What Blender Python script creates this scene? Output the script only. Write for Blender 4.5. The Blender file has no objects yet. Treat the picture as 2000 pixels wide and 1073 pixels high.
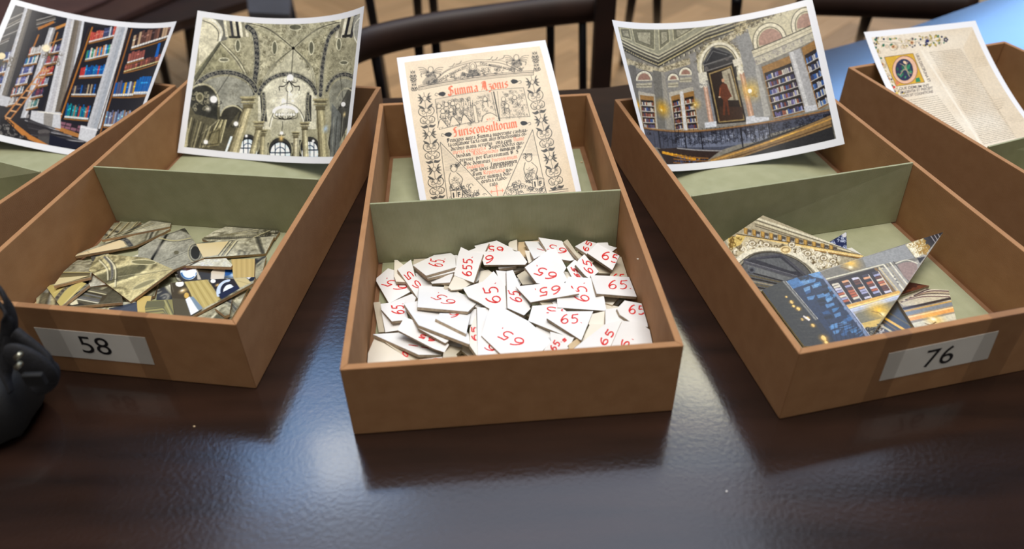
import bpy, bmesh, math, random
import numpy as np
from mathutils import Vector, Matrix

random.seed(7)
RNG = np.random.RandomState(7)
SC = bpy.context.scene
COL = SC.collection
PI = math.pi

# ---------------------------------------------------------------- camera
FPX, CAMZ, PITCH, ROLL, SHY = 1415.28, 0.48637, 0.61405, -0.01677, -143.12   # px at 2000 wide, metres, radians
cp, sp_, cr, sr = math.cos(PITCH), math.sin(PITCH), math.cos(ROLL), math.sin(ROLL)
R0 = np.array([1.0, 0, 0]); U0 = np.array([0, sp_, cp]); F0 = np.array([0, cp, -sp_])
CX = cr * R0 + sr * U0; CY = -sr * R0 + cr * U0
cam_data = bpy.data.cameras.new('camera'); cam = bpy.data.objects.new('camera', cam_data); COL.objects.link(cam)
M = Matrix(((CX[0], CY[0], -F0[0], 0), (CX[1], CY[1], -F0[1], 0), (CX[2], CY[2], -F0[2], CAMZ), (0, 0, 0, 1)))
cam.matrix_world = M
cam_data.sensor_width = 36; cam_data.lens = 36 * FPX / 2000; cam_data.shift_y = SHY / 2000
cam_data.clip_start = 0.02; cam_data.clip_end = 60
cam_data.dof.use_dof = True; cam_data.dof.focus_distance = 0.74; cam_data.dof.aperture_fstop = 3.8
SC.camera = cam

# ---------------------------------------------------------------- light and exposure
SC.view_settings.view_transform = 'Standard'
SC.view_settings.look = 'None'
SC.view_settings.gamma = 1
SC.view_settings.use_curve_mapping = False
SC.view_settings.exposure = 0.08
SC.cycles.use_denoising = True
SC.cycles.max_bounces = 6
wd = bpy.data.worlds.new('room_ambient'); SC.world = wd; wd.use_nodes = True
wd.node_tree.nodes['Background'].inputs[0].default_value = (0.50, 0.55, 0.66, 1)
wd.node_tree.nodes['Background'].inputs[1].default_value = 0.25

def area(name, loc, target, sx, sy, power, col):
    l = bpy.data.lights.new(name, 'AREA'); l.shape = 'RECTANGLE'; l.size = sx; l.size_y = sy; l.energy = power; l.color = col
    o = bpy.data.objects.new(name, l); COL.objects.link(o); o.location = loc
    d = Vector(target) - Vector(loc); o.rotation_euler = d.to_track_quat('-Z', 'Y').to_euler(); return o
# high windows of the far wall (daylight), glazed roof light, warm lamps of the reading room, and an added unseen fill
area('window_light', (-2.35, 5.65, 6.1), (-2.0, 0, 4.6), 1.9, 3.4, 84, (0.26, 0.53, 1.0))
area('window_light', (1.9, 5.7, 6.4), (1.6, 0, 5.0), 5.2, 2.2, 58, (0.62, 0.76, 1.0))
area('window_light', (3.65, 5.65, 3.0), (3.2, 0, 2.2), 2.6, 4.2, 190, (0.26, 0.52, 1.0))
area('roof_light', (-0.3, 3.9, 7.6), (-0.3, 3.3, 0), 6.2, 3.4, 105, (0.70, 0.80, 1.0))
area('ceiling_or_fill_light', (0.1, 0.35, 3.6), (0.05, 0.6, 0), 2.6, 1.6, 138, (1.0, 0.95, 0.89))
area('ceiling_or_fill_light', (0.1, -2.0, 3.1), (0, 0.5, 0), 1.6, 1.2, 11, (1.0, 0.93, 0.84))  # added fill behind the camera to lift the dark box fronts
def mirror_lamp(px, py, z, size, power, col):
    """a hanging lamp whose glint the photograph shows on the polished table"""
    X = (px - 1000) / FPX; Y = (536.5 + SHY - py) / FPX; v = F0 + CX * X + CY * Y; t = CAMZ / -v[2]; q = v * t; k = z / -v[2]
    area('hanging_lamp', (q[0] + v[0] * k, q[1] + v[1] * k, z), (q[0], q[1], 0), size, size, power, col)
mirror_lamp(668, 890, 4.6, 0.42, 4.5, (1.0, 0.90, 0.68))
mirror_lamp(1365, 705, 4.6, 0.7, 14, (1.0, 0.93, 0.66))

# ---------------------------------------------------------------- measuring helpers
def ray(px, py):
    X = px - 1000; Y = 536.5 + SHY - py
    v = F0 * FPX + CX * X + CY * Y
    return v / FPX
def at(px, py, z):
    d = ray(px, py); t = (z - CAMZ) / d[2]
    return np.array([0, 0, CAMZ]) + t * d
def project(P):
    q = np.asarray(P) - np.array([0, 0, CAMZ])
    f = q @ F0
    return 1000 + FPX * (q @ CX) / f, 536.5 + SHY - FPX * (q @ CY) / f
W, L, H, T = 0.26, 0.4267, 0.07634, 0.0055
BOX = [(-0.4794, 0.45219, -0.13535), (-0.13005, 0.36822, 0.07071), (0.2137, 0.37634, 0.20386), (-0.80149, 0.51954, -0.28779), (0.56928, 0.4667, 0.29777)]
def b2w(q, b):
    bx, by, a = BOX[b]; c, s = math.cos(a), math.sin(a)
    return np.array([bx + q[0] * c - q[1] * s, by + q[0] * s + q[1] * c, q[2]])
def w2b(P, b):
    bx, by, a = BOX[b]; x, y = P[0] - bx, P[1] - by; c, s = math.cos(a), math.sin(a)
    return np.array([x * c + y * s, -x * s + y * c, P[2]])
def on_plane(px, py, b, pl):
    """picture direction met with the box-frame plane z = a + bx + cy"""
    o = w2b((0, 0, CAMZ), b); q = w2b(np.array([0, 0, CAMZ]) + ray(px, py), b); d = q - o
    a, bb, cc = pl
    t = (a + bb * o[0] + cc * o[1] - o[2]) / (d[2] - bb * d[0] - cc * d[1])
    return o + t * d
def on_axis(px, py, b, ax, val):
    o = w2b((0, 0, CAMZ), b); q = w2b(np.array([0, 0, CAMZ]) + ray(px, py), b); d = q - o
    return o + d * (val - o[ax]) / d[ax]

# ---------------------------------------------------------------- materials
def s2l(c):
    return tuple(((x / 12.92) if x <= 0.04045 else ((x + 0.055) / 1.055) ** 2.4) for x in c)
def rgb(r, g, b): return s2l((r / 255, g / 255, b / 255)) + (1,)
def material(name, c1, c2=None, rough=0.6, scale=40, bump=0.0, bump_scale=400, stretch=(1, 1, 1), spec=0.5, coat=0, metal=0, detail=4, coords='Object'):
    m = bpy.data.materials.new(name); m.use_nodes = True; nt = m.node_tree; N = nt.nodes; K = nt.links
    p = N['Principled BSDF']; p.inputs['Roughness'].default_value = rough; p.inputs['Specular IOR Level'].default_value = spec
    p.inputs['Metallic'].default_value = metal
    if coat: p.inputs['Coat Weight'].default_value = coat; p.inputs['Coat Roughness'].default_value = 0.1
    tc = N.new('ShaderNodeTexCoord'); mp = N.new('ShaderNodeMapping'); K.new(tc.outputs[coords], mp.inputs[0]); mp.inputs['Scale'].default_value = stretch
    if c2 is not None:
        n = N.new('ShaderNodeTexNoise'); n.inputs['Scale'].default_value = scale; n.inputs['Detail'].default_value = detail; K.new(mp.outputs[0], n.inputs['Vector'])
        r = N.new('ShaderNodeValToRGB'); r.color_ramp.elements[0].position = 0.35; r.color_ramp.elements[1].position = 0.65
        r.color_ramp.elements[0].color = c1; r.color_ramp.elements[1].color = c2
        K.new(n.outputs['Fac'], r.inputs[0]); K.new(r.outputs[0], p.inputs['Base Color'])
    else: p.inputs['Base Color'].default_value = c1
    if bump:
        n2 = N.new('ShaderNodeTexNoise'); n2.inputs['Scale'].default_value = bump_scale; n2.inputs['Detail'].default_value = 3; K.new(mp.outputs[0], n2.inputs['Vector'])
        b = N.new('ShaderNodeBump'); b.inputs['Strength'].default_value = bump; b.inputs['Distance'].default_value = 0.0006
        K.new(n2.outputs['Fac'], b.inputs['Height']); K.new(b.outputs[0], p.inputs['Normal'])
    return m
def cloth(name, c1, c2, rib=(1, 1), bump=0.35):
    """book cloth: fine crossed threads"""
    m = material(name, c1, c2, rough=0.78, scale=60, spec=0.25)
    nt = m.node_tree; N = nt.nodes; K = nt.links; p = N['Principled BSDF']
    tc = N.new('ShaderNodeTexCoord'); b = N.new('ShaderNodeBump'); b.inputs['Strength'].default_value = bump; b.inputs['Distance'].default_value = 0.0003
    outs = []
    for k, (d, w) in enumerate(zip(('X', 'Z'), rib)):
        wv = N.new('ShaderNodeTexWave'); wv.wave_type = 'BANDS'; wv.bands_direction = d; wv.inputs['Scale'].default_value = 230 * w; wv.inputs['Distortion'].default_value = 1.2
        wv.inputs['Detail'].default_value = 2; wv.inputs['Detail Scale'].default_value = 3; K.new(tc.outputs['Object'], wv.inputs[0]); outs.append(wv)
    ad = N.new('ShaderNodeMath'); ad.operation = 'ADD'; K.new(outs[0].outputs['Fac'], ad.inputs[0]); K.new(outs[1].outputs['Fac'], ad.inputs[1])
    K.new(ad.outputs[0], b.inputs['Height']); K.new(b.outputs[0], p.inputs['Normal'])
    return m
def print_material(name, rough=0.3, spec=0.5):
    m = bpy.data.materials.new(name); m.use_nodes = True; N = m.node_tree.nodes; p = N['Principled BSDF']
    a = N.new('ShaderNodeAttribute'); a.attribute_name = 'ink'; m.node_tree.links.new(a.outputs['Color'], p.inputs['Base Color'])
    p.inputs['Roughness'].default_value = rough; p.inputs['Specular IOR Level'].default_value = spec; return m
M_BROWN = cloth('brown_book_cloth', rgb(160, 117, 79), rgb(168, 125, 86))
M_GREEN = cloth('green_paper_lining', rgb(151, 153, 121), rgb(159, 160, 129), rib=(1, .02), bump=0.3)
M_BASE = cloth('brown_base_board', rgb(128, 92, 64), rgb(140, 102, 72))
M_WHITE = material('white_card', rgb(226, 225, 223), rgb(233, 232, 230), rough=0.55, scale=25)
M_CREAMC = material('cream_card', rgb(222, 215, 198), rgb(232, 226, 212), rough=0.6, scale=25)
M_TANC = material('tan_card', rgb(196, 172, 134), rgb(208, 184, 146), rough=0.7, scale=60)
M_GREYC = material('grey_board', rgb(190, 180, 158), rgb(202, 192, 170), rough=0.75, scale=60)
M_EDGE = material('cut_board_edge', rgb(152, 134, 112), rgb(178, 160, 136), rough=0.85, scale=350)
M_EDGE2 = material('cut_board_edge_tan', rgb(165, 134, 98), rgb(186, 152, 114), rough=0.85, scale=350)
M_RED = material('red_felt_pen_ink', rgb(205, 32, 30), rgb(216, 48, 42), rough=0.5, scale=200)
M_PAPER = material('photo_paper', rgb(238, 240, 246), rough=0.3)
M_LABEL = material('label_paper', rgb(222, 218, 208), rgb(230, 226, 217), rough=0.6, scale=30)
M_INK = material('black_label_ink', rgb(22, 20, 24), rough=0.5)
M_PRINT = print_material('glossy_print', 0.28, 0.45)
M_MATTE = print_material('matte_print', 0.5, 0.3)
M_STRAP = material('black_woven_webbing', rgb(14, 14, 17), rgb(27, 27, 32), rough=0.8, scale=300, bump=0.8, bump_scale=900)
M_BLACKP = material('black_nylon', rgb(7, 7, 8), rgb(12, 12, 14), rough=0.75, scale=80, bump=0.3, bump_scale=600)
M_METAL = material('brushed_steel_fitting', rgb(200, 200, 180), rough=0.3, metal=1.0)
M_DARK = material('dark_stained_wood', rgb(34, 20, 15), rgb(50, 29, 20), rough=0.35, scale=14, stretch=(1, 1, 6))
M_BLACKW = material('black_painted_wood', rgb(12, 12, 16), rgb(20, 20, 26), rough=0.4, scale=20)
M_RAIL = material('dark_rail_wood', rgb(36, 22, 17), rgb(50, 31, 23), rough=0.5, scale=10)
M_SEAT = material('reddish_seat_wood', rgb(78, 52, 46), rgb(92, 62, 54), rough=0.55, scale=8)
M_BAND = material('brown_seat_edge_wood', rgb(60, 38, 30), rgb(74, 48, 38), rough=0.5, scale=8)

# clear tape: a real see-through film
M_TAPE = bpy.data.materials.new('clear_tape_film'); M_TAPE.use_nodes = True
_p = M_TAPE.node_tree.nodes['Principled BSDF']; _p.inputs['Base Color'].default_value = rgb(84, 56, 36); _p.inputs['Alpha'].default_value = 0.08; _p.inputs['Roughness'].default_value = 0.35

# table top: dark polished wood
M_TABLE = bpy.data.materials.new('dark_polished_tabletop'); M_TABLE.use_nodes = True
def _table():
    nt = M_TABLE.node_tree; N = nt.nodes; K = nt.links; p = N['Principled BSDF']
    tc = N.new('ShaderNodeTexCoord'); mp = N.new('ShaderNodeMapping'); mp.inputs['Scale'].default_value = (1, 9, 9); K.new(tc.outputs['Object'], mp.inputs[0])
    n = N.new('ShaderNodeTexNoise'); n.inputs['Scale'].default_value = 5; n.inputs['Detail'].default_value = 8; K.new(mp.outputs[0], n.inputs['Vector'])
    r = N.new('ShaderNodeValToRGB'); r.color_ramp.elements[0].color = rgb(26, 17, 14); r.color_ramp.elements[1].color = rgb(46, 29, 22); r.color_ramp.elements[0].position = .3; r.color_ramp.elements[1].position = .75
    K.new(n.outputs['Fac'], r.inputs[0]); K.new(r.outputs[0], p.inputs['Base Color'])
    n3 = N.new('ShaderNodeTexNoise'); n3.inputs['Scale'].default_value = 9; n3.inputs['Detail'].default_value = 6; K.new(tc.outputs['Object'], n3.inputs['Vector'])
    mr = N.new('ShaderNodeMapRange'); mr.inputs['To Min'].default_value = 0.14; mr.inputs['To Max'].default_value = 0.22; K.new(n3.outputs['Fac'], mr.inputs[0]); K.new(mr.outputs[0], p.inputs['Roughness'])
    n2 = N.new('ShaderNodeTexNoise'); n2.inputs['Scale'].default_value = 260; n2.inputs['Detail'].default_value = 6; K.new(tc.outputs['Object'], n2.inputs['Vector'])
    b = N.new('ShaderNodeBump'); b.inputs['Strength'].default_value = 0.22; b.inputs['Distance'].default_value = 0.0006; K.new(n2.outputs['Fac'], b.inputs['Height']); K.new(b.outputs[0], p.inputs['Normal'])
    p.inputs['Specular IOR Level'].default_value = 0.7; p.inputs['Coat Weight'].default_value = 0.5; p.inputs['Coat Roughness'].default_value = 0.1
_table()
# oak plank
M_OAK = bpy.data.materials.new('oak_plank'); M_OAK.use_nodes = True
def _oak():
    nt = M_OAK.node_tree; N = nt.nodes; K = nt.links; p = N['Principled BSDF']
    tc = N.new('ShaderNodeTexCoord'); mp = N.new('ShaderNodeMapping'); mp.inputs['Scale'].default_value = (2, 22, 2); K.new(tc.outputs['Object'], mp.inputs[0])
    oi = N.new('ShaderNodeObjectInfo'); n = N.new('ShaderNodeTexNoise'); n.noise_dimensions = '4D'; K.new(oi.outputs['Random'], n.inputs['W']); n.inputs['Scale'].default_value = 3; n.inputs['Detail'].default_value = 5; K.new(mp.outputs[0], n.inputs['Vector'])
    r = N.new('ShaderNodeValToRGB'); r.color_ramp.elements[0].color = rgb(186, 142, 96); r.color_ramp.elements[1].color = rgb(222, 180, 130); K.new(n.outputs['Fac'], r.inputs[0])
    hs = N.new('ShaderNodeHueSaturation'); mr = N.new('ShaderNodeMapRange'); mr.inputs['To Min'].default_value = .78; mr.inputs['To Max'].default_value = 1.12; K.new(oi.outputs['Random'], mr.inputs[0]); K.new(mr.outputs[0], hs.inputs['Value']); K.new(r.outputs[0], hs.inputs['Color'])
    K.new(hs.outputs[0], p.inputs['Base Color']); p.inputs['Roughness'].default_value = 0.42
_oak()

# ---------------------------------------------------------------- object helpers
def tag(o, label=None, cat=None, group=None, kind=None):
    if label: o['label'] = label
    if cat: o['category'] = cat
    if group: o['group'] = group
    if kind: o['kind'] = kind
    return o
def link(name, me, parent=None, mats=()):
    o = bpy.data.objects.new(name, me); COL.objects.link(o)
    for m in mats: me.materials.append(m)
    if parent is not None: o.parent = parent
    return o
def from_bm(name, bm, mats, parent=None, smooth=False):
    bmesh.ops.recalc_face_normals(bm, faces=bm.faces)
    me = bpy.data.meshes.new(name); bm.to_mesh(me); bm.free()
    if smooth:
        for f in me.polygons: f.use_smooth = True
    return link(name, me, parent, mats)
def empty(name, loc, rz=0):
    o = bpy.data.objects.new(name, None); COL.objects.link(o); o.location = loc; o.rotation_euler = (0, 0, rz); o.empty_display_size = 0.02; return o
def add_prism(bm, foot, z0, z1):
    lo = [bm.verts.new((x, y, z0)) for x, y in foot]; hi = [bm.verts.new((x, y, z1)) for x, y in foot]
    bm.faces.new(lo[::-1]); bm.faces.new(hi)
    for i in range(len(foot)): j = (i + 1) % len(foot); bm.faces.new((lo[i], lo[j], hi[j], hi[i]))
def add_box(bm, x0, x1, y0, y1, z0, z1): add_prism(bm, [(x0, y0), (x1, y0), (x1, y1), (x0, y1)], z0, z1)
def bevel(bm, w, seg=2): bmesh.ops.bevel(bm, geom=bm.edges[:], offset=w, segments=seg, affect='EDGES', profile=0.6, clamp_overlap=True)
def add_tube(bm, pts, rad, n=10, squash=None, cap=True):
    """tube (or flat band) along points; rad a number or a list; squash=(a,b) scales the two cross axes"""
    pts = [Vector(p) for p in pts]; rings = []
    up = Vector((0, 0, 1)); prev = None
    for i, p in enumerate(pts):
        d = (pts[min(i + 1, len(pts) - 1)] - pts[max(i - 1, 0)]).normalized()
        a = d.cross(up) if abs(d.dot(up)) < 0.98 else d.cross(Vector((0, 1, 0)))
        a.normalize()
        if prev is not None and a.dot(prev) < 0: a = -a
        prev = a; b = d.cross(a).normalized()
        r = rad[i] if isinstance(rad, (list, tuple)) else rad; sx, sy = squash or (1, 1)
        rings.append([bm.verts.new(p + a * (math.cos(2 * PI * k / n) * r * sx) + b * (math.sin(2 * PI * k / n) * r * sy)) for k in range(n)])
    for r0, r1 in zip(rings, rings[1:]):
        for k in range(n): bm.faces.new((r0[k], r0[(k + 1) % n], r1[(k + 1) % n], r1[k]))
    if cap: bm.faces.new(rings[0][::-1]); bm.faces.new(rings[-1])

# ---------------------------------------------------------------- room shell (setting)
FLZ = -0.75
def struct(name, bm, mats, parent=None):
    o = from_bm(name, bm, mats, parent)
    if parent is None: o['kind'] = 'structure'
    return o
M_WALLP = material('plastered_wall', rgb(168, 156, 138), rgb(178, 166, 148), rough=0.9, scale=3)
M_CEIL = material('plaster_ceiling', rgb(226, 222, 214), rgb(234, 230, 222), rough=0.9, scale=2)
M_SUB = material('floor_joint', rgb(84, 58, 34), rgb(98, 68, 42), rough=0.8, scale=20)
bm = bmesh.new(); add_box(bm, -6.5, 6.5, -4, 5.9, FLZ - .06, FLZ - .012); floor = struct('floor', bm, [M_SUB])
bm = bmesh.new(); add_box(bm, -6.5, 6.5, -4, 5.9, 9.0, 9.1); struct('ceiling', bm, [M_CEIL])
for nm, bx in (('wall_back', (-6.5, 6.5, 5.8, 5.95)), ('wall_left', (-6.6, -6.5, -4, 5.9)), ('wall_right', (6.5, 6.6, -4, 5.9)), ('wall_front', (-6.5, 6.5, -4.1, -4))):
    bm = bmesh.new(); add_box(bm, bx[0], bx[1], bx[2], bx[3], FLZ, 9.0); struct(nm, bm, [M_WALLP])
# herringbone planks of the floor seen behind the table
PW, PL = 0.09, 0.45
bm = bmesh.new(); add_box(bm, -PL / 2 + .0008, PL / 2 - .0008, -PW / 2 + .0008, PW / 2 - .0008, 0, 0.012); bevel(bm, 0.0015, 1)
plank0 = from_bm('plank', bm, [M_OAK], floor); pm = plank0.data; first = True
cnt = 0
for i in range(-60, 60):
    for j in range(-6, 10):
        for k in (0, 1):
            # herringbone lattice turned by 45 degrees
            bx = i * PW + j * PL + (PL / 2 if k == 0 else -PW / 2 )
            by = i * PW - j * PL + (PW / 2 if k == 0 else PL / 2)
            if k: bx, by = i * PW + j * PL - PW / 2 + 0, i * PW - j * PL + PL / 2
            x = (bx + by * 0 - 0) ; y = by
            X = (x - y) * math.sqrt(.5) ; Y = (x + y) * math.sqrt(.5)
            Y += 1.2
            if not (-2.75 < X < 2.9 and 1.95 < Y < 3.75): continue
            if cnt >= 300: continue
            o = plank0 if first else bpy.data.objects.new('plank', pm)
            if not first: COL.objects.link(o); o.parent = floor
            first = False; cnt += 1
            o.location = (X, Y, FLZ - .012); o.rotation_euler = (0, 0, PI / 4 + (PI / 2 if k else 0))
print('planks', cnt)

# ---------------------------------------------------------------- tables
def table(name, foot, label, ztop=0.0, mat=M_TABLE, legs=()):
    t = empty(name, (0, 0, FLZ)); tag(t, label, 'table')
    bm = bmesh.new(); add_prism(bm, foot, ztop - 0.035 - FLZ, ztop - FLZ); bevel(bm, 0.002, 2)
    from_bm('tabletop', bm, [mat], t)
    bm = bmesh.new()
    xs = np.array(foot); add_prism(bm, [(-1.6, -.25), (1.55, -.25), (1.55, 1.6), (1.0, 1.24), (0.5, 0.98), (0.14, 0.9), (-1.6, 0.83)], ztop - 0.11 - FLZ, ztop - 0.0355 - FLZ); from_bm('apron', bm, [M_DARK], t)
    for q in legs:
        bm = bmesh.new(); add_tube(bm, [(q[0], q[1], 0.0), (q[0], q[1], 0.3), (q[0], q[1], ztop - .036 - FLZ)], [0.024, 0.03, 0.036], 12); from_bm('leg', bm, [M_DARK], t)
    return t
table('reading_table', [(-1.75, -0.35), (1.7, -0.35), (1.7, 1.80), (1.55, 1.76), (0.93, 1.34), (0.82, 1.27), (0.69, 1.19), (0.52, 1.105), (0.35, 1.035), (0.14, 0.98), (-0.1, 0.96), (-1.75, 0.93)],
      'large dark polished wooden table under the five brown boxes', legs=[(-1.5, -.2), (1.45, -.2), (-1.5, .75), (1.45, 1.5)])

# ---------------------------------------------------------------- archive boxes
def face_box(bm, P, t):
    """thin slab whose outer face is the quad P (box frame), thickness vector t"""
    lo = [bm.verts.new(p) for p in P]; hi = [bm.verts.new(np.asarray(p) + np.asarray(t)) for p in P]
    bm.faces.new(lo); bm.faces.new(hi[::-1])
    for i in range(len(P)): j = (i + 1) % len(P); bm.faces.new((lo[j], lo[i], hi[i], hi[j]))
def text_mesh(s, size, bold=0.0):
    cu = bpy.data.curves.new('lettering', 'FONT'); cu.body = s; cu.size = size; cu.offset = bold; cu.align_x = 'CENTER'; cu.align_y = 'CENTER'; cu.resolution_u = 6
    o = bpy.data.objects.new('lettering', cu); COL.objects.link(o); bpy.context.view_layer.update()
    me = bpy.data.meshes.new_from_object(o.evaluated_get(bpy.context.evaluated_depsgraph_get()))
    bpy.data.objects.remove(o); return me
DIVY = {}
def make_box(b, label, div_px, text=None, lab_px=None, tape_px=(), dim=None):
    bx, by, a = BOX[b]
    r = empty('archive_box', (bx, by, 0), a); tag(r, label, 'box', 'brown cloth-covered archive boxes')
    F = [(0, 0), (W, 0), (W - T, T), (T, T)]; Rr = [(W, 0), (W, L), (W - T, L - T), (W - T, T)]; Bk = [(0, L), (T, L - T), (W - T, L - T), (W, L)]; Lf = [(0, 0), (T, T), (T, L - T), (0, L)]
    for foot in (F, Rr, Bk, Lf):
        bm = bmesh.new(); add_prism(bm, foot, 0.0002, H); bevel(bm, 0.0009, 2); from_bm('wall_panel', bm, [M_BROWN], r)
    bm = bmesh.new(); add_box(bm, T, W - T, T, L - T, 0.0004, 0.003); from_bm('base_board', bm, [M_BASE], r)
    yl = on_axis(div_px[0], div_px[1], b, 2, 0.078)[1]; yr = on_axis(div_px[2], div_px[3], b, 2, 0.078)[1]
    xl = on_axis(div_px[0], div_px[1], b, 2, 0.078)[0]; xr = on_axis(div_px[2], div_px[3], b, 2, 0.078)[0]
    g = (yr - yl) / (xr - xl); yl = yl + g * (T + .0004 - xl); yr = yl + g * (W - 2 * T - .0008); g = max(-.12, min(.12, g))
    DIVY[b] = (yl, yr); t = 0.0022; yb = 0.2085
    print('box', b, 'divider', round(yl, 3), round(yr, 3))
    bm = bmesh.new(); x0, x1 = T + .0004, W - T - .0004
    P = [(x0, yb, .0045), (x1, yb, .0045), (x1, yr, .078), (x0, yl, .078)]
    lo = [bm.verts.new(p) for p in P]; hi = [bm.verts.new((p[0], p[1] + t, p[2])) for p in P]
    bm.faces.new(lo); bm.faces.new(hi[::-1])
    for i in range(4): j = (i + 1) % 4; bm.faces.new((lo[j], lo[i], hi[i], hi[j]))
    bevel(bm, 0.0006, 2); from_bm('divider', bm, [M_GREEN], r)
    for y0, y1 in ((T + .006, yb + .0002), (yb + t + .0002, L - T - .007)):
        bm = bmesh.new(); add_box(bm, T + .0045, W - T - .0065, y0, y1, 0.0031, 0.0043); from_bm('floor_lining', bm, [M_GREEN], r)
    if text:
        P = [on_axis(px, py, b, 1, -0.0003) for px, py in lab_px]     # top-left, top-right, bottom-right, bottom-left
        TL, TR, BR, BL = [np.array(q) for q in P]
        print('label', [np.round(q, 3) for q in P])
        bm = bmesh.new(); face_box(bm, [BL, BR, TR, TL], (0, 0.00025, 0)); lb = from_bm('paper_label', bm, [M_LABEL], r)
        lb['label'] = 'white paper label reading %s' % text
        me = text_mesh(text, 1.0); co = np.zeros(len(me.vertices) * 3); me.vertices.foreach_get('co', co); co = co.reshape(-1, 3)
        cw = np.linalg.norm(BR - BL); ch = np.linalg.norm(TL - BL); k = 0.0295
        cx, cy = dim
        for i in range(len(co)):
            u = cx + co[i, 0] * k / cw; v = cy + co[i, 1] * k / ch
            q = (BL * (1 - u) + BR * u) * (1 - v) + (TL * (1 - u) + TR * u) * v; co[i] = (q[0], -0.0005, q[2])
        me.vertices.foreach_set('co', co.ravel()); me.name = 'printed_number'; link('printed_number', me, lb, [M_INK])
        for px0, px1, yt, yb_ in tape_px:
            A0 = on_axis(px0[0], px0[1], b, 1, -0.0006)[0]; A1 = on_axis(px1[0], px1[1], b, 1, -0.0006)[0]
            bm = bmesh.new(); add_box(bm, A0, A1, -0.00085, -0.0006, 0.001, H + 0.0002); add_box(bm, A0, A1, -0.00085, T, H + .0002, H + .00035)
            from_bm('tape_strip', bm, [M_TAPE], r)
    return r
make_box(0, 'brown cloth box numbered 58 holding olive and cream picture pieces', (181, 326, 620, 351), '58', [(66, 640), (283, 660), (302, 713), (95, 694)], [((50, 640), (112, 640), 0, 0), ((243, 640), (292, 640), 0, 0)], (0.5, 0.5))
make_box(1, 'brown cloth box in the middle, unlabelled, full of white pieces marked 65', (723, 399, 1209, 372))
make_box(2, 'brown cloth box numbered 76 holding a few large glossy picture pieces', (1357, 383, 1787, 318), '76', [(1737, 691), (1951, 647), (1929, 701), (1717, 745)], [((1718, 700), (1762, 700), 0, 0), ((1900, 700), (1968, 700), 0, 0)], (0.5, 0.46))
make_box(3, 'brown cloth box cut off by the left edge, behind box 58, holding the bookshelf print', (0, 317, 84, 338))
make_box(4, 'brown cloth box cut off by the right edge, beyond box 76, holding the manuscript page', (1925, 289, 2000, 270))

# ---------------------------------------------------------------- bent paper prints
def sheet_point(s, u, v, off=0.0):
    ox, oy, oz, yaw, tilt, roll, w, h, k0, k1, kv = s
    k = k0 + (k1 - k0) * v; k = np.where(np.abs(k) < 1e-4, 1e-4, k); a = (u - .5) * w; X = np.sin(k * a) / k; Nn = (1 - np.cos(k * a)) / k
    Vd = v * h; kk = kv if abs(kv) > 1e-4 else 1e-4; V = np.sin(kk * Vd) / kk; Nn = Nn + (1 - np.cos(kk * Vd)) / kk + off
    X, V = X * np.cos(roll) - V * np.sin(roll), X * np.sin(roll) + V * np.cos(roll)
    y = V * np.cos(tilt) - Nn * np.sin(tilt); z = V * np.sin(tilt) + Nn * np.cos(tilt)
    x, y = X * np.cos(yaw) - y * np.sin(yaw), X * np.sin(yaw) + y * np.cos(yaw)
    return np.stack([ox + x, oy + y, oz + z], -1)
SHEETS = {
 'vault': (0, [0.1372, 0.3412, 0.0089, -0.3259, 0.8694, 0.1741, 0.2621, 0.1858, 3.4217, 4.1014, 0.0]),
 'hall': (2, [0.13, 0.3546, 0.0054, -0.0544, 0.8258, 0.0355, 0.2693, 0.1878, 6.4873, 4.2371, 0.0]),
 'shelves': (3, [0.1256, 0.337, 0.0057, 0.1082, 0.7102, -0.0818, 0.2548, 0.1918, 4.1636, 3.4335, 0.0]),
 'title': (1, [0.1419, 0.2631, 0.0364, -0.0266, 0.3166, 0.1256, 0.1919, 0.2458, -6.5447, -0.0094, 0.0]),
 'script': (4, [0.1048, 0.245, 0.0149, -0.0907, 0.2012, -0.0059, 0.1706, 0.2268, -2.7075, 0.1941, 1.9364]),
}
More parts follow.
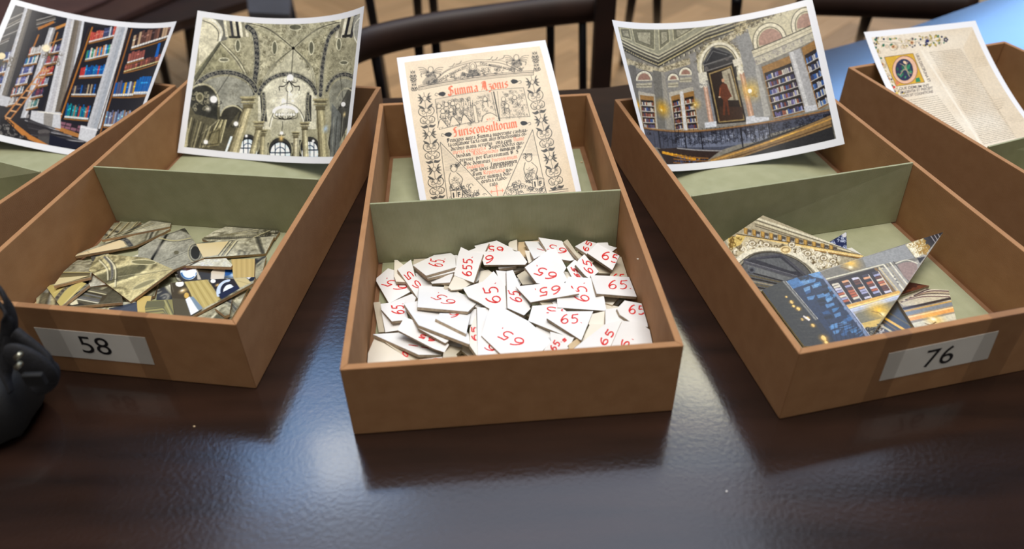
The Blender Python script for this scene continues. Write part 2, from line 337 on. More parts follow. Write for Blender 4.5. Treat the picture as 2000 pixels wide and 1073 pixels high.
class Canvas:
    """artwork of one printed page, kept in page coordinates; pen(...) positions are measured in the picture and unrolled onto the page"""
    def __init__(self, key, w, h, origin, scale, bg):
        self.key = key; self.w = w; self.h = h; self.a = np.ones((h, w, 3)) * (np.array(bg) / 255.0); self.o = origin; self.s = scale
        b, s = SHEETS[key]
        u, v = np.meshgrid(np.linspace(-.02, 1.02, 22), np.linspace(-.02, 1.02, 22)); P = sheet_point(s, u.ravel(), v.ravel())
        q = np.array([project(b2w(p, b)) for p in P])
        self.m = q.mean(0); self.d = q.std(0); A = self.basis(q); self.c, *_ = np.linalg.lstsq(A, np.stack([u.ravel(), v.ravel()], -1), rcond=None)
        # px per canvas unit
        self.k = w / (q[:, 0].max() - q[:, 0].min()) / scale
    def basis(self, q):
        x = (q[:, 0] - self.m[0]) / self.d[0]; y = (q[:, 1] - self.m[1]) / self.d[1]
        return np.stack([x ** i * y ** j for i in range(5) for j in range(5 - i)], -1)
    def T(self, pts):
        q = np.asarray(pts, float) / self.s + np.array(self.o); uv = self.basis(q) @ self.c
        return np.stack([uv[:, 0] * (self.w - 1), (1 - uv[:, 1]) * (self.h - 1)], -1)
    def clip(self, x0, y0, x1, y1):
        return max(0, int(x0)), max(0, int(y0)), min(self.w, int(x1) + 2), min(self.h, int(y1) + 2)
    def blend(self, x0, y0, x1, y1, mask, col, al):
        m = (mask * al)[..., None]; t = self.a[y0:y1, x0:x1]; self.a[y0:y1, x0:x1] = t * (1 - m) + np.array(col) / 255.0 * m
    def poly(self, pts, col, al=1.0, raw=False):
        P = np.asarray(pts, float) if raw else self.T(self.dens(pts))
        x0, y0, x1, y1 = self.clip(P[:, 0].min(), P[:, 1].min(), P[:, 0].max(), P[:, 1].max())
        if x1 <= x0 or y1 <= y0: return
        acc = np.zeros((y1 - y0, x1 - x0)); Q = np.roll(P, -1, 0)
        for sx, sy in ((.25, .25), (.75, .25), (.25, .75), (.75, .75)):
            X = (np.arange(x0, x1) + sx - .5)[None, :, None]; Y = (np.arange(y0, y1) + sy - .5)[:, None, None]
            c = ((P[:, 1] > Y) != (Q[:, 1] > Y)); den = np.where(Q[:, 1] == P[:, 1], 1e-9, Q[:, 1] - P[:, 1])
            acc += ((c & (X < (Q[:, 0] - P[:, 0]) * (Y - P[:, 1]) / den + P[:, 0])).sum(-1) % 2)
        self.blend(x0, y0, x1, y1, acc / 4, col, al)
    def dens(self, pts, n=1):
        return pts
    def line(self, pts, wd, col, al=1.0, closed=False, raw=False):
        P = np.asarray(pts, float) if raw else self.T(pts)
        if closed: P = np.vstack([P, P[:1]])
        r = max(wd * (1 if raw else self.k) / 2, 0.35); al = al * min(1, wd * (1 if raw else self.k) / 0.7)
        x0, y0, x1, y1 = self.clip(P[:, 0].min() - r - 1, P[:, 1].min() - r - 1, P[:, 0].max() + r + 1, P[:, 1].max() + r + 1)
        if x1 <= x0 or y1 <= y0: return
        X, Y = np.meshgrid(np.arange(x0, x1), np.arange(y0, y1)); D = np.full(X.shape, 1e9)
        for a, b in zip(P[:-1], P[1:]):
            d = b - a; L2 = d @ d + 1e-9; t = np.clip(((X - a[0]) * d[0] + (Y - a[1]) * d[1]) / L2, 0, 1)
            D = np.minimum(D, np.hypot(X - a[0] - t * d[0], Y - a[1] - t * d[1]))
        self.blend(x0, y0, x1, y1, np.clip(r + .5 - D, 0, 1), col, al)
    def ell(self, cx, cy, rx, ry, col, al=1.0, a=0.0, fill=True, wd=2, t0=0, t1=2 * PI):
        t = np.linspace(t0, t1, 26); x = rx * np.cos(t); y = ry * np.sin(t); P = np.stack([cx + x * math.cos(a) - y * math.sin(a), cy + x * math.sin(a) + y * math.cos(a)], -1)
        (self.poly(P, col, al) if fill else self.line(P, wd, col, al))
    def glow(self, cx, cy, r, col, al=1.0):
        c = self.T([(cx, cy)])[0]; R = r * self.k; x0, y0, x1, y1 = self.clip(c[0] - R, c[1] - R, c[0] + R, c[1] + R)
        if x1 <= x0 or y1 <= y0: return
        X, Y = np.meshgrid(np.arange(x0, x1), np.arange(y0, y1)); m = np.clip(1 - np.hypot(X - c[0], Y - c[1]) / R, 0, 1) ** 1.6; self.blend(x0, y0, x1, y1, m, col, al)
    def text(self, s, p0, p1, ht, col, bold=0.02, al=1.0):
        """one printed line: baseline from p0 to p1 (picture positions), cap height ht"""
        me = text_mesh(s, 1.0, bold); n = len(me.vertices); co = np.zeros(n * 3); me.vertices.foreach_get('co', co); co = co.reshape(-1, 3)
        x0, x1 = co[:, 0].min(), co[:, 0].max(); y0 = -0.26; p0 = np.array(p0, float); p1 = np.array(p1, float); d = p1 - p0; up = np.array([d[1], -d[0]]) / np.hypot(*d) * ht / 0.72
        u = (co[:, 0] - x0) / (x1 - x0); v = co[:, 1] - y0; Q = self.T(p0 + d * u[:, None] + up * v[:, None])
        for f in me.polygons: self.poly(Q[list(f.vertices)], col, al, raw=True)
        bpy.data.meshes.remove(me)
def vnoise(w, h, cell, seed):
    r = np.random.RandomState(seed); gw, gh = int(w / cell) + 3, int(h / cell) + 3; g = r.rand(gh, gw)
    x = np.arange(w) / cell; y = np.arange(h) / cell; xi = x.astype(int); yi = y.astype(int); fx = x - xi; fy = y - yi; fx = fx * fx * (3 - 2 * fx); fy = fy * fy * (3 - 2 * fy)
    a = g[yi][:, xi]; b = g[yi][:, xi + 1]; c = g[yi + 1][:, xi]; d = g[yi + 1][:, xi + 1]; fx = fx[None]; fy = fy[:, None]
    return (a * (1 - fx) + b * fx) * (1 - fy) + (c * (1 - fx) + d * fx) * fy
def set_ink(me, cols):
    at_ = me.color_attributes.new('ink', 'FLOAT_COLOR', 'POINT'); c = np.ones((len(me.vertices), 4), np.float32)
    x = np.clip(cols, 0, 1); c[:, :3] = np.where(x <= 0.04045, x / 12.92, ((x + 0.055) / 1.055) ** 2.4); at_.data.foreach_set('color', c.ravel())
def grid_mesh(name, pts, nx, ny):
    """pts (ny*nx,3) row-major -> quad mesh"""
    me = bpy.data.meshes.new(name); me.vertices.add(nx * ny); me.vertices.foreach_set('co', pts.astype(np.float32).ravel())
    i, j = np.meshgrid(np.arange(nx - 1), np.arange(ny - 1)); a = (j * nx + i).ravel(); q = np.stack([a, a + nx, a + nx + 1, a + 1], -1)
    n = len(q); me.loops.add(n * 4); me.loops.foreach_set('vertex_index', q.ravel().astype(np.int32)); me.polygons.add(n)
    me.polygons.foreach_set('loop_start', (np.arange(n) * 4).astype(np.int32)); me.polygons.foreach_set('use_smooth', np.ones(n, bool)); me.update(calc_edges=True); me.validate(); return me
def make_print(key, cv, border, label, cat, mat=None, group=None):
    b, s = SHEETS[key]; bx, by, a = BOX[b]
    o0 = sheet_point(s, np.array(.5), np.array(0.)); nx, ny = 49, 29
    u, v = np.meshgrid(np.linspace(0, 1, nx), np.linspace(0, 1, ny)); th = 0.0004
    top = sheet_point(s, u.ravel(), v.ravel()) - o0; bot = sheet_point(s, u.ravel(), v.ravel(), -th) - o0
    bm = bmesh.new(); A = [bm.verts.new(p) for p in top]; B = [bm.verts.new(p) for p in bot]
    for j in range(ny - 1):
        for i in range(nx - 1):
            k = j * nx + i; bm.faces.new((A[k], A[k + 1], A[k + nx + 1], A[k + nx])); bm.faces.new((B[k + nx], B[k + nx + 1], B[k + 1], B[k]))
    rim = [i for i in range(nx)] + [j * nx + nx - 1 for j in range(1, ny)] + [(ny - 1) * nx + i for i in range(nx - 2, -1, -1)] + [j * nx for j in range(ny - 2, 0, -1)]
    for q, r in zip(rim, rim[1:] + rim[:1]): bm.faces.new((A[q], B[q], B[r], A[r]))
    body = from_bm('printed_sheet', bm, [M_PAPER]); w0 = b2w(o0, b); body.location = w0; body.rotation_euler = (0, 0, a)
    tag(body, label, cat, group)
    l, r_, t_, bo = border; i0, i1 = int(l * (cv.w - 1)), int((1 - r_) * (cv.w - 1)); j0, j1 = int(t_ * (cv.h - 1)), int((1 - bo) * (cv.h - 1))
    uu, vv = np.meshgrid(np.arange(i0, i1 + 1) / (cv.w - 1), 1 - np.arange(j0, j1 + 1) / (cv.h - 1))
    P = sheet_point(s, uu.ravel(), vv.ravel(), 0.00008) - o0
    me = grid_mesh('printed_picture', P, uu.shape[1], uu.shape[0]); set_ink(me, cv.a[j0:j1 + 1, i0:i1 + 1].reshape(-1, 3)); link('printed_picture', me, body, [mat or M_PRINT])
    return body

# ---------------------------------------------------------------- artwork printed on the sheets
def arc_pts(cx, cy, rx, ry, a0, a1, n=24):
    t = np.linspace(math.radians(a0), math.radians(a1), n); return np.stack([cx + rx * np.cos(t), cy - ry * np.sin(t)], -1)
def band(c, pts, wd, inner=(62, 64, 68), edge=(188, 184, 150), dark=(40, 42, 46), orn=(168, 164, 140), n=None, seed=0):
    """ornamental rib: light mouldings either side of a dark strip with little scrolls"""
    c.line(pts, wd + 12, dark, .75); c.line(pts, wd + 9, edge); c.line(pts, wd + 3, dark); c.line(pts, wd, inner)
    P = np.array(smooth_path(pts, 4)) if len(pts) < 12 else np.asarray(pts); L = np.concatenate([[0], np.cumsum(np.hypot(*np.diff(P, axis=0).T))]); m = int(L[-1] / (wd * 1.1)) if n is None else n
    for i in range(m):
        s = L[-1] * (i + .5) / m; x = np.interp(s, L, P[:, 0]); y = np.interp(s, L, P[:, 1]); c.ell(x, y, wd * .34, wd * .34, orn, .9, fill=False, wd=2.6, t0=i % 2 * 3, t1=i % 2 * 3 + 4.4); c.ell(x, y, wd * .12, wd * .12, orn, .7)
def scrolls(c, poly, n, col, seed, r=(5, 13), wd=1.8, al=.6):
    rr = random.Random(seed); P = np.asarray(poly, float); x0, y0 = P.min(0); x1, y1 = P.max(0); k = 0; t = 0
    while k < n and t < n * 20:
        t += 1; x, y = rr.uniform(x0, x1), rr.uniform(y0, y1)
        if not inside2(x, y, P): continue
        k += 1; R = rr.uniform(*r); a = rr.uniform(0, 6.28); c.ell(x, y, R, R * .75, col, al, a, False, wd, 0, rr.uniform(2.5, 5.5)); c.ell(x + R * .3 * math.cos(a), y + R * .3 * math.sin(a), R * .3, R * .25, col, al * .8, a)
def inside2(x, y, P):
    c = False
    for i in range(len(P)):
        x1, y1 = P[i][:2]; x2, y2 = P[(i + 1) % len(P)][:2]
        if (y1 > y) != (y2 > y) and x < (x2 - x1) * (y - y1) / (y2 - y1) + x1: c = not c
    return c
def smooth_path(pts, n=5):
    pts = [np.array(p, float) for p in pts]
    if len(pts) < 3: return pts
    out = []; Pp = [pts[0]] + pts + [pts[-1]]
    for i in range(1, len(Pp) - 2):
        a, b, c, d = Pp[i - 1], Pp[i], Pp[i + 1], Pp[i + 2]
        for k in range(n):
            t = k / n; out.append(.5 * ((2 * b) + (-a + c) * t + (2 * a - 5 * b + 4 * c - d) * t * t + (-a + 3 * b - 3 * c + d) * t ** 3))
    out.append(pts[-1]); return out
def S(*p, n=6): return smooth_path(p, n)
def texture(c, amp, cell, seed, tint=(1, 1, 1)):
    n = (vnoise(c.w, c.h, cell, seed) - .5) * 2 * amp; c.a = np.clip(c.a * (1 + n[..., None] * np.array(tint)), 0, 1)
def column(c, x0, y0, x1, y1, w0, w1, lit=(186, 176, 132), sh=(110, 102, 74), cap=True, capc=(170, 160, 116)):
    """round shaft from capital (x0,y0) to foot (x1,y1)"""
    for t0, t1, col in ((-.5, -.3, sh), (-.3, -.05, tuple(int((a + b) / 2) for a, b in zip(lit, sh))), (-.05, .28, lit), (.28, .5, tuple(int(a * .8) for a in lit))):
        c.poly([(x0 + w0 * t0, y0), (x0 + w0 * t1, y0), (x1 + w1 * t1, y1), (x1 + w1 * t0, y1)], col)
    if cap:
        for k, (f, hh) in enumerate(((1.9, .28), (1.55, .2), (1.7, .2), (1.25, .5))):
            yy = y0 - w0 * (1.25 - k * .3); c.poly([(x0 - w0 * f / 2, yy), (x0 + w0 * f / 2, yy), (x0 + w0 * f / 2.3, yy + w0 * hh), (x0 - w0 * f / 2.3, yy + w0 * hh)], capc if k % 2 == 0 else sh); c.line([(x0 - w0 * f / 2, yy + w0 * hh), (x0 + w0 * f / 2, yy + w0 * hh)], 3, (66, 60, 44), .8)
def lamp(c, x, y, r, n=1, arms=True):
    if arms:
        for s in (-1, 1):
            for q in (.9, 1.7): c.line(S((x, y + r * .6), (x + s * r * q * .7, y + r * 1.5), (x + s * r * q * 1.3, y + r * 1.1), (x + s * r * q * 1.2, y + r * .5)), max(2.5, r * .16), (30, 30, 32))
    c.glow(x, y, r * 2.2, (236, 232, 214), .7); c.ell(x, y, r, r, (250, 250, 246))

def art_vault():
    c = Canvas('vault', 470, 340, (0, 0), 2.7778, (150, 146, 116)); W_ = [(1100, 85), (1970, 65), (1780, 880), (1000, 810)]
    stone = (158, 153, 122); lite = (190, 186, 152); dk = (52, 52, 48); c.poly([(900, 0), (2100, 0), (2100, 1000), (900, 1000)], stone)
    c.poly([(1100, 80), (1180, 90), (1215, 170), (1205, 220), (1140, 290), (1080, 370), (1080, 200)], (196, 190, 160))      # pale left lunette
    c.poly(S((1100, 90), (1170, 110), (1210, 170), (1195, 225)) + [(1230, 215), (1245, 90)], (104, 104, 96)); c.line(S((1100, 96), (1165, 118), (1200, 170), (1192, 222)), 9, (206, 204, 186)); c.line(S((1100, 112), (1150, 132), (1184, 172), (1182, 222)), 4, dk)
    for k, cc in enumerate([(206, 200, 170), (150, 144, 118), (60, 60, 66), (188, 182, 156), (44, 44, 50), (208, 202, 176), (128, 124, 104), (196, 190, 164)]):
        x = 1208 + k * 16; c.poly([(x, 85), (x + 15, 85), (x + 30, 200), (x + 16, 200)], cc); x = 1958 - k * 16; c.poly([(x, 60), (x + 15, 60), (x - 16, 205), (x - 30, 205)], cc)
    c.poly([(1240, 195), (1305, 195), (1305, 207), (1243, 207)], dk); c.poly([(1855, 190), (1905, 185), (1900, 200), (1855, 205)], dk)
    c.poly([(1920, 90), (1975, 70), (1960, 230), (1935, 215), (1912, 170)], (150, 150, 140)); c.line(S((1970, 80), (1925, 130), (1922, 200), (1950, 250)), 7, (210, 208, 190))
    c.poly([(1060, 460), (1060, 380), (1195, 235), (1345, 430), (1360, 500), (1260, 400), (1150, 400)], (150, 146, 112))
    c.poly([(1050, 420), (1190, 225), (1205, 225), (1060, 440)], (98, 98, 78)); c.line([(1060, 445), (1200, 232)], 4, dk); c.line(S((1200, 232), (1285, 320), (1335, 410), (1350, 500)), 7, lite); c.line(S((1206, 232), (1292, 320), (1342, 410), (1357, 500)), 3, dk); c.line(S((1195, 236), (1278, 324), (1328, 414), (1342, 500)), 3, dk)
    # four webs of the main vault
    cen = (1592, 262)
    webs = [[(1330, 130), (1420, 110), (1700, 105), (1840, 120), cen], [(1335, 140), cen, (1480, 380), (1410, 480), (1405, 300)], [(1850, 130), cen, (1690, 400), (1715, 500), (1740, 300)], [cen, (1480, 380), (1420, 460), (1560, 400), (1690, 460), (1700, 400)]]
    for w_, cc in zip(webs, [(160, 156, 126), (168, 163, 132), (160, 155, 122), (176, 172, 144)]): c.poly(w_, cc)
    for k, w_ in enumerate(webs[:3]): scrolls(c, w_, 62, (84, 80, 58), k, (6, 15), 2.4, .75); scrolls(c, w_, 30, (206, 202, 170), k + 9, (5, 12), 2.2, .6)
    scrolls(c, [(1215, 230), (1310, 220), (1380, 330), (1370, 480)], 46, (84, 80, 58), 5, (6, 14), 1.8, .6); scrolls(c, [(1090, 400), (1190, 260), (1300, 400)], 46, (82, 80, 56), 6, (6, 13), 1.8, .6)
    scrolls(c, [(1810, 230), (1880, 215), (1830, 330), (1790, 440), (1765, 480)], 36, (84, 80, 58), 7, (5, 13), 1.8, .6); scrolls(c, [(1780, 440), (1890, 250), (1925, 420), (1850, 400)], 34, (82, 80, 56), 8, (5, 12), 1.8, .6)
    for x, y, w2, h2 in ((1490, 260, 11, 34), (1690, 260, 11, 34), (1603, 148, 32, 14), (1290, 248, 11, 30), (1838, 240, 10, 30), (1215, 325, 24, 8), (1865, 340, 20, 8)): c.ell(x, y, w2 + 5, h2 + 5, (196, 192, 160)); c.ell(x, y, w2, h2, (104, 104, 84))
    for a, m_ in (((1340, 125), (1460, 160)), ((1840, 120), (1720, 160)), ((1405, 490), (1480, 360)), ((1712, 500), (1690, 370))): c.line(S(a, m_, cen), 12, (196, 192, 160)); c.line(S(a, m_, cen), 3, dk); 
    for dx in (-7, 7):
        for a, m_ in (((1340, 125), (1460, 160)), ((1840, 120), (1720, 160)), ((1405, 490), (1480, 360)), ((1712, 500), (1690, 370))): c.line(S((a[0] + dx, a[1]), (m_[0] + dx, m_[1]), (cen[0] + dx * .3, cen[1])), 2, (70, 66, 48))
    c.line(S((1340, 120), (1440, 98), (1600, 92), (1740, 96), (1840, 115)), 5, lite); c.line(S((1345, 130), (1450, 108), (1600, 102), (1740, 106), (1836, 124)), 2.5, dk)
    band(c, S((1340, 145), (1378, 180), (1392, 260), (1392, 360), (1372, 505)), 24); band(c, S((1836, 145), (1790, 190), (1765, 270), (1748, 380), (1740, 515)), 22)
    # side arches
    band(c, arc_pts(1222, 520, 170, 128, 170, 12), 20); c.poly(list(arc_pts(1222, 522, 152, 108, 175, 6)) + [(1330, 600), (1180, 640), (1050, 560)], (142, 142, 128))
    band(c, arc_pts(1868, 520, 98, 116, 165, 30), 17); c.poly(list(arc_pts(1868, 525, 84, 98, 170, 30)) + [(1930, 560), (1900, 700), (1790, 600)], (134, 134, 118))
    scrolls(c, [(1130, 470), (1300, 440), (1330, 540), (1200, 600)], 40, (96, 94, 80), 15, (4, 10), 1.6, .5); scrolls(c, [(1790, 470), (1900, 450), (1920, 540), (1830, 600)], 26, (92, 90, 76), 16, (4, 10), 1.6, .5)
    # central bright arch and the halls beyond
    c.poly(list(arc_pts(1560, 540, 160, 138, 178, 2)) + [(1715, 700), (1400, 700)], (196, 192, 166)); band(c, arc_pts(1560, 535, 158, 132, 168, 12), 18)
    c.glow(1560, 520, 130, (232, 228, 206), .8)
    for x, y in ((1492, 502), (1625, 502)): c.ell(x, y, 8, 12, (150, 148, 128), fill=False, wd=3)
    c.poly(list(arc_pts(1560, 700, 92, 130, 178, 2)) + [(1650, 800), (1470, 800)], (170, 166, 138)); c.line(arc_pts(1560, 700, 92, 130, 175, 5), 7, (214, 210, 188)); c.line(arc_pts(1560, 700, 98, 138, 175, 5), 3, dk)
    c.poly([(1410, 520), (1435, 500), (1450, 660), (1420, 660)], (70, 70, 66)); c.poly([(1665, 500), (1690, 520), (1690, 660), (1655, 660)], (70, 70, 66))
    for x0_, s_ in ((1428, 1), (1672, -1)): band(c, S((x0_, 510), (x0_ + s_ * 6, 580), (x0_ - s_ * 4, 650)), 12)
    # dark bays left and right
    c.poly([(1050, 480), (1130, 455), (1190, 520), (1195, 640), (1020, 790), (1020, 640)], (92, 88, 68)); c.poly(list(arc_pts(1100, 560, 80, 95, 175, -10)) + [(1180, 650), (1060, 620)], (60, 60, 54)); c.line(arc_pts(1100, 560, 88, 103, 175, -10), 8, (176, 170, 136)); scrolls(c, [(1050, 500), (1130, 500), (1140, 600), (1050, 600)], 26, (168, 162, 128), 21, (5, 11), 3, .8)
    c.ell(1085, 528, 22, 26, (150, 144, 112)); c.ell(1085, 528, 14, 17, (96, 92, 70))
    c.poly([(1190, 640), (1215, 590), (1290, 570), (1340, 610), (1290, 800), (1160, 800)], (64, 62, 54)); c.line(arc_pts(1260, 640, 64, 66, 170, 20), 7, (170, 164, 130))
    c.poly([(1020, 790), (1000, 815), (1240, 830), (1300, 600), (1230, 700), (1200, 640)], (86, 82, 64))
    for k in range(7): c.poly([(1110 + k * 14, 800 - k * 4), (1116 + k * 14, 800 - k * 4), (1196 + k * 6, 650), (1188 + k * 6, 650)], [(184, 176, 130), (70, 66, 50), (142, 134, 98)][k % 3])
    c.poly([(1130, 720), (1200, 690), (1190, 790), (1110, 800)], (122, 114, 80)); c.line([(1140, 728), (1192, 704), (1184, 780), (1122, 790)], 4, (66, 62, 44), closed=True)
    for k in range(9): c.line([(1005 + k * 16, 800), (1040 + k * 17, 640 + k * 8)], 6, [(176, 168, 126), (60, 58, 46), (134, 128, 94)][k % 3], .8)
    c.poly([(1890, 480), (1925, 470), (1905, 640), (1800, 860), (1780, 780), (1800, 650)], (72, 72, 66)); c.poly([(1800, 560), (1850, 620), (1840, 860), (1790, 860)], (104, 108, 104)); c.line(arc_pts(1880, 600, 60, 120, 150, 60), 7, (160, 156, 130))
    for k in range(6): c.line([(1800 + k * 14, 860), (1812 + k * 17, 640 - k * 6)], 5, [(150, 150, 134), (50, 52, 50), (96, 98, 92)][k % 3], .8)
    # inner windows
    for x, y, r in ((1520, 815, 55), (1345, 790, 48), (1682, 800, 44)):
        c.poly([(x - r - 14, y - 40), (x + r + 14, y - 40), (x + r + 14, 870), (x - r - 14, 870)], (54, 54, 52)); c.ell(x, y, r + 14, r + 22, (150, 146, 116)); c.ell(x, y, r + 8, r + 14, (60, 60, 58)); c.poly(list(arc_pts(x, y + 10, r, r, 180, 0)) + [(x + r, 880), (x - r, 880)], (214, 232, 246))
        for q in (-.5, 0, .5): c.line([(x + r * q, y - r * .7), (x + r * q, 880)], 5, (24, 38, 60))
        c.line(arc_pts(x, y + 10, r * .98, r * .98, 180, 0), 6, (24, 34, 50)); c.line(arc_pts(x, y + 12, r * .5, r * .5, 180, 0), 5, (36, 60, 92)); c.line([(x - r, y + 14), (x + r, y + 14)], 6, (26, 40, 60)); c.poly([(x - r, y + 50), (x + r, y + 50), (x + r, 880), (x - r, 880)], (62, 128, 182), .55)
    c.poly([(1215, 840), (1250, 740), (1262, 740), (1240, 840)], (206, 224, 236))
    # columns
    column(c, 1425, 735, 1420, 850, 26, 28); column(c, 1605, 745, 1602, 860, 24, 26, lit=(204, 196, 160)); column(c, 1404, 700, 1368, 840, 34, 38); column(c, 1654, 700, 1660, 865, 30, 34, lit=(200, 192, 150))
    column(c, 1345, 580, 1262, 835, 46, 68, lit=(196, 184, 138)); column(c, 1738, 590, 1756, 870, 44, 52, lit=(190, 180, 134))
    c.line([(1592, 262), (1582, 400)], 4, (24, 24, 26)); c.ell(1592, 262, 9, 9, (26, 26, 26)); lamp(c, 1575, 422, 18); 
    for s_ in (-1, 1): c.line(S((1570, 440), (1570 + s_ * 28, 468), (1570 + s_ * 55, 470), (1570 + s_ * 52, 490)), 5, (24, 24, 26)); c.line(S((1570, 440), (1570 + s_ * 18, 480), (1570 + s_ * 8, 500)), 4, (24, 24, 26))
    c.line([(1560, 505), (1556, 590)], 3.5, (40, 40, 40)); c.glow(1550, 600, 90, (246, 244, 232), .9)
    for k in range(13): a = PI * k / 12; c.ell(1548 - 62 * math.cos(a), 606 - 26 * math.sin(a), 9, 9, (252, 252, 248))
    for k in range(11): c.line(S((1548, 650), (1548 - 62 + k * 12.4, 640 - (k % 2) * 8), (1548 - 66 + k * 13.2, 614)), 3, (36, 36, 36))
    for k in range(7): c.ell(1500 + k * 16, 622, 7, 7, (236, 234, 222), .9)
    c.line([(1534, 660), (1530, 715)], 3, (30, 30, 30)); lamp(c, 1528, 722, 9); c.glow(1526, 752, 26, (238, 190, 96), .9); lamp(c, 1160, 540, 19); c.glow(1130, 592, 22, (236, 230, 208), .9); lamp(c, 1280, 672, 12); lamp(c, 1118, 772, 11); lamp(c, 1862, 566, 12); c.glow(1868, 622, 22, (246, 214, 140), .9); lamp(c, 1336, 738, 7, arms=False); lamp(c, 1700, 766, 7, arms=False); c.glow(1766, 700, 30, (170, 206, 250), .9)
    c.line([(1245, 405), (1170, 520)], 3, (50, 50, 48)); c.line([(1845, 410), (1862, 550)], 3, (50, 50, 48))
    texture(c, .10, 3, 4); texture(c, .10, 14, 5); g = c.a.mean(-1, keepdims=True); c.a = np.clip(((g + (c.a - g) * .72) - .5) * 1.28 + .555, .03, 1); return c

BOOKC = [(32, 110, 176), (26, 90, 160), (60, 140, 180), (170, 60, 50), (212, 206, 196), (30, 40, 66), (206, 130, 70), (70, 76, 110), (24, 132, 128), (226, 220, 206), (150, 70, 70), (40, 60, 110), (190, 170, 130)]
def books(c, x0, y0, x1, y1, h, cols, seed, n=14, lean=(0, -1), tagc=(236, 236, 232), dark=(26, 24, 30)):
    """a row of spines standing on the shelf line p0-p1, rising h along lean"""
    rr = random.Random(seed); d = np.array([x1 - x0, y1 - y0], float) / n; up = np.array(lean, float) * h
    for i in range(n):
        a = np.array([x0, y0]) + d * i; b = a + d * .92; k = rr.uniform(.78, 1); cc = rr.choice(cols); q = [a, b, b + up * k, a + up * k]; c.poly(q, cc); c.line([a, a + up * k], 1.6, tuple(int(t * .45) for t in cc), .8)
        if tagc is not None: c.poly([a + up * .02, b + up * .02, b + up * .14, a + up * .14], tagc)
        if rr.random() < .5: c.poly([a + up * k * .6, b + up * k * .6, b + up * k * .68, a + up * k * .68], tuple(min(255, int(t * 1.5 + 30)) for t in cc), .8)
    c.line([(x0, y0 + 4), (x1, y1 + 4)], 9, (150, 104, 56)); c.line([(x0, y0 + 9), (x1, y1 + 9)], 3, (60, 38, 22))

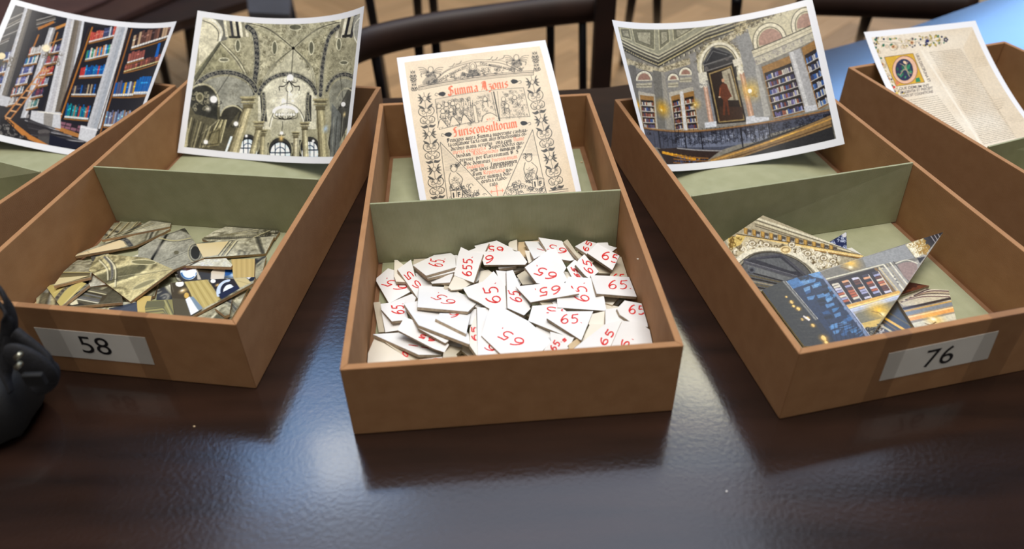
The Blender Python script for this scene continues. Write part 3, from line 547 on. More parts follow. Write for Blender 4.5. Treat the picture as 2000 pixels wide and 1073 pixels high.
def art_shelves():
    c = Canvas('shelves', 450, 330, (0, 0), 2.7778, (40, 40, 44)); wood = (176, 112, 48); st = (186, 188, 194); ss = (120, 114, 106); nv = (34, 34, 42)
    c.poly([(-80, -40), (1000, -40), (1000, 900), (-80, 900)], (44, 42, 46))
    c.poly([(-40, 40), (130, 40), (-60, 560), (-200, 560)], (52, 52, 54))
    def shaft(xt, xb, wt, wb, cols, yt=-20, yb=700):
        k = len(cols)
        for i, cc in enumerate(cols): c.poly([(xt + wt * i / k, yt), (xt + wt * (i + 1) / k, yt), (xb + wb * (i + 1) / k, yb), (xb + wb * i / k, yb)], cc)
    for k in range(5): c.line([(20, 120 + k * 14), (130, 70 + k * 12)], 6, [(180, 176, 168), (70, 66, 62), (140, 132, 120)][k % 3])
    for k in range(5): c.line([(-10, 210 + k * 12), (110, 160 + k * 11)], 5, [(170, 166, 160), (58, 56, 54), (130, 120, 108)][k % 3])
    # bay left of first pilaster, then bays 1-4
    c.poly([(60, 190), (140, 180), (60, 420), (-20, 560), (-60, 560)], nv); c.line([(95, 200), (-20, 520)], 9, wood)
    for k in range(3): books(c, -20 - k * 22 + 40, 330 + k * 70, 50 - k * 18 + 30, 318 + k * 66, 52, [(90, 90, 150), (190, 196, 214), (40, 60, 120)], 40 + k, 6, (.25, -1))
    c.poly([(230, 90), (380, 60), (200, 640), (40, 560)], nv)
    shaft(140, -10, 44, 50, [st, (206, 208, 214), ss, ss, (98, 94, 90)], 30, 520)
    c.poly([(176, 175), (290, 140), (280, 150), (160, 560), (60, 560)], nv); c.line([(210, 190), (62, 540)], 9, wood); c.line([(272, 180), (130, 560)], 5, (120, 78, 40))
    for k, (cs) in enumerate([[(196, 190, 186), (206, 120, 100), (230, 230, 230)], [(30, 140, 170), (230, 230, 226), (60, 100, 170)], [(90, 100, 160), (210, 210, 220), (150, 150, 190)], [(120, 120, 180), (60, 130, 190), (220, 214, 220)], [(196, 120, 110), (226, 220, 216), (60, 110, 150)], [(140, 130, 130), (220, 220, 220)]]):
        x = 158 - k * 24; y = 300 + k * 55; books(c, x - 4, y, x + 66 - k * 2, y - 14, 44, cs, 50 + k, 9, (.3, -1))
    for k in range(6): c.line([(200, 110 + k * 8), (300, 80 + k * 8)], 4.5, [(188, 184, 176), (60, 56, 52), (140, 130, 116)][k % 3])
    c.poly([(205, 150), (290, 112), (295, 124), (208, 164)], wood); c.poly([(290, 150), (390, 110), (396, 122), (292, 166)], (196, 136, 70))
    shaft(268, 110, 36, 44, [st, (214, 216, 222), (150, 146, 146)], 150, 640)
    c.poly([(305, 165), (378, 140), (330, 330), (210, 640), (150, 620)], nv); c.line([(312, 176), (180, 560)], 9, wood); c.line([(270, 235), (352, 205)], 6, (190, 140, 80))
    for k, cs in enumerate([[(80, 80, 120), (206, 120, 120), (230, 230, 236)], [(220, 216, 220), (190, 80, 90), (120, 120, 150)], [(206, 110, 96), (226, 180, 170), (190, 60, 60)], [(190, 70, 80), (226, 120, 100), (160, 170, 190)], [(120, 60, 84), (190, 190, 190), (60, 60, 90)], [(90, 140, 140), (210, 210, 200)]]):
        x = 262 - k * 24; y = 292 + k * 60; books(c, x, y, x + 74 - k * 3, y - 14, 46, cs, 60 + k, 9, (.3, -1))
    # big pilaster 1
    shaft(378, 240, 92, 130, [(206, 208, 214), (190, 190, 196), (214, 214, 216), (110, 102, 92), (124, 114, 102), (150, 146, 144), (216, 220, 226)], 40, 620)
    c.poly([(470, 140), (645, 160), (520, 690), (300, 690)], nv); c.line([(500, 150), (322, 660)], 11, wood); c.line([(484, 150), (306, 650)], 5, (70, 50, 36)); c.line([(640, 190), (520, 640)], 6, (170, 130, 80))
    rows = [((482, 232), (640, 192), 60, [(70, 76, 110), (200, 206, 214), (206, 90, 76), (206, 110, 90), (190, 76, 70)]), ((462, 328), (610, 294), 62, [(24, 110, 180), (30, 120, 190), (226, 216, 206), (220, 150, 90), (60, 150, 120), (206, 210, 216), (176, 60, 60)]), ((430, 420), (560, 412), 64, [(20, 90, 170), (26, 106, 186), (40, 130, 190), (24, 80, 150), (200, 60, 60)]), ((388, 518), (520, 518), 62, [(40, 44, 60), (52, 52, 66), (180, 160, 130), (30, 90, 170), (60, 60, 80)]), ((350, 640), (480, 652), 82, [(150, 130, 116), (20, 140, 150), (16, 130, 146), (26, 60, 90), (22, 90, 150), (190, 70, 56)])]
    for k, (a, b, h, cs) in enumerate(rows): books(c, a[0], a[1], b[0], b[1], h, cs, 70 + k, 15, (.2, -1))
    for i in range(3):
        for j in range(4): c.poly([(330 + j * 32 - i * 6, 660 + i * 18 + j * 7), (358 + j * 32 - i * 6, 666 + i * 18 + j * 7), (354 + j * 32 - i * 6, 680 + i * 18 + j * 7), (326 + j * 32 - i * 6, 674 + i * 18 + j * 7)], [(140, 96, 112), (120, 80, 96), (44, 36, 44)][(i + j) % 3 if j > 1 else 0])
    c.poly([(300, 690), (330, 690), (450, 735), (445, 752), (288, 706)], (176, 120, 66))
    # big pilaster 2
    shaft(642, 470, 62, 74, [(196, 198, 204), (182, 186, 194), (170, 176, 186), (214, 216, 220)], 120, 700)
    c.poly([(700, 130), (940, 130), (800, 780), (540, 760), (560, 640)], nv); c.line([(716, 160), (545, 720)], 12, (150, 96, 50)); c.line([(700, 160), (530, 700)], 6, (76, 56, 44))
    rows = [((712, 266), (930, 196), 86, [(96, 66, 60), (130, 90, 76), (60, 44, 44), (190, 160, 130)]), ((672, 392), (880, 330), 44, [(120, 72, 64), (150, 84, 70), (80, 50, 50)]), ((612, 524), (800, 516), 92, [(60, 44, 60), (206, 110, 60), (90, 90, 120), (190, 170, 120), (206, 160, 50), (190, 196, 206), (30, 130, 110), (16, 90, 170), (16, 90, 170), (20, 96, 176)]), ((562, 686), (700, 690), 92, [(90, 96, 130), (150, 160, 190), (200, 206, 216), (110, 150, 190), (150, 120, 100)])]
    for k, (a, b, h, cs) in enumerate(rows): books(c, a[0], a[1], b[0], b[1], h, cs, 80 + k, 15, (.22, -1), tagc=(236, 226, 160) if k == 1 else (236, 236, 232))
    books(c, 722, 512, 800, 510, 100, [(18, 96, 178), (22, 104, 186)], 91, 6, (.25, -1)); books(c, 690, 345, 780, 318, 60, [(150, 84, 76), (170, 100, 86)], 92, 6, (.2, -1)); c.poly([(838, 310), (856, 306), (872, 232), (858, 236)], (24, 100, 190))
    # plinths, cornice and balustrade below
    c.poly([(170, 600), (330, 610), (330, 700), (160, 660)], (204, 206, 212)); c.poly([(238, 612), (290, 620), (282, 690), (236, 676)], (150, 146, 142)); c.poly([(-60, 500), (60, 530), (40, 580), (-60, 560)], (196, 198, 204))
    c.poly([(440, 680), (530, 700), (505, 780), (425, 760)], (210, 212, 218)); c.line([(440, 690), (530, 708)], 6, (240, 240, 244)); c.line([(205, 605), (335, 620)], 7, (236, 232, 224))
    for k in range(9): c.line([(130 + k * 6, 640 + k * 13), (300 + k * 22, 700 + k * 10)], 6, [(70, 70, 76), (176, 176, 182), (34, 34, 40)][k % 3], .9)
    c.poly([(150, 640), (280, 700), (275, 740), (190, 760), (150, 700)], (48, 46, 50), .8); c.ell(238, 716, 34, 14, (92, 88, 88)); c.ell(240, 735, 38, 12, (66, 62, 64)); c.poly([(205, 740), (275, 740), (262, 800), (212, 790)], (78, 76, 76))
    c.poly([(270, 730), (470, 790), (440, 830), (265, 790)], (30, 32, 46)); c.line([(290, 712), (470, 772)], 6, (110, 108, 112)); c.line(S((300, 800), (318, 806), (330, 800)), 4, (60, 120, 190))
    c.poly([(20, 640), (40, 636), (160, 730), (270, 790), (255, 800), (130, 745)], (190, 124, 62))
    scrolls(c, [(-60, 600), (20, 640), (150, 760), (-60, 740)], 90, (24, 24, 28), 33, (6, 14), 5, .9); scrolls(c, [(-60, 620), (20, 660), (130, 750), (-60, 740)], 40, (160, 156, 150), 34, (4, 9), 3, .8)
    # ladder
    c.line([(60, 640), (282, 360)], 9, (176, 116, 66)); c.line([(28, 632), (240, 362)], 9, (196, 134, 80))
    for k in range(8): f = k / 7.5; c.poly([(28 + 212 * f, 632 - 270 * f), (60 + 222 * f, 640 - 280 * f), (60 + 222 * f, 648 - 280 * f), (28 + 212 * f, 641 - 270 * f)], (206, 160, 116))
    c.glow(250, 258, 40, (252, 228, 170), 1); c.ell(250, 262, 20, 18, (252, 238, 204)); scrolls(c, [(230, 285), (340, 285), (330, 350), (240, 330)], 16, (96, 84, 60), 35, (7, 14), 4, .9); c.ell(10, 305, 22, 18, (240, 222, 178)); scrolls(c, [(5, 320), (70, 320), (60, 360), (5, 360)], 9, (90, 80, 60), 36, (7, 12), 4, .9)
    texture(c, .05, 3, 14); return c

def art_hall():
    c = Canvas('hall', 500, 350, (1180, 0), 3.0667, (150, 144, 128)); st = (124, 122, 116); cr_ = (196, 188, 162); dk = (52, 48, 42)
    c.poly([(0, 0), (1500, -40), (1500, 1100), (0, 1100)], (132, 128, 118))
    # ceiling panels
    c.poly([(60, 140), (700, 140), (330, 330), (310, 330), (80, 230)], (150, 148, 128))
    for q in ([(95, 170), (150, 170), (165, 240), (105, 222)], [(165, 172), (300, 172), (300, 300), (185, 255)], [(325, 172), (385, 170), (392, 250), (330, 300)], [(410, 168), (560, 160), (470, 215), (415, 245)]):
        c.poly(q, (118, 116, 98)); c.line(q, 5, (204, 198, 166), closed=True); m = np.mean(q, 0); c.poly([m + (np.array(p) - m) * .62 for p in q], (166, 162, 140)); c.line([m + (np.array(p) - m) * .62 for p in q], 3, (70, 68, 58), closed=True); scrolls(c, [m + (np.array(p) - m) * .6 for p in q], 14, (110, 108, 94), int(m[0]), (4, 9), 2, .7)
    # cornice: many running lines meeting at the corner (325,340)
    for k, (w2, cc) in enumerate([(9, (190, 184, 156)), (5, (60, 56, 50)), (8, (206, 200, 170)), (12, (84, 80, 72)), (5, (180, 172, 140)), (14, (62, 60, 54)), (6, (196, 182, 130)), (8, (60, 58, 52))]):
        y = k * 9; c.line([(95, 225 + y), (325, 330 + y * 1.1), (610, 170 + y * 1.15), (900, 60 + y * 1.3), (1250, -80 + y * 1.5)], w2, cc)
    for k in range(22): f = k / 21; x = 352 + f * 640; y = 382 - f * 290; s_ = 8 + f * 10; c.poly([(x, y), (x + s_ * .8, y - s_ * .35), (x + s_ * .8, y + s_), (x, y + s_ * 1.2)], (200, 194, 168)); c.poly([(x + s_ * .8, y - s_ * .35), (x + s_ * 1.4, y - s_ * .6), (x + s_ * 1.4, y + s_ * .7), (x + s_ * .8, y + s_)], (56, 52, 46))
    for k in range(16): f = k / 15; x = 112 + f * 200; y = 285 + f * 88; c.poly([(x, y), (x + 8, y + 4), (x + 8, y + 16), (x, y + 12)], (70, 66, 60))
    # frieze
    c.poly([(125, 345), (325, 410), (560, 330), (860, 130), (860, 190), (600, 370), (330, 450), (130, 395)], (184, 174, 146)); scrolls(c, [(130, 345), (325, 410), (560, 330), (850, 140), (850, 185), (600, 365), (330, 440), (130, 390)], 130, (92, 84, 66), 3, (5, 12), 3, .8); scrolls(c, [(130, 345), (325, 410), (560, 330), (850, 140), (850, 185), (600, 365), (330, 440), (130, 390)], 60, (226, 216, 188), 4, (4, 9), 3, .8)
    # walls
    c.poly([(125, 385), (330, 440), (330, 770), (205, 745)], (128, 126, 122)); c.poly([(330, 440), (560, 370), (900, 150), (1000, 700), (620, 770), (330, 770)], (136, 134, 130))
    c.poly([(150, 385), (190, 395), (240, 760), (205, 740)], (106, 104, 100)); c.poly([(290, 420), (340, 430), (370, 770), (320, 770)], (112, 110, 104)); c.poly([(340, 430), (360, 430), (410, 770), (380, 770)], (150, 146, 136))
    c.glow(205, 630, 60, (230, 170, 40), 1); c.glow(350, 650, 90, (226, 166, 30), 1); c.glow(195, 640, 14, (255, 244, 190), 1); c.glow(345, 660, 18, (255, 240, 180), 1)
    for x0_, y0_, r, yb in ((240, 480, 46, 500), (412, 478, 30, 500), (486, 448, 36, 470)):
        c.ell(x0_, y0_, r, r * 1.1, (206, 200, 178), t0=PI, t1=2 * PI); c.line(arc_pts(x0_, y0_, r, r * 1.1, 180, 0), 7, (232, 226, 206)); c.line(arc_pts(x0_, y0_, r + 6, r * 1.1 + 7, 180, 0), 3, dk); c.poly(list(arc_pts(x0_, y0_, r - 9, r * 1.1 - 9, 180, 0)), (150, 116, 102)); c.line([(x0_ - r, y0_ + 2), (x0_ + r, y0_)], 6, (214, 208, 186))
        c.poly([(x0_ - r, y0_ + 20), (x0_ + r, y0_ + 14), (x0_ + r, y0_ + 44), (x0_ - r, y0_ + 46)], (176, 170, 150)); c.line([(x0_ - r, y0_ + 34), (x0_ + r, y0_ + 30)], 3, dk)
    def case(q, nr, cols, seed, nb):
        c.poly(q, (40, 34, 34)); c.line(q, 7, (142, 104, 56), closed=True); (a, b, d, e) = [np.array(p, float) for p in q]     # tl tr br bl
        c.poly([a, b, b + (d - b) * .12, a + (e - a) * .12], (150, 112, 62))
        for k in range(1, nr + 1):
            f = .12 + .86 * k / nr; l, r = a + (e - a) * f, b + (d - b) * f; h = np.linalg.norm(e - a) / nr * .6; up = (a - e) / np.linalg.norm(a - e); l2 = l + (r - l) * .06; r2 = r - (r - l) * .06
            rr = random.Random(seed * 10 + k); dd = (r2 - l2) / nb
            for i in range(nb): x = l2 + dd * i; hh = h * rr.uniform(.75, 1); c.poly([x, x + dd * .85, x + dd * .85 + up * hh, x + up * hh], rr.choice(cols))
            c.line([l, r], 5, (196, 190, 180))
    cols = [(190, 186, 180), (150, 90, 70), (90, 80, 110), (60, 90, 150), (210, 200, 180), (120, 60, 50), (60, 60, 90)]
    c.poly([(205, 545), (305, 565), (325, 775), (225, 745)], (176, 170, 156)); case([(218, 572), (296, 580), (312, 772), (238, 772)], 5, cols, 1, 8)
    c.poly([(385, 555), (530, 520), (565, 775), (425, 785)], (180, 174, 160)); case([(402, 580), (448, 568), (474, 776), (432, 782)], 5, cols, 2, 5); case([(474, 562), (532, 548), (558, 776), (500, 778)], 5, cols, 3, 6)
    c.poly([(452, 550), (470, 546), (498, 780), (478, 782)], (206, 206, 206)); c.poly([(508, 330), (548, 310), (600, 745), (565, 750)], (140, 138, 134))
    c.glow(545, 625, 55, (228, 178, 60), .8); c.glow(540, 628, 14, (255, 246, 200), 1)
    # great arch with pediment and portrait
    c.ell(690, 400, 128, 150, (206, 200, 178), .0); c.poly(list(arc_pts(695, 390, 140, 150, 190, -10)) + [(845, 480), (590, 480)], (196, 188, 160)); scrolls(c, list(arc_pts(695, 390, 155, 170, 175, 5)) + list(arc_pts(695, 390, 118, 130, 5, 175)), 50, (96, 86, 62), 11, (6, 13), 3.4, .85)
    c.line(arc_pts(695, 400, 118, 140, 195, -12), 16, (228, 222, 200)); c.line(arc_pts(695, 400, 108, 130, 195, -12), 4, dk); c.poly(list(arc_pts(695, 405, 100, 122, 190, -5)) + [(800, 460), (600, 450)], (74, 74, 72))
    c.poly([(592, 380), (650, 285), (760, 320), (745, 345), (600, 400)], (50, 50, 52)); c.line([(590, 385), (650, 282), (765, 322)], 9, (96, 96, 96)); c.line([(612, 372), (652, 306), (735, 328)], 4, (120, 120, 120)); c.line([(596, 392), (770, 335)], 9, (110, 108, 106)); c.poly([(600, 400), (770, 345), (775, 368), (610, 425)], (60, 58, 58)); c.line([(612, 426), (778, 372)], 6, (130, 126, 122)); c.ell(612, 412, 12, 14, (96, 92, 90)); c.ell(738, 352, 10, 12, (96, 92, 90))
    c.poly([(612, 430), (775, 378), (855, 730), (672, 745)], (44, 38, 34)); c.poly([(626, 440), (765, 392), (842, 720), (684, 735)], (150, 128, 84)); c.poly([(634, 446), (760, 402), (834, 712), (690, 728)], (46, 36, 30))
    c.poly([(705, 430), (755, 408), (805, 600), (740, 600)], (166, 158, 136)); c.poly([(740, 440), (752, 440), (790, 600), (776, 600)], (110, 100, 84)); c.poly([(690, 640), (830, 640), (834, 712), (690, 728)], (62, 44, 34))
    c.poly([(690, 520), (712, 495), (735, 505), (760, 580), (740, 600), (752, 690), (742, 692), (728, 610), (722, 690), (710, 690), (712, 600), (696, 580)], (96, 52, 34)); c.ell(712, 482, 9, 11, (196, 150, 118)); c.line([(694, 530), (690, 580)], 7, (150, 80, 50)); c.ell(690, 582, 7, 4, (214, 196, 170)); c.line([(735, 520), (762, 578)], 7, (110, 56, 36))
    # marble columns
    c.poly([(560, 440), (612, 430), (618, 480), (570, 500)], (210, 206, 190)); c.poly([(592, 520), (616, 516), (656, 740), (624, 742)], (176, 140, 120)); c.poly([(600, 520), (608, 518), (644, 740), (634, 741)], (214, 180, 160)); scrolls(c, [(575, 490), (615, 490), (615, 520), (580, 525)], 12, (236, 232, 216), 13, (4, 8), 4, .9); c.poly([(618, 520), (630, 518), (668, 740), (656, 742)], (126, 128, 134))
    c.poly([(770, 360), (830, 340), (838, 380), (780, 400)], (216, 210, 192)); c.poly([(812, 440), (840, 434), (900, 690), (866, 700)], (176, 138, 112)); c.poly([(822, 440), (830, 438), (888, 692), (878, 696)], (214, 176, 150)); scrolls(c, [(800, 400), (838, 400), (840, 440), (808, 440)], 12, (236, 232, 216), 14, (4, 9), 4, .9)
    c.poly([(600, 735), (670, 728), (670, 760), (600, 768)], (206, 210, 218)); c.poly([(850, 700), (985, 680), (990, 720), (850, 745)], (204, 206, 212))
    # right pilaster, lamp, big cases
    c.poly([(790, 205), (862, 170), (1000, 700), (905, 700)], (140, 140, 138)); scrolls(c, [(780, 140), (850, 110), (860, 190), (790, 215)], 34, (206, 192, 150), 17, (5, 12), 4, .9); scrolls(c, [(780, 140), (850, 110), (860, 190), (790, 215)], 22, (90, 80, 56), 18, (4, 9), 3, .9)
    c.glow(880, 540, 110, (228, 186, 80), .95); c.ell(874, 545, 12, 13, (255, 252, 234)); scrolls(c, [(880, 550), (915, 545), (915, 580), (885, 580)], 8, (176, 140, 60), 19, (5, 9), 4, .9)
    c.poly([(860, 170), (1230, -20), (1250, 180), (900, 300)], (196, 188, 158)); scrolls(c, [(860, 120), (1090, 30), (1100, 60), (870, 170)], 50, (110, 100, 76), 20, (7, 16), 4, .9)
    for x0_, y0_, r in ((992, 248, 88), (1210, 150, 82)):
        c.line(arc_pts(x0_, y0_, r, r * 1.12, 205, 10), 18, (222, 214, 188)); c.line(arc_pts(x0_, y0_, r + 12, r * 1.12 + 13, 205, 10), 4, dk); c.line(arc_pts(x0_, y0_, r - 12, r * 1.12 - 13, 205, 10), 4, dk); c.poly(list(arc_pts(x0_ + 4, y0_, r - 18, r * 1.12 - 22, 200, 0)), (168, 134, 118))
    c.poly([(885, 300), (1240, 150), (1248, 190), (895, 345)], (206, 198, 172)); c.line([(885, 303), (1240, 152)], 6, dk); c.line([(890, 322), (1244, 172)], 3, (120, 112, 92)); c.poly([(900, 350), (1250, 195), (1258, 240), (912, 392)], (190, 184, 164)); scrolls(c, [(905, 355), (1245, 205), (1252, 236), (912, 385)], 34, (120, 114, 120), 22, (5, 9), 3, .7)
    c.poly([(925, 395), (1000, 690), (960, 700), (905, 400)], (168, 166, 160)); case([(948, 402), (1115, 335), (1205, 665), (1022, 712)], 6, cols + [(150, 150, 190), (110, 100, 150)], 5, 15)
    c.poly([(1102, 318), (1170, 290), (1285, 640), (1205, 668)], (170, 170, 172)); c.poly([(1112, 316), (1130, 308), (1230, 660), (1212, 668)], (206, 206, 206)); c.poly([(1195, 640), (1285, 625), (1290, 655), (1205, 675)], (206, 208, 214))
    case([(1182, 290), (1270, 240), (1350, 620), (1282, 655)], 6, [(60, 100, 170), (190, 190, 196), (60, 70, 110), (206, 206, 200), (90, 130, 190)], 6, 8)
    # gallery rail and ironwork
    c.poly([(200, 750), (420, 790), (700, 765), (1000, 725), (1345, 655), (1360, 700), (1000, 800), (700, 900), (420, 900), (300, 880)], (72, 76, 92)); c.poly([(430, 830), (700, 815), (1000, 770), (980, 840), (700, 880), (440, 880)], (120, 128, 150), .7)
    scrolls(c, [(250, 790), (440, 800), (1000, 745), (1350, 675), (1350, 700), (1000, 840), (440, 880)], 190, (24, 24, 34), 25, (6, 13), 3.6, .9); scrolls(c, [(440, 810), (1000, 760), (980, 830), (440, 870)], 60, (190, 196, 214), 26, (4, 8), 2.5, .7)
    for k in range(28): f = k / 27; x = 300 + f * 700; y = 790 - f * 50; c.line([(x, y), (x + 10, y + 95)], 3.4, (22, 22, 28))
    for x, y in ((330, 785), (480, 790), (575, 785), (815, 770), (985, 735)): c.line([(x, y), (x + 14, y + 110)], 9, (26, 26, 34))
    c.line(S((230, 765), (420, 785), (620, 780), (1000, 728), (1345, 660)), 9, (150, 108, 60)); c.line(S((230, 772), (420, 793), (620, 788), (1000, 738), (1345, 670)), 4, (70, 46, 30))
    c.line([(415, 650), (430, 860)], 4, (26, 22, 24)); c.line([(436, 650), (452, 860)], 4, (26, 22, 24))
    for k in range(11): c.line([(416 + k, 660 + k * 19), (438 + k, 660 + k * 19)], 3, (26, 22, 24))
    # floor of the hall below and the big diagonal handrail
    c.poly([(320, 890), (440, 885), (700, 900), (620, 960), (590, 995), (400, 1010)], (52, 40, 36)); c.line([(440, 888), (700, 905)], 8, (150, 148, 150))
    for k in range(9): c.poly([(350 + k * 22, 905 + k * 5), (372 + k * 22, 908 + k * 5), (376 + k * 22, 925 + k * 5), (352 + k * 22, 920 + k * 5)], (216, 150, 34)); c.glow(360 + k * 26, 912 + k * 5, 14, (246, 196, 70), .9)
    for k in range(3): c.line([(420, 930 + k * 22), (620, 950 + k * 16)], 7, (140, 96, 50)); scrolls(c, [(430, 935 + k * 22), (600, 955 + k * 14), (600, 965 + k * 14), (430, 948 + k * 22)], 12, (90, 110, 160), 60 + k, (3, 6), 3, .9)
    c.poly([(590, 1000), (700, 930), (1000, 820), (1355, 690), (1385, 860), (1000, 950), (800, 985)], (46, 46, 48)); c.poly([(590, 1000), (640, 950), (960, 850), (1355, 690), (1362, 760), (1000, 880), (760, 965)], (140, 112, 74)); c.line([(640, 965), (980, 852), (1358, 712)], 10, (196, 150, 80)); c.line([(700, 968), (1000, 868), (1360, 745)], 7, (88, 64, 40)); c.line([(1000, 846), (1150, 790)], 8, (240, 190, 90), .8)
    texture(c, .10, 3, 24); return c

# broad-nib black letter: strokes per letter on a 0..1 body (x-height 0.62), drawn with a slanted nib
def _m(x, a=0.0, b=.62): return [(x - .05, b - .07), (x, b), (x, a + .07), (x + .07, a)]
BL = {'i': (.26, [_m(.1), [(.1, .8), (.14, .84)]]), 'n': (.46, [_m(.08), [(.1, .52), (.22, .62), (.32, .52)], _m(.32, 0, .54)]), 'm': (.68, [_m(.08), [(.1, .52), (.2, .62), (.3, .52)], _m(.3, 0, .54), [(.32, .52), (.42, .62), (.52, .52)], _m(.52, 0, .54)]),
 'u': (.46, [_m(.08), [(.1, .08), (.2, 0), (.32, .1)], _m(.32)]), 'o': (.44, [[(.2, .62), (.07, .5), (.07, .12), (.2, 0)], [(.2, .62), (.33, .5), (.33, .12), (.2, 0)]]), 'a': (.44, [[(.1, .5), (.2, .62), (.32, .54), (.32, .08), (.38, 0)], [(.32, .34), (.12, .28), (.08, .1), (.18, 0), (.32, .1)]]),
 's': (.38, [[(.3, .54), (.2, .62), (.08, .5), (.1, .38), (.28, .26), (.28, .1), (.16, 0), (.05, .08)]]), 'f': (.3, [[(.34, .88), (.24, .96), (.12, .86), (.12, -.02)], [(.02, .6), (.28, .6)]]), 't': (.3, [[(.12, .8), (.12, .1), (.2, 0), (.28, .06)], [(.02, .6), (.28, .6)]]),
 'l': (.24, [[(.06, .9), (.1, .96), (.1, .08), (.18, 0)]]), 'c': (.36, [[(.3, .54), (.2, .62), (.07, .5), (.07, .12), (.18, 0), (.3, .1)]]), 'e': (.38, [[(.07, .3), (.3, .42), (.28, .56), (.18, .62), (.07, .5), (.07, .12), (.18, 0), (.3, .1)]]), 'r': (.32, [_m(.1), [(.12, .5), (.22, .62), (.3, .54)]]),
 'p': (.46, [[(.05, .56), (.1, .62), (.1, -.26)], [(.12, .54), (.22, .62), (.34, .5), (.34, .12), (.22, 0), (.12, .06)]]), 'd': (.44, [[(.06, .92), (.3, .6), (.34, .4), (.34, .12), (.2, 0), (.07, .12), (.07, .46), (.2, .56), (.32, .5)]]), 'b': (.44, [[(.06, .9), (.1, .96), (.1, .06), (.2, 0), (.34, .12), (.34, .5), (.22, .6), (.12, .52)]]),
 'q': (.44, [[(.32, .56), (.2, .62), (.07, .5), (.07, .12), (.2, 0), (.32, .1)], [(.34, .62), (.34, -.26)]]), 'g': (.44, [[(.32, .56), (.2, .62), (.07, .5), (.08, .2), (.2, .12), (.32, .2)], [(.34, .62), (.34, -.1), (.2, -.24), (.06, -.16)]]), 'z': (.38, [[(.06, .56), (.3, .56), (.12, .34), (.3, .3), (.3, 0), (.14, -.2), (.04, -.12)]]),
 'x': (.4, [[(.06, .6), (.32, 0)], [(.3, .62), (.08, -.02)]]), 'v': (.42, [_m(.08), [(.08, .06), (.2, 0), (.34, .2), (.34, .5), (.26, .62)]]), 'y': (.42, [_m(.08), [(.34, .6), (.34, 0), (.12, -.24)]]), 'j': (.26, [[(.06, .56), (.12, .62), (.12, -.16), (.02, -.24)], [(.12, .8), (.16, .84)]]), 'h': (.46, [[(.06, .9), (.1, .96), (.1, 0)], [(.12, .5), (.24, .62), (.34, .5), (.32, .1), (.24, -.14)]]),
 'S': (.66, [[(.52, .8), (.4, .94), (.2, .86), (.16, .66), (.3, .54), (.5, .42), (.52, .16), (.36, 0), (.14, .06)], [(.3, .9), (.3, .06)], [(.04, .14), (.12, .0), (.3, -.04)]]), 'A': (.72, [[(.1, .74), (.2, .92), (.44, .92), (.5, .8), (.5, .06), (.6, 0)], [(.26, .84), (.2, .3), (.06, .04)], [(.14, .44), (.5, .44)], [(.38, .88), (.34, .1)]]),
 'J': (.6, [[(.5, .92), (.24, .9), (.12, .74), (.3, .62), (.36, .3), (.3, 0), (.08, .02)], [(.3, .9), (.2, .4)], [(.1, .36), (.5, .5)]]), 'P': (.6, [[(.1, .86), (.16, .94), (.16, -.04)], [(.18, .86), (.36, .96), (.52, .78), (.46, .5), (.2, .44)], [(.3, .9), (.3, .2)]]), 'C': (.56, [[(.48, .8), (.34, .94), (.12, .76), (.1, .24), (.28, 0), (.48, .14)], [(.3, .9), (.3, .1)]]),
 'D': (.62, [[(.06, .88), (.3, .94), (.52, .7), (.5, .2), (.26, 0), (.08, .1), (.12, .5), (.2, .86)], [(.3, .86), (.3, .1)]]), 'U': (.6, [[(.06, .84), (.16, .92), (.14, .3), (.26, 0), (.46, .14), (.46, .92)], [(.3, .86), (.3, .2)]]), 'F': (.54, [[(.44, .94), (.16, .9), (.16, 0)], [(.1, .5), (.42, .54)]]), 'N': (.66, [[(.08, .8), (.16, .9), (.16, .0)], [(.16, .84), (.42, .9), (.5, .7), (.48, .1), (.56, 0)]]),
 'H': (.62, [[(.12, .92), (.12, .04)], [(.12, .5), (.34, .62), (.48, .5), (.44, 0)]]), 'G': (.6, [[(.48, .8), (.34, .94), (.12, .76), (.1, .24), (.28, 0), (.48, .14), (.48, .46), (.3, .46)]]), 'R': (.6, [[(.14, .92), (.14, 0)], [(.16, .86), (.4, .92), (.44, .6), (.18, .5), (.5, 0)]]), 'M': (.8, [[(.1, .9), (.1, 0)], [(.12, .84), (.3, .92), (.36, .7), (.36, 0)], [(.38, .84), (.56, .92), (.64, .7), (.62, .06), (.7, 0)]]),
 'T': (.56, [[(.06, .86), (.5, .92)], [(.28, .88), (.12, .5), (.14, .16), (.3, 0), (.46, .12)]]), '.': (.2, [[(.06, .04), (.1, .08)]]), ':': (.2, [[(.06, .04), (.1, .08)], [(.06, .5), (.1, .54)]]), '=': (.3, [[(.04, .34), (.24, .4)], [(.04, .2), (.24, .26)]]), ' ': (.24, []), 'I': (.36, [[(.1, .9), (.16, .94), (.16, .06), (.26, 0)]]), 'V': (.6, [[(.06, .84), (.16, .92), (.16, .1), (.28, 0), (.46, .3), (.44, .9)]]), 'X': (.5, [[(.06, .9), (.44, 0)], [(.42, .92), (.08, 0)]]), 'E': (.5, [[(.44, .8), (.3, .94), (.1, .7), (.1, .2), (.28, 0), (.44, .12)], [(.1, .5), (.36, .52)]]), 'O': (.6, [[(.28, .92), (.08, .7), (.08, .2), (.28, 0)], [(.28, .92), (.5, .7), (.5, .2), (.28, 0)]]), 'B': (.56, [[(.12, .92), (.12, 0)], [(.14, .88), (.4, .86), (.2, .5), (.46, .36), (.4, .04), (.12, .02)]])}
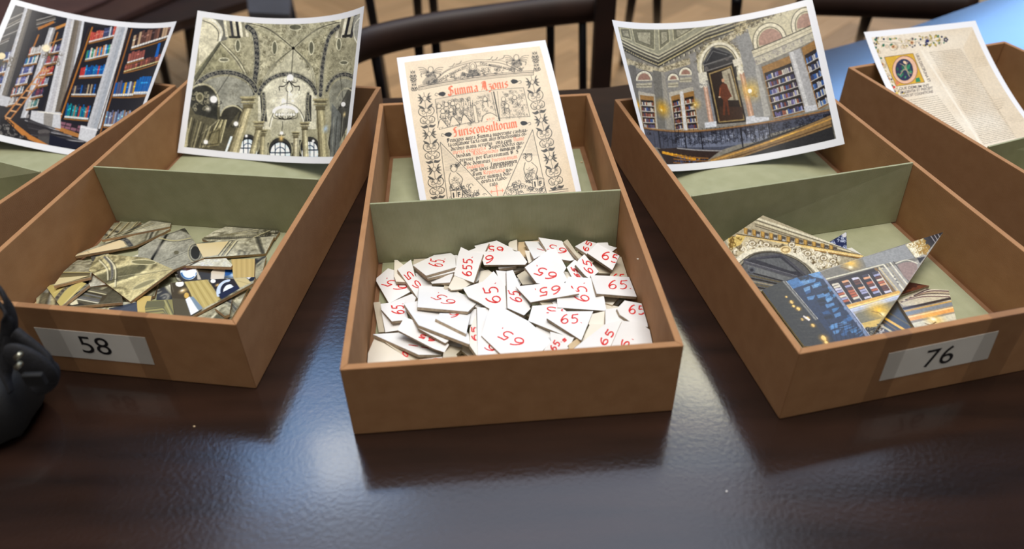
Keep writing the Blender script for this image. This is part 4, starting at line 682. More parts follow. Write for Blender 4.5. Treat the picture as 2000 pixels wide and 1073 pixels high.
def black_letter(c, s, p0, p1, xh, col, al=1.0, nib=.13):
    """p0-p1 baseline in picture positions, xh the height of the body"""
    tot = sum(BL.get(ch, BL['i'])[0] for ch in s); p0 = np.array(p0, float); p1 = np.array(p1, float); d = (p1 - p0) / tot; n_ = (p1 - p0) / np.linalg.norm(p1 - p0); up = np.array([n_[1], -n_[0]]) * xh / .92; x = 0; nb = (d / np.linalg.norm(d) * .8 + up / np.linalg.norm(up) * .6) * xh * nib * .5
    for ch in s:
        w_, st = BL.get(ch, BL['i'])
        for q in st:
            P = [p0 + d * (x + a) + up * b for a, b in q]
            for a, b in zip(P, P[1:]): c.poly([a - nb, a + nb, b + nb, b - nb], col, al)
        x += w_
def art_title():
    c = Canvas('title', 620, 790, (740, 60), 2.98, (226, 208, 180)); ink = (52, 52, 50); red = (222, 128, 98)
    c.a *= (1 + (vnoise(c.w, c.h, 40, 3)[..., None] - .5) * .06); g = [(132, 200), (950, 92), (1130, 937), (240, 1000)]
    def leafcol(x0, y0, x1, y1, wd, n, seed):
        rr = random.Random(seed); ax = np.array([x1 - x0, y1 - y0], float); ax /= np.linalg.norm(ax); sd = np.array([-ax[1], ax[0]]); c.line([(x0, y0), (x1, y1)], 3, ink)
        for k in range(n):
            o = np.array([x0, y0]) + np.array([x1 - x0, y1 - y0]) * ((k + .5) / n); h = math.hypot(x1 - x0, y1 - y0) / n; kind = k % 3
            for s_ in (-1, 1):
                q = lambda a, b: tuple(o + sd * a * wd * s_ + ax * b * h)
                if kind == 0:
                    for j in range(4): t = .5 - j * .33; tip = q(.5 - abs(t) * .2, -t * .9); c.poly([q(.04, .3 - j * .12), q(.26, -t * .5 - .1), tip, q(.24, -t * .5 + .12)], ink, .85); c.line([q(.08, .24 - j * .1), q(.38, -t * .66)], 2.4, (226, 208, 180))
                elif kind == 1:
                    c.line(S(q(.04, .5), q(.34, .42), q(.5, .1), q(.38, -.24), q(.18, -.14), q(.24, .08)), 5, ink); c.line(S(q(.04, .2), q(.2, .3), q(.3, .2)), 3.4, ink); c.poly(S(q(.04, -.1), q(.2, -.34), q(.46, -.5), q(.34, -.2)), ink, .8)
                else:
                    c.poly(S(q(.02, .44), q(.3, .5), q(.48, .26), q(.3, .3), q(.1, .2)), ink, .8); c.line(S(q(.02, .1), q(.36, .06), q(.46, -.26), q(.26, -.46), q(.1, -.3)), 5, ink); c.line(S(q(.06, -.02), q(.24, -.06), q(.3, -.26)), 3.4, ink)
                for j in range(4): c.line([q(.06 + j * .07, .12), q(.12 + j * .07, -.12)], 2, ink)
            p = tuple(o); c.ell(p[0], p[1], wd * .12, wd * .14, (226, 208, 180)); c.ell(p[0], p[1], wd * .12, wd * .14, ink, fill=False, wd=3)
    leafcol(262, 360, 345, 980, 92, 9, 1); leafcol(885, 262, 1040, 925, 88, 9, 2); leafcol(196, 230, 208, 350, 36, 5, 3); leafcol(905, 120, 922, 235, 38, 5, 4)
    # lunette with kneeling winged figures
    P = S((318, 300), (400, 232), (520, 190), (620, 182), (720, 192), (820, 235)); c.line(P, 5, ink); c.line(S((300, 312), (390, 232), (520, 178), (620, 170), (730, 180), (838, 232)), 3, ink); c.line(S((352, 300), (430, 250), (530, 214), (620, 204), (710, 214), (782, 240)), 3.5, ink)
    c.text('SANCTA TRINITAS VNVS', (348, 296), (520, 208), 15, ink); c.text('DEVS MISERERE NOBIS', (588, 196), (775, 232), 15, ink)
    scrolls(c, [(375, 292), (440, 252), (540, 220), (700, 222), (760, 240)], 70, ink, 5, (5, 12), 3, .8); c.ell(546, 206, 21, 24, (226, 208, 180)); c.ell(546, 206, 21, 24, ink, fill=False, wd=4); c.ell(546, 208, 12, 15, ink, fill=False, wd=3); c.poly([(522, 232), (570, 226), (590, 262), (512, 272)], ink, .5); c.line(S((500, 250), (560, 262), (640, 236)), 4, ink)
    for x, y, s_ in ((302, 240, 1), (800, 170, -1)):
        c.ell(x, y - 14, 15, 17, (226, 208, 180)); c.ell(x, y - 14, 15, 17, ink, fill=False, wd=4)
        for w2 in (-1, 1):
            for q in range(5): c.line(S((x + w2 * 10, y + 5), (x + w2 * (38 + q * 4), y - 22 + q * 9), (x + w2 * (72 - q * 5), y - 26 + q * 14)), 4, ink)
        c.poly(S((x - 14, y + 4), (x + 16, y + 4), (x + 30, y + 30), (x + 44 * -s_ * -1, y + 70), (x - 46, y + 70), (x - 30, y + 34)), ink, .35); scrolls(c, [(x - 30, y + 10), (x + 30, y + 10), (x + 40, y + 70), (x - 46, y + 70)], 20, ink, 7, (5, 12), 3.2, .9)
    for s_ in ((430, 205), (470, 190), (680, 168), (720, 162), (650, 165)): c.line(S((s_[0] - 22, s_[1] + 6), s_, (s_[0] + 10, s_[1] - 14)), 4.5, ink)
    for k, w2 in ((0, 4), (9, 7), (18, 3), (26, 4)): c.line([(232, 320 + k), (900, 232 + k)], w2, ink)
    c.line([(232, 320), (232, 346)], 3, ink); c.line([(900, 232), (900, 258)], 3, ink)
    # title, blocks
    black_letter(c, 'Summa Azonis', (402, 378), (756, 330), 52, (222, 116, 82), nib=.19)
    for x, y, s_ in ((366, 370, -1), (790, 297, 1), (402, 606, -1), (846, 540, 1)):
        c.poly(S((x + s_ * -24, y - 4), (x - s_ * 10, y - 14), (x + s_ * 12, y - 10), (x + s_ * 20, y + 2), (x, y + 12), (x - s_ * 14, y + 10), (x - s_ * 24, y - 4)), ink); c.line(S((x + s_ * 16, y), (x + s_ * 34, y - 6), (x + s_ * 38, y + 6), (x + s_ * 26, y + 10)), 3.5, ink)
    q = [(328, 400), (842, 332), (880, 500), (352, 576)]; c.line(q, 3.4, ink, closed=True); c.line([(668, 357), (702, 525)], 8, ink); c.line([(690, 354), (706, 524)], 2.5, ink); c.line([(655, 360), (690, 526)], 3, ink)
    for k in range(34): f = k / 33; a = np.array(q[0]) * (1 - f) + np.array(q[3]) * f; b = np.array([668, 357]) * (1 - f) + np.array([700, 525]) * f; c.line([a, b], 1.2, ink, .38)
    for k in range(26): f = k / 25; a = np.array([700, 354]) * (1 - f) + np.array([712, 522]) * f; b = np.array(q[1]) * (1 - f) + np.array(q[2]) * f; c.line([a, b], 1.1, ink, .3)
    scrolls(c, [(335, 415), (540, 390), (560, 540), (360, 565)], 130, ink, 41, (6, 14), 3, .75); scrolls(c, [(545, 385), (660, 372), (685, 520), (560, 540)], 60, ink, 42, (5, 12), 2.6, .7); scrolls(c, [(710, 360), (835, 345), (865, 495), (722, 515)], 90, ink, 43, (6, 13), 2.6, .65)
    for x, y in ((350, 440), (392, 430), (430, 425), (372, 470), (420, 462), (460, 440), (618, 400), (725, 400), (745, 440), (790, 390)): c.ell(x, y, 12, 14, (226, 208, 180)); c.ell(x, y, 12, 14, ink, fill=False, wd=3.4); c.line(S((x - 14, y + 40), (x - 10, y + 14), (x + 12, y + 14), (x + 18, y + 44)), 3.6, ink)
    for x in range(6): c.poly([(480 + x * 13, 416 - x * 2), (488 + x * 13, 415 - x * 2), (490 + x * 13, 440 - x * 2), (482 + x * 13, 441 - x * 2)], (226, 208, 180)); c.line([(480 + x * 13, 416 - x * 2), (483 + x * 13, 441 - x * 2)], 2.5, ink)
    for x, y in ((370, 545), (440, 530), (505, 520)): c.poly(S((x - 28, y + 20), (x - 10, y - 30), (x + 30, y + 14)), (226, 208, 180)); c.line(S((x - 28, y + 20), (x - 10, y - 30), (x + 30, y + 14)), 4, ink)
    c.poly([(545, 440), (562, 436), (580, 535), (560, 538)], (226, 208, 180)); c.line([(545, 440), (562, 436), (580, 535), (560, 538)], 3, ink, closed=True); c.poly(S((598, 530), (610, 495), (650, 480), (688, 500), (694, 522)), (226, 208, 180)); c.line(S((598, 530), (610, 495), (650, 480), (688, 500)), 4.5, ink); c.text('M D XX', (628, 524), (676, 516), 12, red)
    black_letter(c, 'Jurisconsultorum', (432, 618), (810, 562), 52, (222, 116, 82), nib=.19)
    L_ = [('Principis aurea Summa nuperrime castiga=', (396, 652), (868, 588)), ('ta:collatione facta:cum alijs vetustissimis co=', (404, 676), (862, 610)), ('dicibus manu scriptis : vna cum', (420, 700), (776, 648)), ('Superadditis qui=', (640, 690), (848, 660)), ('busdam', (452, 740), (536, 728)), ('nunquam im=', (706, 703), (834, 684)), ('pressis: per Clarissimum U. J.', (470, 765), (824, 712)), ('Doc.dominus', (494, 788), (650, 765)), ('Forosempronien', (652, 790), (806, 768)), ('sem locis suis insertis:', (534, 822), (790, 786)), ('Cum', (546, 846), (602, 838)), ('no=', (740, 822), (780, 816)), ('uiter summa dili=', (568, 868), (772, 838)), ('gentia elabo=', (596, 888), (750, 864)), ('rato.', (646, 906), (700, 898))]
    for s_, a, b in L_: black_letter(c, s_, a, b, 23, (26, 24, 26), nib=.2)
    for s_, a, b in (('Nume', (784, 645), (848, 636)), ('meris expositis.', (430, 720), (632, 692)), ('Additionibus', (544, 728), (698, 706)), ('Hieronymum', (658, 764), (808, 742)), ('Gigantem', (512, 806), (614, 790)), ('Repertorio', (608, 838), (736, 820))): black_letter(c, s_, a, b, 23, red, nib=.19)
    # two triangles with nymph figures and shields
    for q in ([(357, 650), (400, 990), (662, 968)], [(895, 576), (722, 968), (975, 948)]): c.line(q, 3.6, ink, closed=True)
    for k in range(16): c.line([(360 + k * 2, 680 + k * 9), (382 + k * 9, 690 + k * 9)], 1.6, ink, .6); c.line([(890 - k * 3, 610 + k * 8), (900 + k * 2, 608 + k * 8)], 1.6, ink, .6)
    for x, y, k in ((436, 800, 0), (872, 740, 1)):
        c.ell(x, y, 19, 23, (226, 208, 180)); c.ell(x, y, 19, 23, ink, fill=False, wd=4); scrolls(c, [(x - 30, y - 20), (x + 30, y - 24), (x + 20, y - 8), (x - 20, y)], 8, ink, 70 + k, (7, 12), 3.5, .9)
        c.line(S((x - 20, y + 28), (x - 28, y + 70), (x - 10, y + 120), (x + 20, y + 150)), 4, ink); c.line(S((x + 16, y + 26), (x + 50, y + 62), (x + 42, y + 110), (x + 70, y + 150)), 4, ink); c.line(S((x - 14, y + 66), (x + 10, y + 76), (x + 30, y + 60)), 3, ink); c.ell(x + 14, y + 116, 36, 30, ink, .8, fill=False, wd=3.4)
        scrolls(c, [(x - 20, y + 60), (x + 40, y + 60), (x + 60, y + 150), (x - 20, y + 150)], 26, ink, 72 + k, (6, 13), 2.6, .6)
    scrolls(c, [(520, 900), (640, 960), (420, 975), (480, 900)], 36, ink, 75, (8, 18), 3.5, .8); scrolls(c, [(740, 950), (800, 870), (960, 900), (960, 940)], 36, ink, 76, (8, 18), 3.5, .8)
    for x, y in ((452, 955), (926, 890)): c.poly([(x - 34, y - 22), (x + 34, y - 28), (x + 34, y + 14), (x + 4, y + 34), (x - 30, y + 22)], (226, 208, 180)); c.line([(x - 34, y - 22), (x + 34, y - 28), (x + 34, y + 14), (x + 4, y + 34), (x - 30, y + 22)], 4, ink, closed=True); c.text('I', (x - 20, y + 16), (x - 12, y + 15), 28, ink, .05); c.text('F', (x + 8, y + 12), (x + 24, y + 10), 28, ink, .05); c.line([(x - 2, y - 44), (x + 1, y + 12)], 4, ink); c.line([(x - 22, y - 30), (x + 20, y - 34)], 4, ink)
    for d in (0, 1): c.line([(684, 905), (694, 970)] if d else [(652, 938), (722, 930)], 5, red)
    for x, y in ((684, 905), (656, 938), (720, 930), (688, 934), (692, 966)): c.line([(x - 9, y), (x + 9, y - 1)], 4, red); c.line([(x, y - 9), (x, y + 9)], 4, red)
    c.line([(990, 935), (1100, 922)], 5, ink); c.line([(992, 948), (1102, 934)], 3, ink)
    texture(c, .035, 3, 34); return c

def art_script():
    c = Canvas('script', 380, 520, (1640, 20), 3.156, (224, 212, 192)); ink = (92, 76, 54)
    c.a *= (1 + (vnoise(c.w, c.h, 60, 8)[..., None] - .5) * .10 * np.array([.6, .9, 1.3]))
    c.poly([(830, 100), (1136, 640), (1136, 780), (1090, 790), (900, 500), (760, 230)], (214, 196, 168), .5)
    for k in range(90): x = 505 + k * 4.0; y = 250 + k * 6.3; c.line([(x, y), (x + 4, y + 7)], 26, (236, 228, 212), .4)
    rr = random.Random(3)
    def lines(a, b, d, e, n, sd, al=.62, wd=2.6):
        a, b, d, e = [np.array(p, float) for p in (a, b, d, e)]; rr = random.Random(sd)      # a-b first line, e-d last line
        for k in range(n):
            f = k / (n - 1); l = a + (e - a) * f; r = b + (d - b) * f; t = 0
            while t < 1:
                w2 = rr.uniform(.02, .07); p = l + (r - l) * t; q = l + (r - l) * min(1, t + w2)
                for s_ in range(3): u = p + (q - p) * (s_ / 3); v = p + (q - p) * ((s_ + 1) / 3); c.line([u + (0, rr.uniform(-1.6, 1.6)), v + (0, rr.uniform(-1.6, 1.6))], wd, ink, al * rr.uniform(.5, 1.1))
                t += w2 + rr.uniform(.006, .016)
    lines((552, 262), (748, 240), (1085, 780), (885, 826), 56, 1, .9, 3); lines((402, 560), (602, 528), (770, 745), (700, 770), 20, 2, .9, 3)
    lines((815, 292), (890, 286), (915, 338), (838, 350), 6, 3, .3, 2); lines((1000, 660), (1130, 640), (1136, 680), (1060, 690), 5, 4, .3, 2); lines((950, 552), (1030, 540), (1000, 600), (975, 612), 5, 5, .35, 2)
    dk = (46, 36, 40)
    for s_, a, b in (('UIUS DISCIPLINA ET', (468, 272), (548, 446)), ('QUE DEMUM INT', (368, 492), (552, 470)), ('ELLIGENTIA ET PRECEPT', (374, 516), (574, 486)), ('TANTI SIT COGNITIONE', (376, 540), (576, 508))): c.text(s_, a, b, 17, dk, .01)
    # gold ground with the large initial
    q = [(275, 290), (452, 266), (524, 444), (348, 470)]; c.poly(q, (206, 164, 52)); c.line(q, 4, (70, 44, 20), closed=True)
    for k in range(18): x = rr.uniform(290, 500); y = rr.uniform(285, 450); c.glow(x, y, 16, (248, 220, 120), .5)
    c.ell(402, 368, 78, 88, (110, 60, 40), a=-.1); c.ell(402, 368, 75, 85, (222, 178, 150), a=-.1); c.ell(398, 368, 55, 68, (38, 44, 74), a=-.1)
    for k in range(26): a = rr.uniform(0, 6.28); R = rr.uniform(5, 48); x = 398 + R * math.cos(a); y = 368 + R * 1.15 * math.sin(a); c.ell(x, y, rr.uniform(6, 15), rr.uniform(4, 8), rr.choice([(34, 104, 72), (46, 130, 90), (28, 88, 66), (60, 140, 96)]), .95, rr.uniform(0, 3))
    for a in (S((372, 330), (395, 342), (412, 372), (440, 392)), S((420, 320), (408, 345), (420, 385), (432, 410)), S((372, 400), (390, 372), (404, 366))): c.line(a, 7, (220, 190, 170)); c.line(a, 2.4, (120, 70, 50))
    c.ell(402, 322, 12, 8, (226, 196, 160), a=.7)
    c.poly([(468, 420), (490, 414), (500, 440), (470, 446)], (46, 130, 90)); c.poly([(340, 430), (372, 450), (350, 466)], (206, 120, 90))
    # floral border
    def sprig(x, y, r, a, kind):
        if kind == 0: c.poly([(x + r * math.cos(a + t) * k_, y + r * math.sin(a + t) * k_) for t, k_ in ((0, 1.3), (.9, .6), (PI, .9), (-.9, .6))], (60, 54, 20)); c.poly([(x + r * .7 * math.cos(a + t) * k_, y + r * .7 * math.sin(a + t) * k_) for t, k_ in ((0, 1.3), (.9, .6), (PI, .9), (-.9, .6))], (214, 190, 90))
        elif kind == 1: c.ell(x, y, r * .6, r * .6, (36, 40, 72))
        elif kind == 2: c.ell(x, y, r * .8, r * .6, (40, 110, 84), a=a)
        else: c.ell(x, y, r, r, (120, 96, 60), fill=False, wd=3); c.ell(x, y, r * .5, r * .5, (214, 186, 150))
    path = S((380, 540), (330, 480), (270, 380), (235, 300), (215, 230), (240, 195), (330, 200), (420, 205), (500, 190), (560, 190), (650, 182), n=12); c.line(path, 3, (110, 100, 80))
    for i, p in enumerate(path):
        if i % 2 == 0:
            for s_ in (-1, 1): sprig(p[0] + rr.uniform(-14, 14), p[1] + s_ * rr.uniform(8, 30), rr.uniform(7, 13), rr.uniform(0, 6.28), rr.choice([0, 0, 0, 1, 2, 1, 3]))
    for x, y in ((330, 225), (445, 200), (262, 335), (300, 425)): c.ell(x, y, 24, 24, (122, 112, 92), fill=False, wd=3); c.ell(x, y, 12, 12, (206, 170, 120)); c.ell(x, y, 6, 6, (120, 50, 40))
    for a in np.linspace(0, 6.28, 7)[:-1]: sprig(575 + 26 * math.cos(a), 188 + 26 * math.sin(a), 15, a, 0)
    for a in np.linspace(0, 6.28, 6)[:-1]: sprig(654 + 10 * math.cos(a), 182 + 10 * math.sin(a), 10, a, 1)
    c.ell(335, 475, 9, 8, (206, 60, 50)); c.ell(352, 512, 9, 8, (214, 186, 90)); c.ell(540, 190, 12, 10, (36, 40, 96))
    texture(c, .04, 3, 44); return c

AV = art_vault(); make_print('vault', AV, (.028, .028, .042, .042), 'glossy print of a vaulted hall with chandeliers, leaning in box 58', 'photograph', group='large prints leaning in the boxes')
AH = art_hall(); make_print('hall', AH, (.03, .03, .045, .045), 'glossy print of a gallery with bookcases and a framed portrait, leaning in box 76', 'photograph', group='large prints leaning in the boxes')
AS = art_shelves(); make_print('shelves', AS, (.028, .028, .042, .042), 'glossy print of tall bookshelves with a wooden ladder, leaning at the far left', 'photograph', group='large prints leaning in the boxes')
AT = art_title(); make_print('title', AT, (.045, .045, .038, .02), 'cream title page with red and black lettering, leaning in the middle box', 'print', M_MATTE, 'large prints leaning in the boxes')
AM = art_script(); make_print('script', AM, (.05, .05, .04, .02), 'manuscript page with gold initial and floral border, leaning at the far right', 'print', M_MATTE, 'large prints leaning in the boxes')

# ---------------------------------------------------------------- picture pieces
CROP = {'A': (700, 440, 6.6667), 'B': (980, 440, 6.6667), 'C': (700, 570, 6.6667), 'D': (980, 570, 6.6667), 'E': (20, 410, 4.6667), 'F': (270, 420, 4.6667), 'G': (1400, 400, 3.8326)}
def cpx(c, p): o = CROP[c]; return (o[0] + p[0] / o[2], o[1] + p[1] / o[2])
GS = 0.0012
BURIED = []; NAMED = []
class Pile:
    def __init__(self, b, x0, x1, y0, y1, z0):
        self.b = b; self.lim = (x0, x1, y0, y1); self.nx = int((x1 - x0) / GS) + 1; self.ny = int((y1 - y0) / GS) + 1
        self.X, self.Y = np.meshgrid(x0 + np.arange(self.nx) * GS, y0 + np.arange(self.ny) * GS); self.h = np.full(self.X.shape, z0)
    def mask(self, P):
        P = np.asarray(P)[:, :2]; Q = np.roll(P, -1, 0); X = self.X[..., None]; Y = self.Y[..., None]
        den = np.where(Q[:, 1] == P[:, 1], 1e-9, Q[:, 1] - P[:, 1]); c = ((P[:, 1] > Y) != (Q[:, 1] > Y)) & (X < (Q[:, 0] - P[:, 0]) * (Y - P[:, 1]) / den + P[:, 0]); m = c.sum(-1) % 2 == 1
        k = m.copy(); k[1:] |= m[:-1]; k[:-1] |= m[1:]; k[:, 1:] |= m[:, :-1]; k[:, :-1] |= m[:, 1:]; return k
    def clip(self, P, pl):
        x0, x1, y0, y1 = self.lim; P = [tuple(p[:2]) for p in P]
        for ax, s, v in ((0, 1, x0), (0, -1, -x1), (1, 1, y0), (1, -1, -y1)):
            out = []
            for i in range(len(P)):
                a, b = P[i], P[(i + 1) % len(P)]; da, db = s * a[ax] - v, s * b[ax] - v
                if da >= 0: out.append(a)
                if (da >= 0) != (db >= 0): t = da / (da - db); out.append((a[0] + (b[0] - a[0]) * t, a[1] + (b[1] - a[1]) * t))
            P = out
            if len(P) < 3: return []
        return [(x, y, pl[0] + pl[1] * x + pl[2] * y) for x, y in P]
    def settle(self, poly_fn, th, slope=0.28):
        """drop a piece onto what already lies there: returns its top plane and outline"""
        pl = (float(self.h.mean()) + th, 0, 0)
        for it in range(5):
            P = poly_fn(pl); P = self.clip(P, pl)
            if len(P) < 3: return None
            m = self.mask(P)
            if m.sum() < 3: return None
            x, y, hh = self.X[m], self.Y[m], self.h[m]; A = np.stack([np.ones_like(x), x, y], -1)
            w = np.exp((hh - hh.max()) * 120); c = np.linalg.lstsq(A * w[:, None], hh * w, rcond=None)[0]
            g = np.clip(c[1:], -slope, slope); a = np.percentile(hh - g[0] * x - g[1] * y, 90) + th * math.sqrt(1 + g @ g) + 0.00025
            pl = (float(a), float(g[0]), float(g[1]))
        P = self.clip(poly_fn(pl), pl)
        if len(P) < 3: return None
        m = self.mask(P); need = np.percentile(self.h[m] - pl[1] * self.X[m] - pl[2] * self.Y[m], 85) + th * math.sqrt(1 + pl[1] ** 2 + pl[2] ** 2) + .0002
        d = need - pl[0]
        if d > 0: pl = (need, pl[1], pl[2]); P = [(x, y, z + d) for x, y, z in P]
        self.h[m] = np.maximum(self.h[m], pl[0] + pl[1] * self.X[m] + pl[2] * self.Y[m]); return pl, P
def area2(P): return sum(P[i][0] * P[(i + 1) % len(P)][1] - P[(i + 1) % len(P)][0] * P[i][1] for i in range(len(P))) / 2
def piece_body(b, pl, P, th, mats, label, group, name='picture_piece', cat='puzzle piece'):
    if area2(P) < 0: P = P[::-1]
    n = np.array([-pl[1], -pl[2], 1.0]); n /= np.linalg.norm(n); c = np.mean(np.array(P), 0) - n * th; bm = bmesh.new()
    t = [bm.verts.new(np.array(p) - c) for p in P]; l = [bm.verts.new(np.array(p) - n * th - c) for p in P]
    # thin face card on a thick board: two plies
    k = [bm.verts.new(np.array(p) - n * th * 0.16 - c) for p in P]
    ft = bm.faces.new(t); fb = bm.faces.new(l[::-1]); ft.material_index = 0; fb.material_index = 1
    for i in range(len(P)):
        j = (i + 1) % len(P); a = bm.faces.new((k[i], k[j], t[j], t[i])); a.material_index = 0; a = bm.faces.new((l[i], l[j], k[j], k[i])); a.material_index = 1
    me = bpy.data.meshes.new(name); bm.to_mesh(me); bm.free()
    o = link(name, me, None, mats); o.location = b2w(c, b); o.rotation_euler = (0, 0, BOX[b][2]); tag(o, label, cat, group); return o, c, n
GLY = {'6': [[(.62, .97), (.38, .86), (.16, .6), (.06, .3), (.22, .05), (.48, .02), (.68, .18), (.66, .4), (.46, .52), (.24, .44), (.1, .26)]],
       '5': [[(.2, .92), (.17, .55), (.42, .6), (.66, .42), (.62, .14), (.38, .02), (.12, .06)], [(.17, .93), (.45, .93), (.74, .98)]],
       '.': [[(.08, .05), (.14, .08)]]}
def number_ink(o, c, n, b, pl, P, crop, mark):
    s, p0, p1, up = mark; p0 = np.array(p0, float); p1 = np.array(p1, float); up = np.array(up, float); nn = sum(1 for q in s if q != '.'); bm = bmesh.new(); k = 0; any_ = False
    for ch in s:
        for st in GLY[ch]:
            pts = smooth_path(st); W3 = []
            for q in pts:
                f = (k + q[0] * 1.05) / nn if ch != '.' else (k + q[0]) / nn
                a = p0 + (p1 - p0) * f + up * q[1]; W3.append(on_plane(*cpx(crop, a), b, pl))
            hw = 0.00062 if ch != '.' else 0.0008
            rows = []
            for i, q in enumerate(W3):
                d = W3[min(i + 1, len(W3) - 1)] - W3[max(i - 1, 0)]; d /= (np.linalg.norm(d) + 1e-12); sd = np.cross(n, d) * hw * (1.15 if i % 3 else .95)
                if inside2(*(q + sd)[:2], P) and inside2(*(q - sd)[:2], P): rows.append((bm.verts.new(q + sd + n * .00012 - c), bm.verts.new(q - sd + n * .00012 - c)))
                else: rows.append(None)
            for r0, r1 in zip(rows, rows[1:]):
                if r0 and r1: bm.faces.new((r0[0], r1[0], r1[1], r0[1])); any_ = True
        if ch != '.': k += 1
    if any_:
        me = bpy.data.meshes.new('written_number'); bm.to_mesh(me); link('written_number', me, o, [M_RED])
    bm.free()

TH = 0.0030
class Sight:
    """keeps every later piece in front of the earlier ones it covers"""
    def __init__(self): self.z = {}
    def cells(self, crop, poly):
        q = np.array([cpx(crop, p) for p in poly]); x0, y0 = np.floor(q.min(0)).astype(int); x1, y1 = np.ceil(q.max(0)).astype(int)
        for x in range(x0, x1 + 1, 3):
            for y in range(y0, y1 + 1, 3):
                if inside2(x, y, q): yield (x // 3, y // 3), (x, y)
    def lift(self, crop, poly, b, pl, P):
        need = 0.0; got = []
        for k, (x, y) in self.cells(crop, poly):
            q = on_plane(x, y, b, pl)
            if not inside2(q[0], q[1], P): continue
            got.append((k, (x, y)))
            if k in self.z: need = max(need, self.z[k] + 0.0003 - q[2])
        return need, got
    def store(self, got, b, pl):
        for k, (x, y) in got: self.z[k] = max(self.z.get(k, 0), on_plane(x, y, b, pl)[2])
sight = Sight()
def place(pile, b, crop, poly, th, slope=.3, pl=None):
    fn = lambda pl: [on_plane(*cpx(crop, q), b, pl) for q in poly]
    if pl is None:
        res = pile.settle(fn, th, slope)
        if not res: return None
        pl, P = res
    else: P = pile.clip(fn(pl), pl)
    tot = 0
    for it in range(6):
        need, got = sight.lift(crop, poly, b, pl, P)
        if need < 1e-4 or tot > .009: break
        st = min(need, .002); tot += st; pl = (pl[0] + st, pl[1], pl[2]); P = pile.clip(fn(pl), pl)
        if len(P) < 3: return None
    sight.store(got, b, pl); m = pile.mask(P); pile.h[m] = np.maximum(pile.h[m], pl[0] + pl[1] * pile.X[m] + pl[2] * pile.Y[m])
    return pl, P
pile = Pile(1, T + .0008, W - T - .0008, T + .0008, 0.2072, 0.0045)
WG = 'white pieces marked 65 in the middle box'
r_ = random.Random(11)
def rnd_poly(x, y, s, a, b):
    pts = []
    for k in range(r_.choice([4, 4, 5])):
        t = a + k * 2 * PI / 5 + r_.uniform(-.3, .3); pts.append((x + math.cos(t) * s * r_.uniform(.7, 1), y + math.sin(t) * s * r_.uniform(.7, 1), 0))
    return pts
# buried layer: only corners of these show between the others
spots = [(.03 + .028 * i + r_.uniform(-.006, .006), .03 + .0275 * j + r_.uniform(-.006, .006)) for j in range(6) for i in range(8)] + [(.15, .182), (.175, .19), (.2, .18), (.225, .172), (.185, .165), (.215, .19), (.2, .07), (.22, .05), (.235, .075), (.19, .05), (.225, .1), (.24, .16), (.16, .17)]
spots += [(.075 + .03 * i + r_.uniform(-.008, .008), .05 + .03 * j + r_.uniform(-.006, .006)) for j in range(5) for i in range(6)] + [(.14 + .028 * i, .06 + .03 * j + r_.uniform(-.006, .006)) for j in range(5) for i in range(4)] + [(.165 + .026 * i, .08 + .03 * j) for j in range(4) for i in range(3)]
for i, (x, y) in enumerate(spots):
    if y > .165 and x < .06: continue
    pts = rnd_poly(x, y, .0185, r_.uniform(0, 6), 0)
    res = pile.settle(lambda pl: pts, TH, .2)
    if res:
        pl, P = res; mt = r_.choice([M_WHITE, M_CREAMC, M_GREYC, M_WHITE])
        BURIED.append(piece_body(1, pl, P, TH, [mt, M_EDGE], 'piece of the lowest layer in the middle box, mostly hidden under white pieces marked 65', 'buried pieces of the middle box')[0])
w_, c_, g_, t_ = M_WHITE, M_CREAMC, M_GREYC, M_TANC
